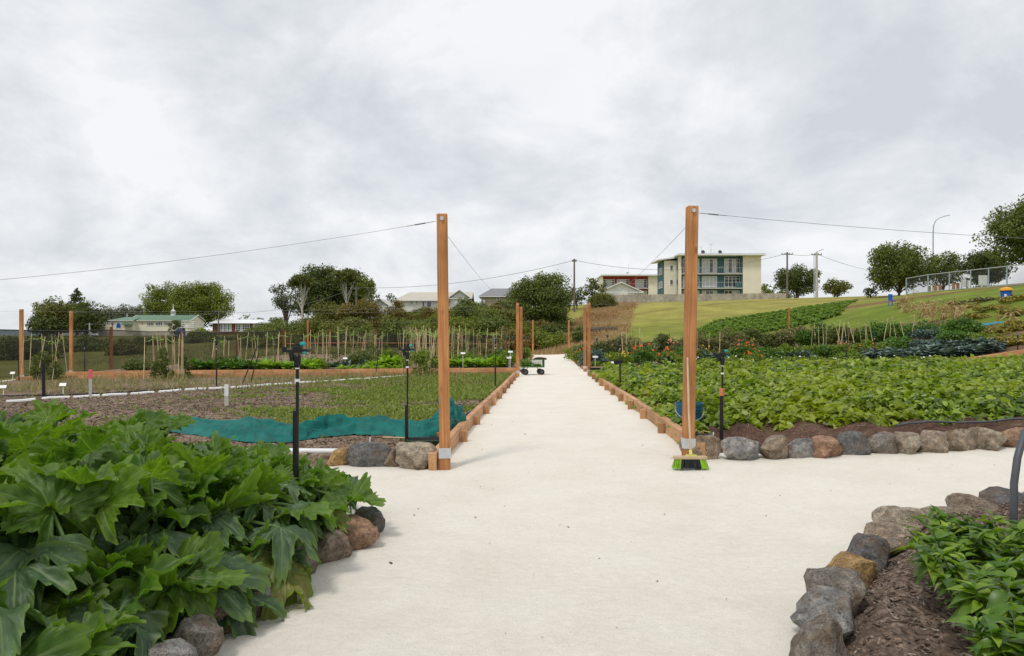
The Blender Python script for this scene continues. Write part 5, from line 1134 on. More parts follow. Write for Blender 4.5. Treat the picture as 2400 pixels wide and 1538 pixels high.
canes('bare canes rising through the potato hedge', 1918, 42.5, .8, .4, 5, 1.6, 63, zr2, None)
canes('thin slanting canes in the bean hedge behind the cabbages', 2090, 41, 2.8, .6, 6, 1.4, 64, zr2, None, lean=.4)
canes('two tall canes beside the sprinkler with orange tape', 1660, 40, 1.6, .4, 3, 1.7, 65, zr2, None, False)
plantrow('kale_plant', 'spiky blue green kale plant in the flower bed', 'kale', 'blue green kale in the flower bed', 'brass', rowspots(1845, 1895, 36.5, .45, rows=2, dd=.6) + rowspots(1655, 1692, 35.8, .5) + rowspots(1565, 1580, 36.2, .5), zr2, .42, .55, .6, 60, 7)
plantrow('cabbage_plant', 'dark blue green cabbage plant in the long block', 'cabbage', 'block of cabbages behind the sleeper edging', 'cabbage', rowspots(2060, 2330, 34.9, .40, rows=4, dd=.5), zr2, .30, .6, .75, 90, 8, .9)
p = at(2330, 41)
t = thing('blue_rope', 'bright blue rope heaped on the slope behind the cabbages', 'rope', (p.x, p.y, gz(p.x, p.y))); rg = random.Random(9); m = MB(); pts = []
for k in range(60): a = k * .45; pts.append((math.cos(a) * .35 + .03 * k - .9, math.sin(a) * .3 + .1 * math.sin(k * .3), .04 + .05 * rg.random() + gz(p.x + .015 * k - .5, p.y) - gz(p.x, p.y)))
m.tube(pts, .02, 5); m.build('coil', M['rope'], t)

# ---------------------------------------------------------------- right slope: crop rows, pumpkins, dead corn
rng = np.random.default_rng(31)
for r in range(6):
    f = r / 5; a = Vector((16.0 + 7 * f, 68.5 + 16 * f)); b = Vector((32 + 10 * f, 72.5 + 18 * f)); n = 3000; s = rng.random(n)
    x = a.x + (b.x - a.x) * s + rng.normal(size=n) * .1; y = a.y + (b.y - a.y) * s + rng.normal(size=n) * .27 + .4 * np.sin(s * 5 + r); z = GZ(x, y) + rng.random(n) ** .6 * .36 * (.7 + .5 * np.sin(s * 60 + r) ** 2)
    p = np.stack([x, y, z], 1); nn = unit(np.array([0, -.3, 1]) + rng.normal(size=(n, 3)) * .5); D = unit(np.cross(nn, rng.normal(size=(n, 3)))); L = rng.uniform(.18, .36, n)
    V, Fc = kite_arrays(p, D, nn, L, L * .6); o = link('crop_row', npmesh('crop_row', V, Fc), M['croprow']); lab(o, 'lush bright green crop row running along the slope', 'crop row', 'green crop rows on the slope')
k = 0
for px, py, w, h, mt in [(2175, 790, 2.0, .7, 'pumpkin'), (2215, 782, 1.6, .8, 'pumpkin'), (2150, 780, 1.6, .5, 'chard'), (2255, 800, 2.0, .5, 'pumpkin'), (2300, 812, 2.6, .5, 'pumpkin'), (2370, 805, 2.6, .7, 'pumpkin'), (2390, 770, 2.4, .6, 'pumpkin'), (2290, 745, 2.5, .4, 'pumpkin'), (2330, 725, 3, .4, 'pumpkin'), (2390, 735, 3, .5, 'pumpkin'), (2270, 722, 3, .35, 'pumpkin'), (2385, 705, 3, .5, 'pumpkin'), (2230, 800, 1.8, .5, 'pumpkin'), (2345, 780, 2, .5, 'pumpkin'), (2320, 705, 3.4, .4, 'drybean'), (2250, 712, 3.0, .35, 'drybean'), (2200, 770, 1.6, .5, 'chard')]:
    p = hit(px, py); bush('pumpkin_plant', 'sprawling yellowing pumpkin plant on the grassy slope' if mt != 'chard' else 'dark green squash plant among yellowing pumpkins on the slope', 'pumpkin plant', (p.x, p.y, p.z - .05), w, w * .7, h, M[mt], 300 + k, .2, .8, group='pumpkin plants on the slope' if mt != 'chard' else 'squash plants on the slope', up=.7); k += 1
def corn(px, py, h, w, n, seed):
    p = hit(px, py); rngn = np.random.default_rng(seed); t = thing('dead_corn', 'clump of dry straw coloured corn stalks on the slope', 'corn', (p.x, p.y, p.z), group='dead corn clumps on the slope'); st = MB(); Ps = []; Ds = []
    for k in range(n):
        x, y = rngn.normal(0, w * .3), rngn.normal(0, .3); H = h * rngn.uniform(.6, 1.1); z0 = gz(p.x + x, p.y + y) - p.z; tx, ty = x + rngn.normal(0, .15), y + rngn.normal(0, .1)
        st.tube([(x, y, z0 - .05), ((x + tx) / 2, (y + ty) / 2, z0 + H / 2), (tx, ty, z0 + H)], [.02, .016, .008], 5)
        for j in range(9):
            f = rngn.uniform(.15, 1); Ps.append((x + (tx - x) * f, y + (ty - y) * f, z0 + H * f)); a = rngn.uniform(0, 6.28); Ds.append((math.cos(a), math.sin(a), rngn.uniform(-.9, .6)))
    st.build('stalks', M['corn'], t); Ps = np.array(Ps); Ds = np.array(Ds); L = rngn.uniform(.3, .6, len(Ps)); V, Fc = leaf_arrays(Ps, Ds, np.tile([0, 0, 1.0], (len(Ps), 1)) + rngn.normal(size=(len(Ps), 3)) * .3, L, L * .16, .2, .5); link('leaves', npmesh('leaves', V, Fc), M['corn'], t)
for i, (px, py, h, w, n) in enumerate([(2120, 720, 1.2, 1.0, 12), (2145, 728, .8, 1.4, 8), (2180, 738, 1.3, 1.2, 13), (2208, 750, 1.2, 1.2, 12), (2235, 738, .8, 1.0, 5), (2245, 756, 1.0, .9, 5), (2355, 772, 1.0, .4, 3), (2375, 768, .8, .4, 3), (2165, 745, 1.0, 1.2, 7)]): corn(px, py, h, w, n, 400 + i)
# dry grass bank (blades over the bank's slope)
rng = np.random.default_rng(41); n = 26000; y = rng.uniform(66.5, 120, n); c = 5.6 + (y - 68) * .22; hw = 4.4 - (y - 68) * .025; x = c + rng.uniform(-1, 1, n) * hw + rng.normal(size=n) * .3
ok = rng.random(n) < np.clip(.75 + .6 * vnoise(x, y, .4, 33), .1, 1); x, y = x[ok], y[ok]; n = len(x); p = np.stack([x, y, GZ(x, y) - .05], 1); D = unit(np.array([0, 0, 1]) + rng.normal(size=(n, 3)) * .3)
V, Fc = blade_arrays(p, D, rng.uniform(.22, .6, n), np.full(n, .03), rng, .5); o = link('dry_grass', npmesh('dry_grass', V, Fc), M['drygrass']); lab(o, 'tall dry straw coloured grass on the bank at the path end', 'grass', kind='stuff')
n = 9000; y = rng.uniform(60, 110, n); x = rng.uniform(-40, -16, n); ok = (x < -17 - .1 * (y - 60)) ; x, y = x[ok], y[ok]; n = len(x)
p = np.stack([x, y, GZ(x, y) - .03], 1); D = unit(np.array([0, 0, 1]) + rng.normal(size=(n, 3)) * .3); V, Fc = blade_arrays(p, D, rng.uniform(.15, .4, n), np.full(n, .03), rng, .4); o = link('rough_grass', npmesh('rough_grass', V, Fc), M['dryweed']); lab(o, 'rough meadow grass beyond the mesh fence', 'grass', kind='stuff')
p = hit(1408, 778); o = MB().tube([(-1.6, .2, .2), (0, 0, .25), (1.8, -.1, .3)], [.28, .3, .25], 9).build('fallen_log', M['bark']); o.location = (p.x, p.y, p.z - .02); lab(o, 'fallen grey log lying at the foot of the grass slope', 'log')

# ---------------------------------------------------------------- shade-cloth fence round the far left
def meshmat(name, c, a):
    m, nt, bs, mo = newmat(name); bs.inputs['Base Color'].default_value = (*c, 1); bs.inputs['Roughness'].default_value = .8
    tr = N(nt, 'ShaderNodeBsdfTransparent'); ms = N(nt, 'ShaderNodeMixShader'); n = noise_node(nt, .6, 3); r = ramp(nt, [(a - .08,) * 3, (a + .08,) * 3], [.3, .7]); nt.links.new(n.outputs[0], r.inputs[0]); nt.links.new(r.outputs[0], ms.inputs[0])
    nt.links.new(tr.outputs[0], ms.inputs[1]); nt.links.new(bs.outputs[0], ms.inputs[2]); nt.links.new(ms.outputs[0], mo.inputs[0]); return m
M['shade'] = meshmat('black_windbreak_mesh', (.022, .018, .014), .60)
M['chainlink'] = meshmat('chain_link_mesh', (.06, .065, .07), .30)
fpm = MB().tube([(0, 0, -.2), (0, 0, 2.38)], [.085, .08], 10).mesh('post')
def fence(name, label, pts, step, hgt, pmesh, pmat, mmat, rail=None, ph=1.0, cat='fence'):
    t = thing(name, label, cat, (0, 0, 0)); pos = []
    for i in range(len(pts) - 1):
        a, b = Vector(pts[i]), Vector(pts[i + 1]); n = max(1, round((b - a).length / step))
        for k in range(n): pos.append(a.lerp(b, k / n))
    pos.append(Vector(pts[-1])); G3 = [Vector((q.x, q.y, gz(q.x, q.y))) for q in pos]
    for q in G3: o = link('post', pmesh, M[pmat], t); o.location = q; o.scale = (1, 1, ph)
    for a, b in zip(G3[:-1], G3[1:]):
        n = 8; V = []
        for k in range(n + 1):
            f = k / n; q = a.lerp(b, f); s = .06 * 4 * f * (1 - f); V += [(q.x, q.y, q.z - .02), (q.x, q.y, q.z + hgt - s)]
        MB().add(V, [(2 * k, 2 * k + 2, 2 * k + 3, 2 * k + 1) for k in range(n)]).build('mesh_panel', M[mmat], t)
        if rail: 
            for rz_2, rr, rm in rail: MB().tube([a + Vector((0, 0, rz_2)), a.lerp(b, .5) + Vector((0, 0, rz_2 - .06 * (rr < .03))), b + Vector((0, 0, rz_2))], rr, 7).build('rail', M[rm], t)
    return t
fence('mesh_fence', 'black windbreak mesh fence on brown posts along the left side', [(-24.5, 20), (-23.3, 33), (-21.9, 40.4), (-21.5, 48), (-21.2, 57), (-20.6, 66.5)], 8, 2.2, fpm, 'fencepost', 'shade', [(2.2, .025, 'black')])
fence('mesh_fence', 'low mesh fence with timber rail along the back of the vegetable bed', [(-20.4, 66.6), (-.6, 68)], 4.1, 1.75, fpm, 'fencepost', 'shade', [(1.75, .02, 'black'), (.95, .06, 'fencepost')], .92)
# chain-link fence on the right crest
gpm = MB().tube([(0, 0, -.2), (0, 0, 1.98)], .06, 8).mesh('post')
A, B = P(2124, 692, 86), P(2420, 660, 68)
M['galvgreen'] = plain('pale_green_galvanised', (.33, .42, .43), .5, .08, 3)
fence('chain_link_fence', 'chain-link fence with pale posts along the crest', [(A.x, A.y), (P(2175, 690, 82).x, 82), (P(2225, 690, 79).x, 79), (P(2275, 688, 76).x, 76), (P(2317, 688, 74).x, 74), (P(2360, 680, 71.5).x, 71.5), (B.x, B.y), (60, 60)], 6, 1.92, gpm, 'galvgreen', 'chainlink', [(1.92, .045, 'galv'), (.06, .03, 'galv')])
# bins, boards and the blue frame
p = hit(2358, 708); t = thing('wheelie_bin', 'blue barrel bin with orange yellow lid on the slope', 'bin', p)
MB().lathe([(.25, 0), (.27, .03), (.31, .62), (.335, .66), (.335, .72)], 20).build('body', M['blue'], t); MB().lathe([(.36, .70), (.37, .74), (.33, .86), (.10, .93), (0, .94)], 20).build('lid', M['yellow'], t); o = MB().box((-.19, -.225, .40), (.12, .012, .16), rz=-.7).build('sticker', M['whitepl'], t)
p = hit(2091, 717); t = thing('plastic_chair', 'blue plastic chair standing by the dead corn', 'chair', p, .3)
for a in (-.22, .22):
    for b in (-.2, .2): MB().tube([(a, b, -.03), (a * .9, b * .9, .45)], .03, 6).build('leg', M['blue'], t)
MB().box((0, 0, .47), (.5, .46, .05)).build('seat', M['blue'], t, bevel=.01); MB().box((0, .21, .80), (.5, .05, .55)).build('backrest', M['blue'], t, bevel=.02)
for px, py, w, h, lb in [(2304, 676, 1.1, 1.1, 'plain white board leaning behind the chain-link fence'), (2262, 682, 1.0, .75, 'low pale board on the ground behind the chain-link fence')]:
    d = 80; p = at(px, d); t = thing('board', lb, 'board', (p.x, p.y, p.z), .2); MB().box((0, 0, h / 2 + .1), (w, .05, h)).build('panel', M['whitepaint'], t); MB().box((-w * .4, .08, h / 2), (.07, .07, h + .3)).box((w * .4, .08, h / 2), (.07, .07, h + .3)).build('legs', M['stake'], t)
p = at(2266, 78); t = thing('info_sign', 'slanted white information sign on a post by the fence', 'sign', p); MB().tube([(0, 0, -.1), (0, 0, 1.2)], .04, 6).build('post', M['black'], t); o = MB().box((0, 0, 0), (.85, .05, .5)).build('plate', M['whitepaint'], t); o.location = (.05, 0, 1.3); o.rotation_euler = (-.6, .2, 0)
for i, px in enumerate((2178, 2193, 2203, 2235, 2245)):
    d = 92; p = at(px, d); o = MB().box((0, 0, .45), (.28, .28, 1.1)).build('bollard', M['stake'], bevel=.02); o.location = p; lab(o, 'short timber bollard beyond the chain-link fence', 'bollard', 'timber bollards beyond the fence')

# ---------------------------------------------------------------- trees
def tree(name, label, px, d, top, wpx, mat, seed, tf=.25, leaf=.42, ncl=42, dens=.6, shape='round', bark='bark', group=None, base=None, dy=None, clr=(.085, .165), cat='tree', lean=0, trunkr=None):
    """px: column of the trunk, d: distance, top: photo row of the crown's top, wpx: crown width in photo pixels"""
    rng = np.random.default_rng(seed); p = at(px, d); z0 = p.z if base is None else base; H = EYE + (HY - top) * d / F - z0; w = wpx * d / F; dy = dy or w * .8
    t = thing(name, label, cat, (p.x, p.y, z0), group=group); cl = []
    c0 = H * tf; ch = H - c0
    ncl = int(ncl * 1.7)
    for i in range(ncl):
        for _ in range(30):
            u = unit(rng.normal(size=3)); r = rng.random() ** .35
            q = u * r
            if shape == 'round' and q[2] < (-.75 if tf > .09 else -1): continue
            if shape == 'umbrella' and (q[2] < -.1 or r < .4): continue
            break
        if shape == 'cone':
            f = rng.random() ** .8; a = rng.uniform(0, 6.28); rr = (1 - f) * .5 * rng.uniform(.5, 1); cc = (math.cos(a) * rr * w, math.sin(a) * rr * w, c0 + ch * f * .95); r0 = w * .16 * (1.15 - f)
            cl.append((cc, (r0 * 1.3, r0 * 1.3, r0 * .6))); continue
        r0 = w * rng.uniform(*clr); sq = .78 if shape != 'umbrella' else .6
        lump = 1 + .34 * mnoise.noise(Vector((u[0] * 1.6 + seed * 3.1, u[1] * 1.6, u[2] * 1.6)))
        cc = (q[0] * (w / 2 - r0 * .5) * lump + lean * (q[2] + 1) * w * .5, q[1] * (dy / 2 - r0 * .5), c0 + ch / 2 + q[2] * (ch / 2 - r0 * sq * .7) * (lump if q[2] < 0 else 1)); cl.append((cc, (r0, r0, r0 * sq)))
    V, Fc = foliage(rng, cl, leaf, dens, .45, .65); link('crown', npmesh('crown', V, Fc), M[mat], t)
    m = MB(); tr = trunkr or max(.09, H * .022); hub = Vector((lean * w * .3, 0, c0 + ch * .25)); m.tube([(0, 0, -.3), (rng.normal(0, .02) * H * .3, 0, c0 * .5), tuple(hub)], [tr * 1.25, tr, tr * .72], 8)
    for k in sorted(range(len(cl)), key=lambda k: -cl[k][0][2])[:: max(1, len(cl) // 9)][:9]:
        e = Vector(cl[k][0]); s0 = Vector((0, 0, c0 * rng.uniform(.55, 1.0))) if shape != 'cone' else Vector((0, 0, e.z * .9)); m.tube([s0, s0.lerp(e, .5) + Vector((0, 0, .06 * H * rng.uniform(-.5, 1))), e], [tr * .55, tr * .38, tr * .15], 6)
    m.build('trunk', M[bark], t); return t
LM = lambda n, *c, **k: M.__setitem__(n, leafmat(n, G(*c), .6, k.get('tr', .22), .25, k.get('patch'), k.get('ps', .25)))
LM('t_dark', (.045, .064, .018), (.085, .112, .03), (.15, .18, .052), tr=.3)
LM('t_olive', (.08, .09, .018), (.14, .15, .032), (.22, .22, .058), tr=.3)
LM('t_grey', (.08, .095, .06), (.13, .145, .095), (.20, .21, .145))
LM('t_light', (.095, .125, .016), (.17, .205, .028), (.26, .29, .056), tr=.3)
LM('t_rust', (.085, .085, .018), (.15, .14, .03), (.23, .185, .045), patch=(.26, .14, .03), ps=.18)
LM('t_mid', (.065, .09, .02), (.125, .158, .036), (.215, .25, .068), tr=.3)
LM('t_gum', (.068, .085, .018), (.12, .135, .03), (.19, .195, .055))
T = tree
T('broad_tree', 'broad olive grey tree left of the church', 135, 185, 697, 130, 't_olive', 1, .04, .55, 50)
T('dark_tree', 'dark dense tree right beside the church', 203, 182, 702, 92, 't_dark', 2, .02, .5)
T('conifer', 'dark pointed conifer above the trees left of the church', 180, 195, 671, 105, 't_dark', 3, .1, .5, shape='cone', ncl=60)
T('dark_tree', 'low dark tree at the far left of the row before the distant hills', 108, 180, 738, 90, 't_dark', 4, .02, .5)
T('broad_tree', 'grey green tree behind the church roof', 275, 255, 706, 110, 't_grey', 5, .05, .6)
T('broad_tree', 'grey green tree between church and large plane tree', 325, 260, 712, 70, 't_grey', 6, .05, .6)
T('plane_tree', 'large light green tree rising behind the church spire', 385, 226, 656, 112, 't_light', 7, .12, .5, 55)
T('plane_tree', 'largest rounded light green tree behind the playground', 468, 222, 655, 150, 't_light', 8, .08, .5, 70)
T('dark_bush', 'dark bush at the church end by the slide', 412, 190, 745, 44, 't_dark', 9, .05, .4, 24)
T('gum_tree', 'sparse grey gum tree at the edge of the tall clump', 672, 128, 648, 70, 't_grey', 10, .25, .32, 26, .45, clr=(.14, .22))
T('pine_tree', 'tall dark spreading pine in the clump', 748, 140, 616, 140, 't_dark', 11, .1, .42, 75)
T('pine_tree', 'second dark pine at the core of the clump', 815, 142, 624, 130, 't_dark', 12, .1, .42, 65)
T('gum_tree', 'gum with tall white forked trunk before the dark pines', 708, 122, 638, 72, 't_gum', 13, .62, .32, 30, .8, shape='umbrella', bark='whitebark', trunkr=.17)
T('gum_tree', 'gum with pale slender stems above the rusty shrub', 812, 125, 622, 70, 't_gum', 14, .55, .32, 30, .8, shape='umbrella', bark='whitebark', trunkr=.13)
T('gum_tree', 'rightmost gum of the tall clump beside the houses', 856, 128, 645, 56, 't_light', 15, .5, .32, 26, .8, bark='whitebark', trunkr=.11)
for i, (px, top, w) in enumerate([(575, 735, 40), (605, 742, 45), (640, 735, 60), (545, 745, 40)]): T('distant_tree', 'distant dark tree behind the white roofed school', px, 300, top, w, 't_mid', 20 + i, .1, .7, 18, group='distant trees behind the school')
T('round_tree', 'small round tree between the white cottage and the long house', 918, 175, 684, 36, 't_mid', 26, .2, .4, 22)
T('spreading_tree', 'big rounded wispy tree at the top of the dry bank', 1268, 92, 627, 166, 't_mid', 27, .02, .26, 100, .55, clr=(.07, .14))
T('broad_tree', 'dense tree beside the red block of flats', 1390, 122, 645, 55, 't_olive', 28, .1, .3, 30)
T('broad_tree', 'low dark tree between the big tree and the red flats', 1352, 116, 664, 55, 't_dark', 29, .1, .3, 26)
T('broad_tree', 'dark open crowned tree behind the concrete pole', 1868, 150, 614, 116, 't_dark', 30, .1, .4, 50, .55)
T('broad_tree', 'green tree peeping out behind the cream end wall', 1800, 160, 662, 50, 't_light', 31, .1, .4, 20)
T('round_tree', 'small rounded bush tree alone on the crest', 1963, 128, 651, 74, 't_olive', 32, .05, .34, 34)
T('broad_tree', 'large spreading tree on the crest behind the chain-link fence end', 2108, 102, 565, 172, 't_mid', 33, .07, .3, 70, .55, clr=(.08, .15))
T('broad_tree', 'smaller tree touching the large spreading one on the crest', 2212, 105, 583, 104, 't_mid', 34, .08, .3, 44, .55)
T('broad_tree', 'dark tree behind the chain-link fence and white boards', 2310, 98, 578, 125, 't_dark', 35, .06, .3, 54, .6)
T('broad_tree', 'tall tree overhanging the chain-link fence beside the slope', 2425, 84, 455, 240, 't_mid', 36, .12, .28, 110, .55, clr=(.07, .13))
T('dark_bush', 'low bush at the left foot of the large crest tree', 2040, 105, 668, 40, 't_dark', 37, .05, .3, 16)
# shrubs on the bank below the houses and beyond the mesh fence
def shrub(label, px, d, top, wpx, mat, seed, leaf=.24, hmin=.8, dens=.9, n=None, parent=None):
    p = at(px, d); h = 1.3 * max(hmin, EYE + (HY - top) * d / F - p.z); w = wpx * d / F
    return bush('shrub', label, 'shrub', (p.x, p.y, p.z - .1), w, w * .8, h, M[mat], seed, leaf, dens, n=n or 34)
SH = [(775, 92, 702, 110, 't_olive', 'large olive shrub below the pale gums'), (850, 90, 696, 95, 't_rust', 'large rust tinged shrub beside the white cottage'), (700, 96, 745, 100, 't_mid', 'green shrub at the foot of the white trunked gum'), (640, 105, 752, 80, 't_mid', 'green shrub right of the school building'), (585, 120, 772, 60, 't_mid', 'low shrub before the school windows'), (815, 82, 745, 120, 't_olive', 'broad olive shrub in front of the rusty one'), (925, 90, 710, 46, 't_rust', 'upright yellowish shrub at the corner of the long house'), (925, 80, 748, 80, 't_mid', 'dark shrub below the corner of the long house'), (985, 82, 752, 80, 't_light', 'bright scrambling shrub below the timber deck'), (1035, 84, 748, 80, 't_olive', 'olive shrub below the timber deck end'), (1088, 88, 714, 72, 't_mid', 'tall dark shrub between the two houses'), (1092, 110, 690, 44, 't_mid', 'round shrub against the house gable'), (1095, 80, 745, 90, 't_light', 'bright green shrub behind the cane frames'), (1150, 80, 738, 80, 't_mid', 'dark shrub below the tan house'), (1190, 84, 728, 70, 't_olive', 'olive shrub left of the big wispy tree'), (1235, 78, 762, 80, 't_light', 'low bright shrub beneath the big wispy tree'), (1300, 84, 755, 90, 't_dark', 'dark shrub under the right of the big tree'), (1412, 114, 684, 58, 't_olive', 'rounded hedge at the end of the paling fence'), (1360, 76, 764, 34, 't_mid', 'small round bush on the dry bank by the far post'), (760, 110, 740, 90, 't_dark', 'dark undergrowth beneath the pines'), (1130, 100, 735, 90, 't_mid', 'undergrowth on the bank between the houses'), (1010, 100, 742, 100, 't_mid', 'undergrowth on the bank below the deck'), (880, 100, 735, 60, 't_dark', 'dark undergrowth beside the white cottage'), (1835, 122, 680, 30, 't_mid', 'small bush at the end of the paling fence')]
for i, (px, d, top, w, mt, lb) in enumerate(SH): shrub(lb, px, d, top, w * 1.2, mt, 500 + i)
rg = random.Random(77)
for i in range(60):
    px = (590 + i * 17.5 if i < 42 else 930 + (i - 42) * 15) + rg.uniform(-8, 8); d = rg.uniform(76, 106) if i < 42 else rg.uniform(110, 130); p = at(px, d); w = rg.uniform(3.5, 6); h = rg.uniform(2.0, 3.4)
    bush('shrub', 'dense green scrub bush on the bank below the houses', 'shrub', (p.x, p.y, p.z - .15), w, w * .8, h, M[rg.choice(['t_mid', 't_olive', 't_light', 't_light', 't_mid', 't_rust'])], 700 + i, .26, .9, group='scrub on the bank below the houses', n=26)
for i, (px, d, top, w, mt, lb) in enumerate([(60, 75, 782, 150, 't_dark', 'dark hedge beyond the mesh fence at the field end'), (200, 90, 788, 150, 't_mid', 'broad bush beyond the mesh fence before the church'), (295, 80, 796, 100, 't_olive', 'brownish bush beyond the mesh fence'), (330, 105, 786, 110, 't_dark', 'dark hedge below the playground'), (440, 110, 785, 150, 't_dark', 'long dark hedge below the school'), (530, 118, 783, 120, 't_mid', 'hedge at the foot of the school'), (120, 100, 786, 120, 't_dark', 'dark thicket below the church annexe'), (-40, 80, 790, 140, 't_dark', 'dark thicket at the far end of the fence'), (470, 150, 768, 60, 't_light', 'bush among the playground frames')]): shrub(lb, px, d, top, w, mt, 560 + i, .32)
# distant hills
for i, (px, d, w, top, lb) in enumerate([(-60, 1500, 460, 773, 'low wooded hill far off on the left horizon'), (90, 1700, 300, 776, 'second low hazy blue grey hill on the left horizon')]):
    c = P(px, 785, d); Wm = w * d / F; Hm = EYE + (785 - top) * d / F; V = []; Fc = []; n = 40
    for j in range(6):
        for k in range(n + 1):
            f = k / n * 2 - 1; g = j / 5 * 2 - 1; V.append((c.x + f * Wm / 2, c.y + g * Wm * .3, -8 + (Hm + 9) * max(0, 1 - f * f) ** .7 * max(0, 1 - g * g) * (1 + .10 * mnoise.noise(Vector((f * 9, g * 3, i))) + .05 * mnoise.noise(Vector((f * 30, g * 9, i))))))
    for j in range(5):
        for k in range(n): a = j * (n + 1) + k; Fc.append((a, a + 1, a + n + 2, a + n + 1))
    if 'hill' not in M: M['hill'] = plain('hazy_bush_hill', (.16, .20, .21), .9, .3, .02)  # bluish distance haze is mixed into the hill colour
    o = link('hill', npmesh('hill', V, Fc, True), M['hill']); lab(o, lb, kind='structure')
# ---------------------------------------------------------------- buildings
def BX(t, name, x0, x1, y0, y1, z0, z1, mat, bevel=0):
    return MB().box(((x0 + x1) / 2, (y0 + y1) / 2, (z0 + z1) / 2), (abs(x1 - x0), abs(y1 - y0), abs(z1 - z0))).build(name, M[mat], t, bevel)
def window(t, x0, x1, z0, z1, y, cols=2, rows=1, fw=.07, frame='whitepaint', curtain=None, glass='glass', rail=None, seed=0):
    """window set in a wall facing -y at plane y: recessed glass panes, proud frame and mullions, sill"""
    f = MB(); f.box(((x0 + x1) / 2, y - .03, z1 - fw / 2), (x1 - x0, .10, fw)).box(((x0 + x1) / 2, y - .04, z0 + fw / 2), (x1 - x0, .14, fw))
    for k in range(cols + 1): f.box((x0 + fw / 2 + (x1 - x0 - fw) * k / cols, y - .028, (z0 + z1) / 2), (fw, .096, z1 - z0 - 2 * fw))
    for k in range(1, rows):
        f.box(((x0 + x1) / 2, y - .026, z0 + (z1 - z0) * k / rows), (x1 - x0 - 2 * fw, .08, fw * .8))
    if rail: f.box(((x0 + x1) / 2, y - .026, z0 + (z1 - z0) * rail), (x1 - x0 - 2 * fw, .08, fw * .8))
    w = f.build('window', M[frame], t); rg = random.Random(seed); cw = (x1 - x0 - fw) / cols
    for k in range(cols):
        a = x0 + fw / 2 + cw * k; mt = 'curtain' if (curtain and rg.random() < curtain) else glass
        MB().box((a + cw / 2, y - .006, (z0 + z1) / 2), (cw - .002, .012, z1 - z0 - fw)).build('pane', M[mt], w)
    return w
def gable_house(t, x0, x1, y0, y1, z0, ze, zr, wall, roof, ridge='x', over=.45, hip0=0, hip1=0, thick=.14):
    BX(t, 'wall', x0, x1, y0, y1, z0, ze, wall)
    a0, a1, b0, b1 = x0 - over, x1 + over, y0 - over, y1 + over; zo = ze - over * .25; m = MB()
    if ridge == 'x':
        ym = (y0 + y1) / 2; V = [(a0, b0, zo), (a1, b0, zo), (a1, b1, zo), (a0, b1, zo), (a0 + hip0, ym, zr), (a1 - hip1, ym, zr)]; Fs = [(0, 1, 5, 4), (2, 3, 4, 5), (3, 0, 4), (1, 2, 5)]
    else:
        xm = (x0 + x1) / 2; V = [(a0, b0, zo), (a1, b0, zo), (a1, b1, zo), (a0, b1, zo), (xm, b0 + hip0, zr), (xm, b1 - hip1, zr)]; Fs = [(1, 2, 5, 4), (3, 0, 4, 5), (0, 1, 4), (2, 3, 5)]
    slopes = Fs if (hip0 or hip1) else Fs[:2]
    for f in slopes:
        up = [Vector(V[i]) + Vector((0, 0, thick)) for i in f]; dn = [Vector(V[i]) for i in f]; n = len(f)
        m.add(dn + up, [tuple(range(n))[::-1], tuple(range(n, 2 * n))] + [(i, (i + 1) % n, (i + 1) % n + n, i + n) for i in range(n)])
    r = m.build('roof', M[roof], t)
    if not (hip0 or hip1):
        if ridge == 'x':
            for x in (x0, x1): MB().prism([(y0, ze), (y1, ze), ((y0 + y1) / 2, zr - over * .1)], x - .05, x + .05, 'x').build('gable', M[wall], t)
        else:
            for y in (y0, y1): MB().prism([(x0, ze), (x1, ze), ((x0 + x1) / 2, zr - over * .1)], y - .05, y + .05, 'y').build('gable', M[wall], t)
        if ridge == 'y':
            for s in (-1, 1): MB().tube([((x0 + x1) / 2, b0 - .03, zr + .04), ((x0 + x1) / 2 + s * ((x1 - x0) / 2 + over), b0 - .03, zo + .04)], .11, 4).build('barge_board', M['whitepaint'], r)
        else:
            for x in (a0, a1):
                for yy in (b0, b1): MB().tube([(x, (y0 + y1) / 2, zr + .04), (x, yy, zo + .04)], .11, 4).build('barge_board', M['whitepaint'], r)
    MB().box(((a0 + a1) / 2, b0 - .05, zo + .02), (a1 - a0, .12, .14)).build('gutter', M['whitepaint'], r)
    return r
X_ = lambda px, d: (px - HX) / F * d
Z_ = lambda py, d: EYE + (HY - py) * d / F

# teal block of flats
D = 137.0; t = thing('apartment_block', 'three storey teal and cream block of flats with balconies', 'building', (0, 0, 0)); gb = 6.6
xa, xb, xe = X_(1562, D), X_(1740, D), X_(1784, D); zr = Z_(600, D); st = [gb, Z_(675, D), Z_(641, D), zr]
BX(t, 'end_wall', xb, xe, D, D + 9, gb, zr, 'cream'); BX(t, 'facade', X_(1596, D), xb, D + 1.0, D + 9, gb, zr, 'tealwall'); BX(t, 'party_wall', X_(1592, D), X_(1597, D), D, D + 1.1, gb, zr, 'cream')
rf = MB().box(((X_(1592, D) + xe) / 2, D + 4.3, zr + .16), (xe - X_(1592, D) + 1.0, 11, .28)).build('roof', M['whitepaint'], t); MB().box(((X_(1592, D) + xe) / 2, D + 4.3, zr + .33), (xe - X_(1592, D) + .7, 10.6, .06)).build('roofing', M['greyroof'], rf)
for px in (1650, 1690): q = MB().lathe([(.02, 0), (.25, .05), (.38, .14)], 12, cap=False).build('satellite_dish', M['hose'], rf); q.location = (X_(px, D), D + .8, zr + .75); q.rotation_euler = (1.2, .3, 0); MB().tube([(X_(px, D), D + .9, zr + .3), (X_(px, D), D + .9, zr + .8)], .03, 5).build('mast', M['wire'], rf)
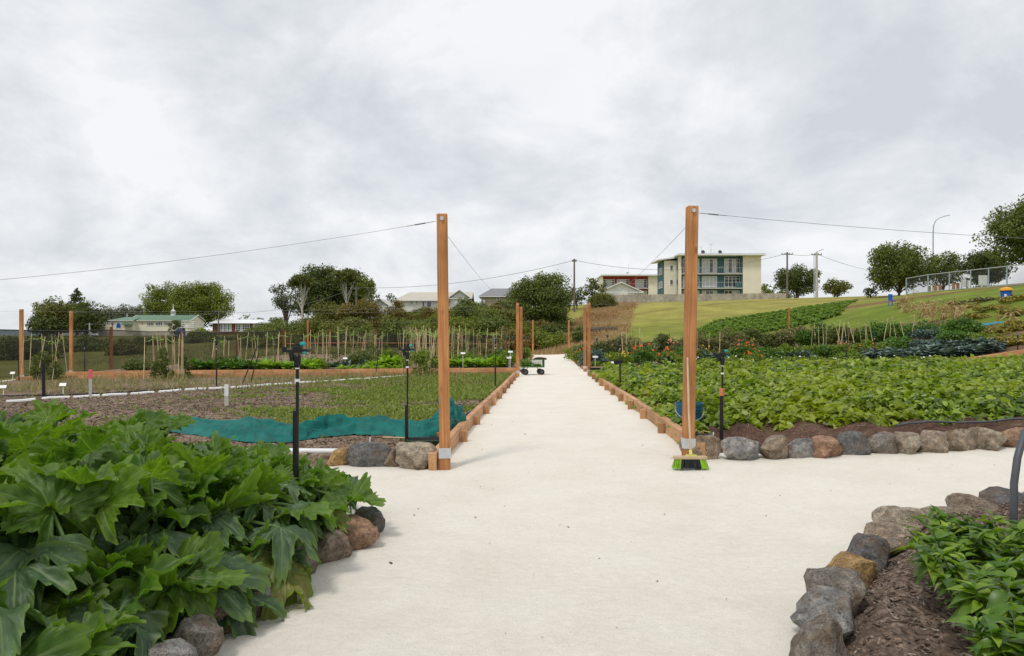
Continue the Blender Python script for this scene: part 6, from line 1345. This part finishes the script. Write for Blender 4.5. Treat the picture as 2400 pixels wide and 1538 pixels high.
MB().tube([(X_(1673, D), D + 2, zr + .3), (X_(1673, D), D + 2, zr + 2.6)], .025, 5).tube([(X_(1673, D) - .5, D + 2, zr + 2.3), (X_(1673, D) + .5, D + 2, zr + 2.3)], .02, 4).tube([(X_(1650, D) - .5, D + 2, zr + 1.9), (X_(1650, D) + .4, D + 2, zr + 1.9)], .02, 4).tube([(X_(1650, D), D + 2, zr + .3), (X_(1650, D), D + 2, zr + 1.9)], .025, 5).build('aerial', M['wire'], rf)
k = 0
for s in range(3):
    z0 = st[s]; z1 = st[s + 1]
    if s: BX(t, 'balcony_slab', X_(1597, D), xb, D - .15, D + 1.0, z0 - .16, z0 + .04, 'concrete')
    for a, b in ((1603, 1642), (1648, 1684), (1701, 1738)):
        wdw = window(t, X_(a, D), X_(b, D), z0 + .18, z1 - .42, D + 1.0, 4, 1, .09, curtain=.45, rail=.74, seed=k); k += 1
    if s:
        r = MB(); zt = z0 + 1.05; r.tube([(X_(1597, D), D - .08, zt), (xb, D - .08, zt)], .035, 6); n = 26
        for j in range(n + 1): xx = X_(1597, D) + (xb - X_(1597, D)) * j / n; r.tube([(xx, D - .08, z0 + .04), (xx, D - .08, zt)], .014, 4)
        r.build('railing', M['galv'], t)
    BX(t, 'divider', X_(1738, D), X_(1741, D), D + .0, D + 1.05, z0, z1, 'tealwall')
# stair wing
DW = 140.0; zw = Z_(611, DW); w0, w1 = X_(1557, DW), X_(1598, DW); BX(t, 'stair_wing', w0, w1, DW, DW + 6, gb, zw, 'cream'); BX(t, 'side_wall', w0 - .12, w0, DW + .3, DW + 6, gb, zw, 'tealwall')
rw = MB().prism([(w0 - 1.3, zw + .0), (w1, zw + .55), (w1, zw + .8), (w0 - 1.3, zw + .22)], DW - .7, DW + 7, 'y').build('wing_roof', M['whitepaint'], t)
for zt in (Z_(634, DW), Z_(668, DW)): window(t, X_(1570, DW), X_(1577.5, DW), zt, zt + 1.0, DW, 1, 1, .07)
for zt in (Z_(642, DW), Z_(674, DW)):
    o = window(t, -1.6, 1.6, 0, 1.3, 0, 3, 1, .09); o.location = (w0 - .12, DW + 2.9, zt); o.rotation_euler = (0, 0, -math.pi / 2)
window(t, X_(1585, DW), X_(1589, DW), Z_(634, DW), Z_(622, DW), DW, 1, 1, .06); window(t, X_(1585, DW), X_(1589, DW), Z_(668, DW), Z_(654, DW), DW, 1, 1, .06)
MB().tube([(X_(1583, DW), DW - .06, gb), (X_(1583, DW), DW - .06, zw)], .05, 6).build('downpipe', M['cream'], t)
o = MB().box((0, 0, .35), (.9, .05, .9)).box((.55, .0, .45), (.35, .04, .7)).build('laundry', M['tealwall'], None); o.location = (X_(1730, D), D + .3, st[1] + .25); lab(o, 'laundry hung on the middle floor balcony of the teal flats', 'laundry')

# red block of flats
D = 170.0; t = thing('apartment_block', 'red and cream block of flats behind the white garage', 'building', (0, 0, 0)); gb = 6.6; zr = Z_(647, D); z1 = Z_(676, D)
BX(t, 'end_wall', X_(1520, D), X_(1549, D), D, D + 9, gb, zr, 'cream'); BX(t, 'facade', X_(1413, D), X_(1520, D), D + 1, D + 9, gb, zr, 'redwall'); BX(t, 'side_wall', X_(1411, D), X_(1413.5, D), D, D + 9.1, gb, zr, 'cream')
rf = MB().box((X_(1480, D), D + 4.4, zr + .15), (X_(1551, D) - X_(1408, D), 11, .28)).build('roof', M['whitepaint'], t)
MB().lathe([(.02, 0), (.25, .05), (.38, .14)], 12, (X_(1472, D), D + .8, zr + .7), cap=False).tube([(X_(1472, D), D + .9, zr + .2), (X_(1472, D), D + .9, zr + .8)], .03, 5).tube([(X_(1476, D), D + 2, zr + .2), (X_(1476, D), D + 2, zr + 3.2)], .02, 4).build('satellite_dish', M['hose'], rf)
for j, (a, b) in enumerate(((1415, 1442), (1447, 1476), (1490, 1518))):
    window(t, X_(a, D), X_(b, D), z1 + .2, zr - .7, D + 1, 4, 1, .1, curtain=.5, rail=.72, seed=30 + j); window(t, X_(a, D), X_(b, D), z1 - 2.6, z1 - .5, D + 1, 4, 1, .1, curtain=.5, rail=.72, seed=40 + j)
BX(t, 'balcony_slab', X_(1413, D), X_(1520, D), D - .1, D + 1, z1 - .1, z1 + .08, 'concrete'); r = MB(); r.tube([(X_(1413, D), D, z1 + 1.05), (X_(1520, D), D, z1 + 1.05)], .035, 5)
for j in range(15): xx = X_(1413, D) + (X_(1520, D) - X_(1413, D)) * j / 14; r.tube([(xx, D, z1), (xx, D, z1 + 1.05)], .015, 4)
r.build('railing', M['galv'], t)
# white garage
D = 128.0; t = thing('garage', 'white gabled garage behind the paling fence', 'building', (0, 0, 0)); gable_house(t, X_(1410, D), X_(1499, D), D, D + 7, 6.3, Z_(684, D), Z_(663, D), 'whitepaint', 'whiteroof', 'y', .6)
window(t, X_(1471, D), X_(1484, D), Z_(695, D), Z_(684.5, D), D, 2, 1, .07, curtain=1); window(t, X_(1486, D), X_(1498, D), Z_(695, D), Z_(684.5, D), D, 2, 1, .07, curtain=1)
# long house with deck
D = 155.0; t = thing('house', 'long pale house with beige roof and timber deck', 'building', (0, 0, 0)); x0, x1 = X_(930, D), X_(1062, D); zf = Z_(731, D); ze = Z_(704, D)
gable_house(t, x0, x1 + 3.5, D, D + 8, zf, ze, Z_(684, D), 'palewall', 'beigeroof', 'x', .5, 2.6, 0)
gable_house(t, X_(1058, D), X_(1100, D), D - 2.2, D + 7.9, zf, Z_(700, D), Z_(682, D), 'palewall', 'beigeroof', 'y', .6)
BX(t, 'base', x0 + .2, X_(1098, D), D + .3, D + 7.5, zf - 2.2, zf - .02, 'darkwood'); gs = MB()
for k in range(60): gs.box((x0 + .25 + k * .26, D + .26, zf - 1.0), (.10, .05, 2.0))
gs.build('base_slats', M['darkwood'], t)
for j, (a, b, zt, zb_) in enumerate(((963, 968, 705.5, 714), (974, 979.5, 705.5, 713), (989, 996, 705, 720), (1000, 1012, 704, 722), (1030, 1040, 706, 716))): window(t, X_(a, D), X_(b, D), Z_(zb_, D), Z_(zt, D), D, 1, 1, .12, seed=j)
window(t, X_(1072, D), X_(1080, D), Z_(722, D), Z_(702, D), D - 2.2, 2, 1, .08, curtain=1)
dk = BX(t, 'deck', X_(975, D), X_(1070, D), D - 4.5, D - .02, zf - .35, zf - .15, 'darkwood'); r = MB(); zt = zf + .95
for j in range(64): xx = X_(975, D) + (X_(1070, D) - X_(975, D)) * j / 63; r.box((xx, D - 4.45, zf + .35), (.05, .04, 1.05))
r.box(((X_(975, D) + X_(1070, D)) / 2, D - 4.45, zt), (X_(1070, D) - X_(975, D), .1, .07)); r.build('railing', M['greywood'], t)
pl = MB()
for j in range(7): xx = X_(978, D) + (X_(1066, D) - X_(978, D)) * j / 6; pl.box((xx, D - 4.3, zf - 1.6), (.14, .14, 2.6))
pl.build('deck_posts', M['darkwood'], t); window(t, X_(934.5, D), X_(937.5, D), Z_(718, D), Z_(712, D), D, 1, 1, .1, glass='curtain')
# tan house
D = 142.0; t = thing('house', 'tan house with grey roof left of the big wispy tree', 'building', (0, 0, 0)); zf = Z_(722, D)
gable_house(t, X_(1129, D), X_(1240, D), D, D + 8, zf, Z_(694, D), Z_(675, D), 'tanwall', 'greyroof', 'x', .6, 2.4, 2.4); window(t, X_(1163.5, D), X_(1171.5, D), Z_(704, D), Z_(693.5, D), D, 1, 1, .1)
BX(t, 'base', X_(1132, D), X_(1238, D), D + .3, D + 7.6, zf - 2.4, zf - .02, 'darkwood'); MB().tube([(X_(1128.6, D), D - .06, zf - 1), (X_(1128.6, D), D - .06, Z_(694, D))], .07, 6).build('downpipe', M['whitepaint'], t)
for zz in (706, 711, 722): o = MB().box((X_(1134.5, D), D - .15, Z_(zz, D)), (.42, .3, .5)).build('meter_box', M['whitepaint'], t)
# white cottage
D = 150.0; t = thing('house', 'small white cottage beside the rusty shrub', 'building', (0, 0, 0)); gable_house(t, X_(874, D), X_(908, D), D, D + 9, Z_(742, D), Z_(717, D), Z_(701, D), 'whitepaint', 'beigeroof', 'y', .6); window(t, X_(878, D), X_(886, D), Z_(731, D), Z_(719, D), D, 2, 1, .08)
# church
D = 200.0; t = thing('church', 'cream church hall with green roof and little white spire', 'building', (0, 0, 0)); g0 = 1.0
gable_house(t, X_(304, D), X_(445, D), D, D + 9, g0, Z_(751, D), Z_(738.5, D), 'cream', 'greenroof', 'x', .4, 0, 0, .12)
gable_house(t, X_(264, D), X_(318, D), D - 1.6, D + 6.5, g0, Z_(751.5, D), Z_(743.5, D), 'cream', 'greenroof', 'x', .3, 2.6, .1, .1)
BX(t, 'annexe', X_(237, D), X_(264, D), D - 1.2, D + 6, g0, Z_(758, D), 'cream'); BX(t, 'annexe_roof', X_(236.5, D), X_(264, D), D - 1.4, D + 6.2, Z_(758, D) + .003, Z_(756.5, D), 'whiteroof')
cp = MB().prism([(D - 2.9, Z_(760.5, D)), (D - 1.62, Z_(756.6, D)), (D - 1.62, Z_(757.6, D)), (D - 2.9, Z_(761.5, D))], X_(296, D), X_(322, D), 'x').build('canopy', M['greenroof'], t)
for j, (a, b) in enumerate(((344.5, 361), (364, 381), (383, 396))): window(t, X_(a, D), X_(b, D), Z_(764, D), Z_(755, D), D, 4, 1, .12)
ic = MB(); hw = .55; xm = X_(285.5, D); zz = Z_(768.5, D); pts = [(xm - hw, zz), (xm + hw, zz), (xm + hw, zz + .85), (xm + hw * .6, zz + 1.15), (xm, zz + 1.4), (xm - hw * .6, zz + 1.15), (xm - hw, zz + .85)]
MB().box((xm, D - 1.62, zz + .65), (1.5, .06, 1.75)).build('icon_frame', M['whitepaint'], t); ic.prism(pts, D - 1.70, D - 1.655, 'y').build('icon_panel', M['blue'], t)
sx = X_(388.5, D); sp_ = MB().box((sx, D + 4.4, Z_(742, D)), (1.0, 1.0, 1.3)).build('spire', M['whitepaint'], t); m = MB()
for a in (-.38, .38):
    for b in (-.38, .38): m.box((sx + a, D + 4.4 + b, Z_(733.5, D)), (.13, .13, 1.3))
m.lathe([(.62, 0), (.62, .12), (.16, .5), (.05, 1.9), (.0, 2.3)], 8, (sx, D + 4.4, Z_(728.5, D))); m.build('belfry', M['whitepaint'], t)
cx_ = X_(287, D); MB().box((cx_, D + 2.4, Z_(740.5, D)), (.12, .1, 1.3)).box((cx_, D + 2.4, Z_(739.3, D)), (.55, .1, .12)).build('cross', M['whitepaint'], t); cx2 = X_(271, D); MB().box((cx2, D - 1.7, Z_(764, D)), (.12, .08, 2.0)).box((cx2, D - 1.7, Z_(759.5, D)), (.7, .08, .12)).build('cross', M['hose'], t)
for px in (244, 252.5, 334): MB().box((X_(px, D), (D - 1.24) if px < 300 else D - .04, Z_(761.5 if px < 300 else 758, D)), (.13, .06, .75)).build('slot_window', M['redwall'], t)
# school
D = 215.0; t = thing('school_building', 'long brick school block with white roof and tall windows', 'building', (0, 0, 0)); x0, x1 = X_(498, D), X_(620, D); g0 = 1.0
BX(t, 'wall', x0, x1, D, D + 9, g0, Z_(758, D), 'brick'); m = MB(); zr0, zr1_ = Z_(758, D), Z_(748.5, D); m.add([(x0 - .6, D - 1, zr0), (x1 + .8, D - 1, zr0), (x1 + .8, D + 10, zr0), (x0 - .6, D + 10, zr0), (x0 - .6, D + 4.5, zr1_), (x1 - 2.2, D + 4.5, zr1_)], [(0, 1, 5, 4), (2, 3, 4, 5), (3, 0, 4), (1, 2, 5), (3, 2, 1, 0)]); m.build('roof', M['whiteroof'], t)
for j, (a, b) in enumerate(((516, 543), (552, 585), (593, 617))): window(t, X_(a, D), X_(b, D), Z_(777, D), Z_(759, D), D, 6, 4, .13, curtain=.3, seed=70 + j)
# playground
D = 178.0; p = at(440, D); t = thing('playground', 'metal playground climbing frame with pale curved slide', 'playground', (0, 0, 0)); f = MB(); g0 = gz(p.x, D)
zt = Z_(754, D)
for px in (424.5, 434, 447, 455): 
    for dy_ in (0, 2): f.tube([(X_(px, D), D + dy_, g0 - .2), (X_(px, D), D + dy_, zt)], .05, 6)
for zz in (754.5, 759, 764, 768): f.tube([(X_(424.5, D), D, Z_(zz, D)), (X_(455, D), D, Z_(zz, D))], .04, 5)
f.build('frame', M['galv'], t); MB().box((X_(435, D), D + 1, Z_(769, D)), (X_(447, D) - X_(424, D), 2, .15)).build('platform', M['darkwood'], t); MB().box((X_(421, D), D + 1, (g0 + Z_(770, D)) / 2), (1.3, 1.6, Z_(770, D) - g0)).build('panel', M['blue'], t)
sl = [P(424, 769, D), P(418, 770, D - .3), P(412, 775, D - .5), P(406, 780, D - .7), P(399, 783, D - 1)]; m = MB()
for off in (0,): m.add([v + Vector((0, s, h)) for v in sl for s, h in ((-.35, .25), (-.3, 0), (.3, 0), (.35, .25))], [(4 * i + j, 4 * i + 4 + j, 4 * i + 5 + j, 4 * i + 1 + j) for i in range(4) for j in range(3)])
m.build('slide', M['concrete'], t); q = MB()
for px in (459, 481): q.tube([(X_(px, D), D, g0 - .2), (X_(px, D), D, Z_(765, D))], .05, 6)
q.tube([(X_(455, D), D, Z_(765.5, D)), (X_(482, D), D, Z_(765.5, D))], .05, 6).build('swing_bar', M['galv'], t)

# paling fence before the flats
t = thing('paling_fence', 'weathered grey timber paling fence along the top of the grass slope', 'fence', (0, 0, 0)); a, b = Vector((X_(1430, 121), 121, 0)), Vector((X_(1846, 118.5), 118.5, 0)); L = (b - a).length; npan = 13; rg = random.Random(3)
for i in range(npan):
    m = MB(); nb = 15
    for k in range(nb):
        f = (i + (k + .5) / nb) / npan; q = a.lerp(b, f); zt = Z_(691.5 - 4.5 * f, q.y); zg = gz(q.x, q.y) - .25; m.box((q.x, q.y + (k % 2) * .018, (zt + zg) / 2 + rg.uniform(-.02, .02)), (L / npan / nb * 1.04, .02, zt - zg), rz=math.atan2(b.y - a.y, b.x - a.x))
    m.build('paling_panel', M['greywood'], t); q = a.lerp(b, i / npan); zt = Z_(691.5 - 4.5 * i / npan, q.y); MB().box((q.x, q.y - .05, zt - 1.0), (.10, .06, 2.1)).build('post', M['greywood'], t)
# poles and lines
def pole(label, px, top, d, mat='pole', r=.15, arm=1.8, base=None):
    p = at(px, d); zt = Z_(top, d); t = thing('power_pole', label, 'pole', p); h = zt - p.z; MB().tube([(0, 0, -.3), (0, 0, h)], [r * 1.2, r * .85], 10).build('shaft', M[mat], t)
    if arm:
        MB().box((0, 0, h - .35), (arm, .12, .14)).build('crossarm', M['pole'], t)
        for s in (-.46, -.2, .2, .46): MB().lathe([(.03, 0), (.06, .06), (.05, .12), (.02, .2)], 6, (s * arm, 0, h - .28)).build('insulator', M['hose'], t)
    return Vector((p.x, p.y, zt - .2))
a1 = pole('dark timber power pole between the big tree and red flats', 1346, 607, 112, r=.14, arm=.7)
a2 = pole('timber power pole at the end of the paling fence', 1845, 591, 117, r=.14)
a3 = pole('pale concrete power pole with crossarm beside the timber one', 1914, 592, 116, 'concrete', .19, 1.6)
a4 = pole('grey power pole in front of the largest light green tree', 512, 728, 170, r=.14, arm=0)
a5 = pole('power pole with crossarm left of the church', 210, 757, 165, 'concrete', .15, 1.6)
a6 = pole('power pole between gum trunks and rusty shrub', 835, 672, 118, r=.13, arm=.9)
p = at(1908, 119); lab(MB().tube([(p.x, p.y, p.z - .2), (p.x, p.y, Z_(596, 119)), (p.x + .5, p.y, Z_(590, 119)), (p.x + 1.5, p.y, Z_(584, 119))], .06, 6).build('street_lamp', M['galv']), 'slender street lamp beside the concrete power pole', 'street lamp')
t = thing('street_lamp', 'tall curved street lamp above the crest trees', 'street lamp', at(2187, 118)); h = Z_(505, 118) - t.location.z; s_ = 118 / F
MB().tube([(0, 0, -.2), (0, 0, h - 2.6), (.1, 0, h - 1.5), (.5, 0, h - .75), (1.1, 0, h - .38), (1.9, 0, h - .12)], [.12, .09, .08, .07, .06, .05], 8).build('column', M['galvgreen'], t); MB().box((2.2, 0, h - .06), (.8, .25, .14), rot=Matrix.Rotation(-.18, 3, 'Y')).build('lamp_head', M['galv'], t)
pw = dict(r=.028, chain=False, name='power_line', group='overhead power lines', cat='power line', n=20)
wire('power line from the dark pole past the big tree to the gums', a1, a6, 1.2, **pw); wire('power line from the dark pole to the timber pole behind the flats', a1, a2, 2.0, **pw); wire('short power line between the timber and concrete poles', a2, a3, .3, **pw)
wire('power line from the gums to the grey pole at the light green tree', a6, a4, 1.6, **pw); wire('power line leaving the concrete pole behind the crest trees', a3, Vector((80, 150, a3.z)), 1.0, **pw); wire('low power line from the grey pole toward the church pole', a4, a5, 1.2, **pw)
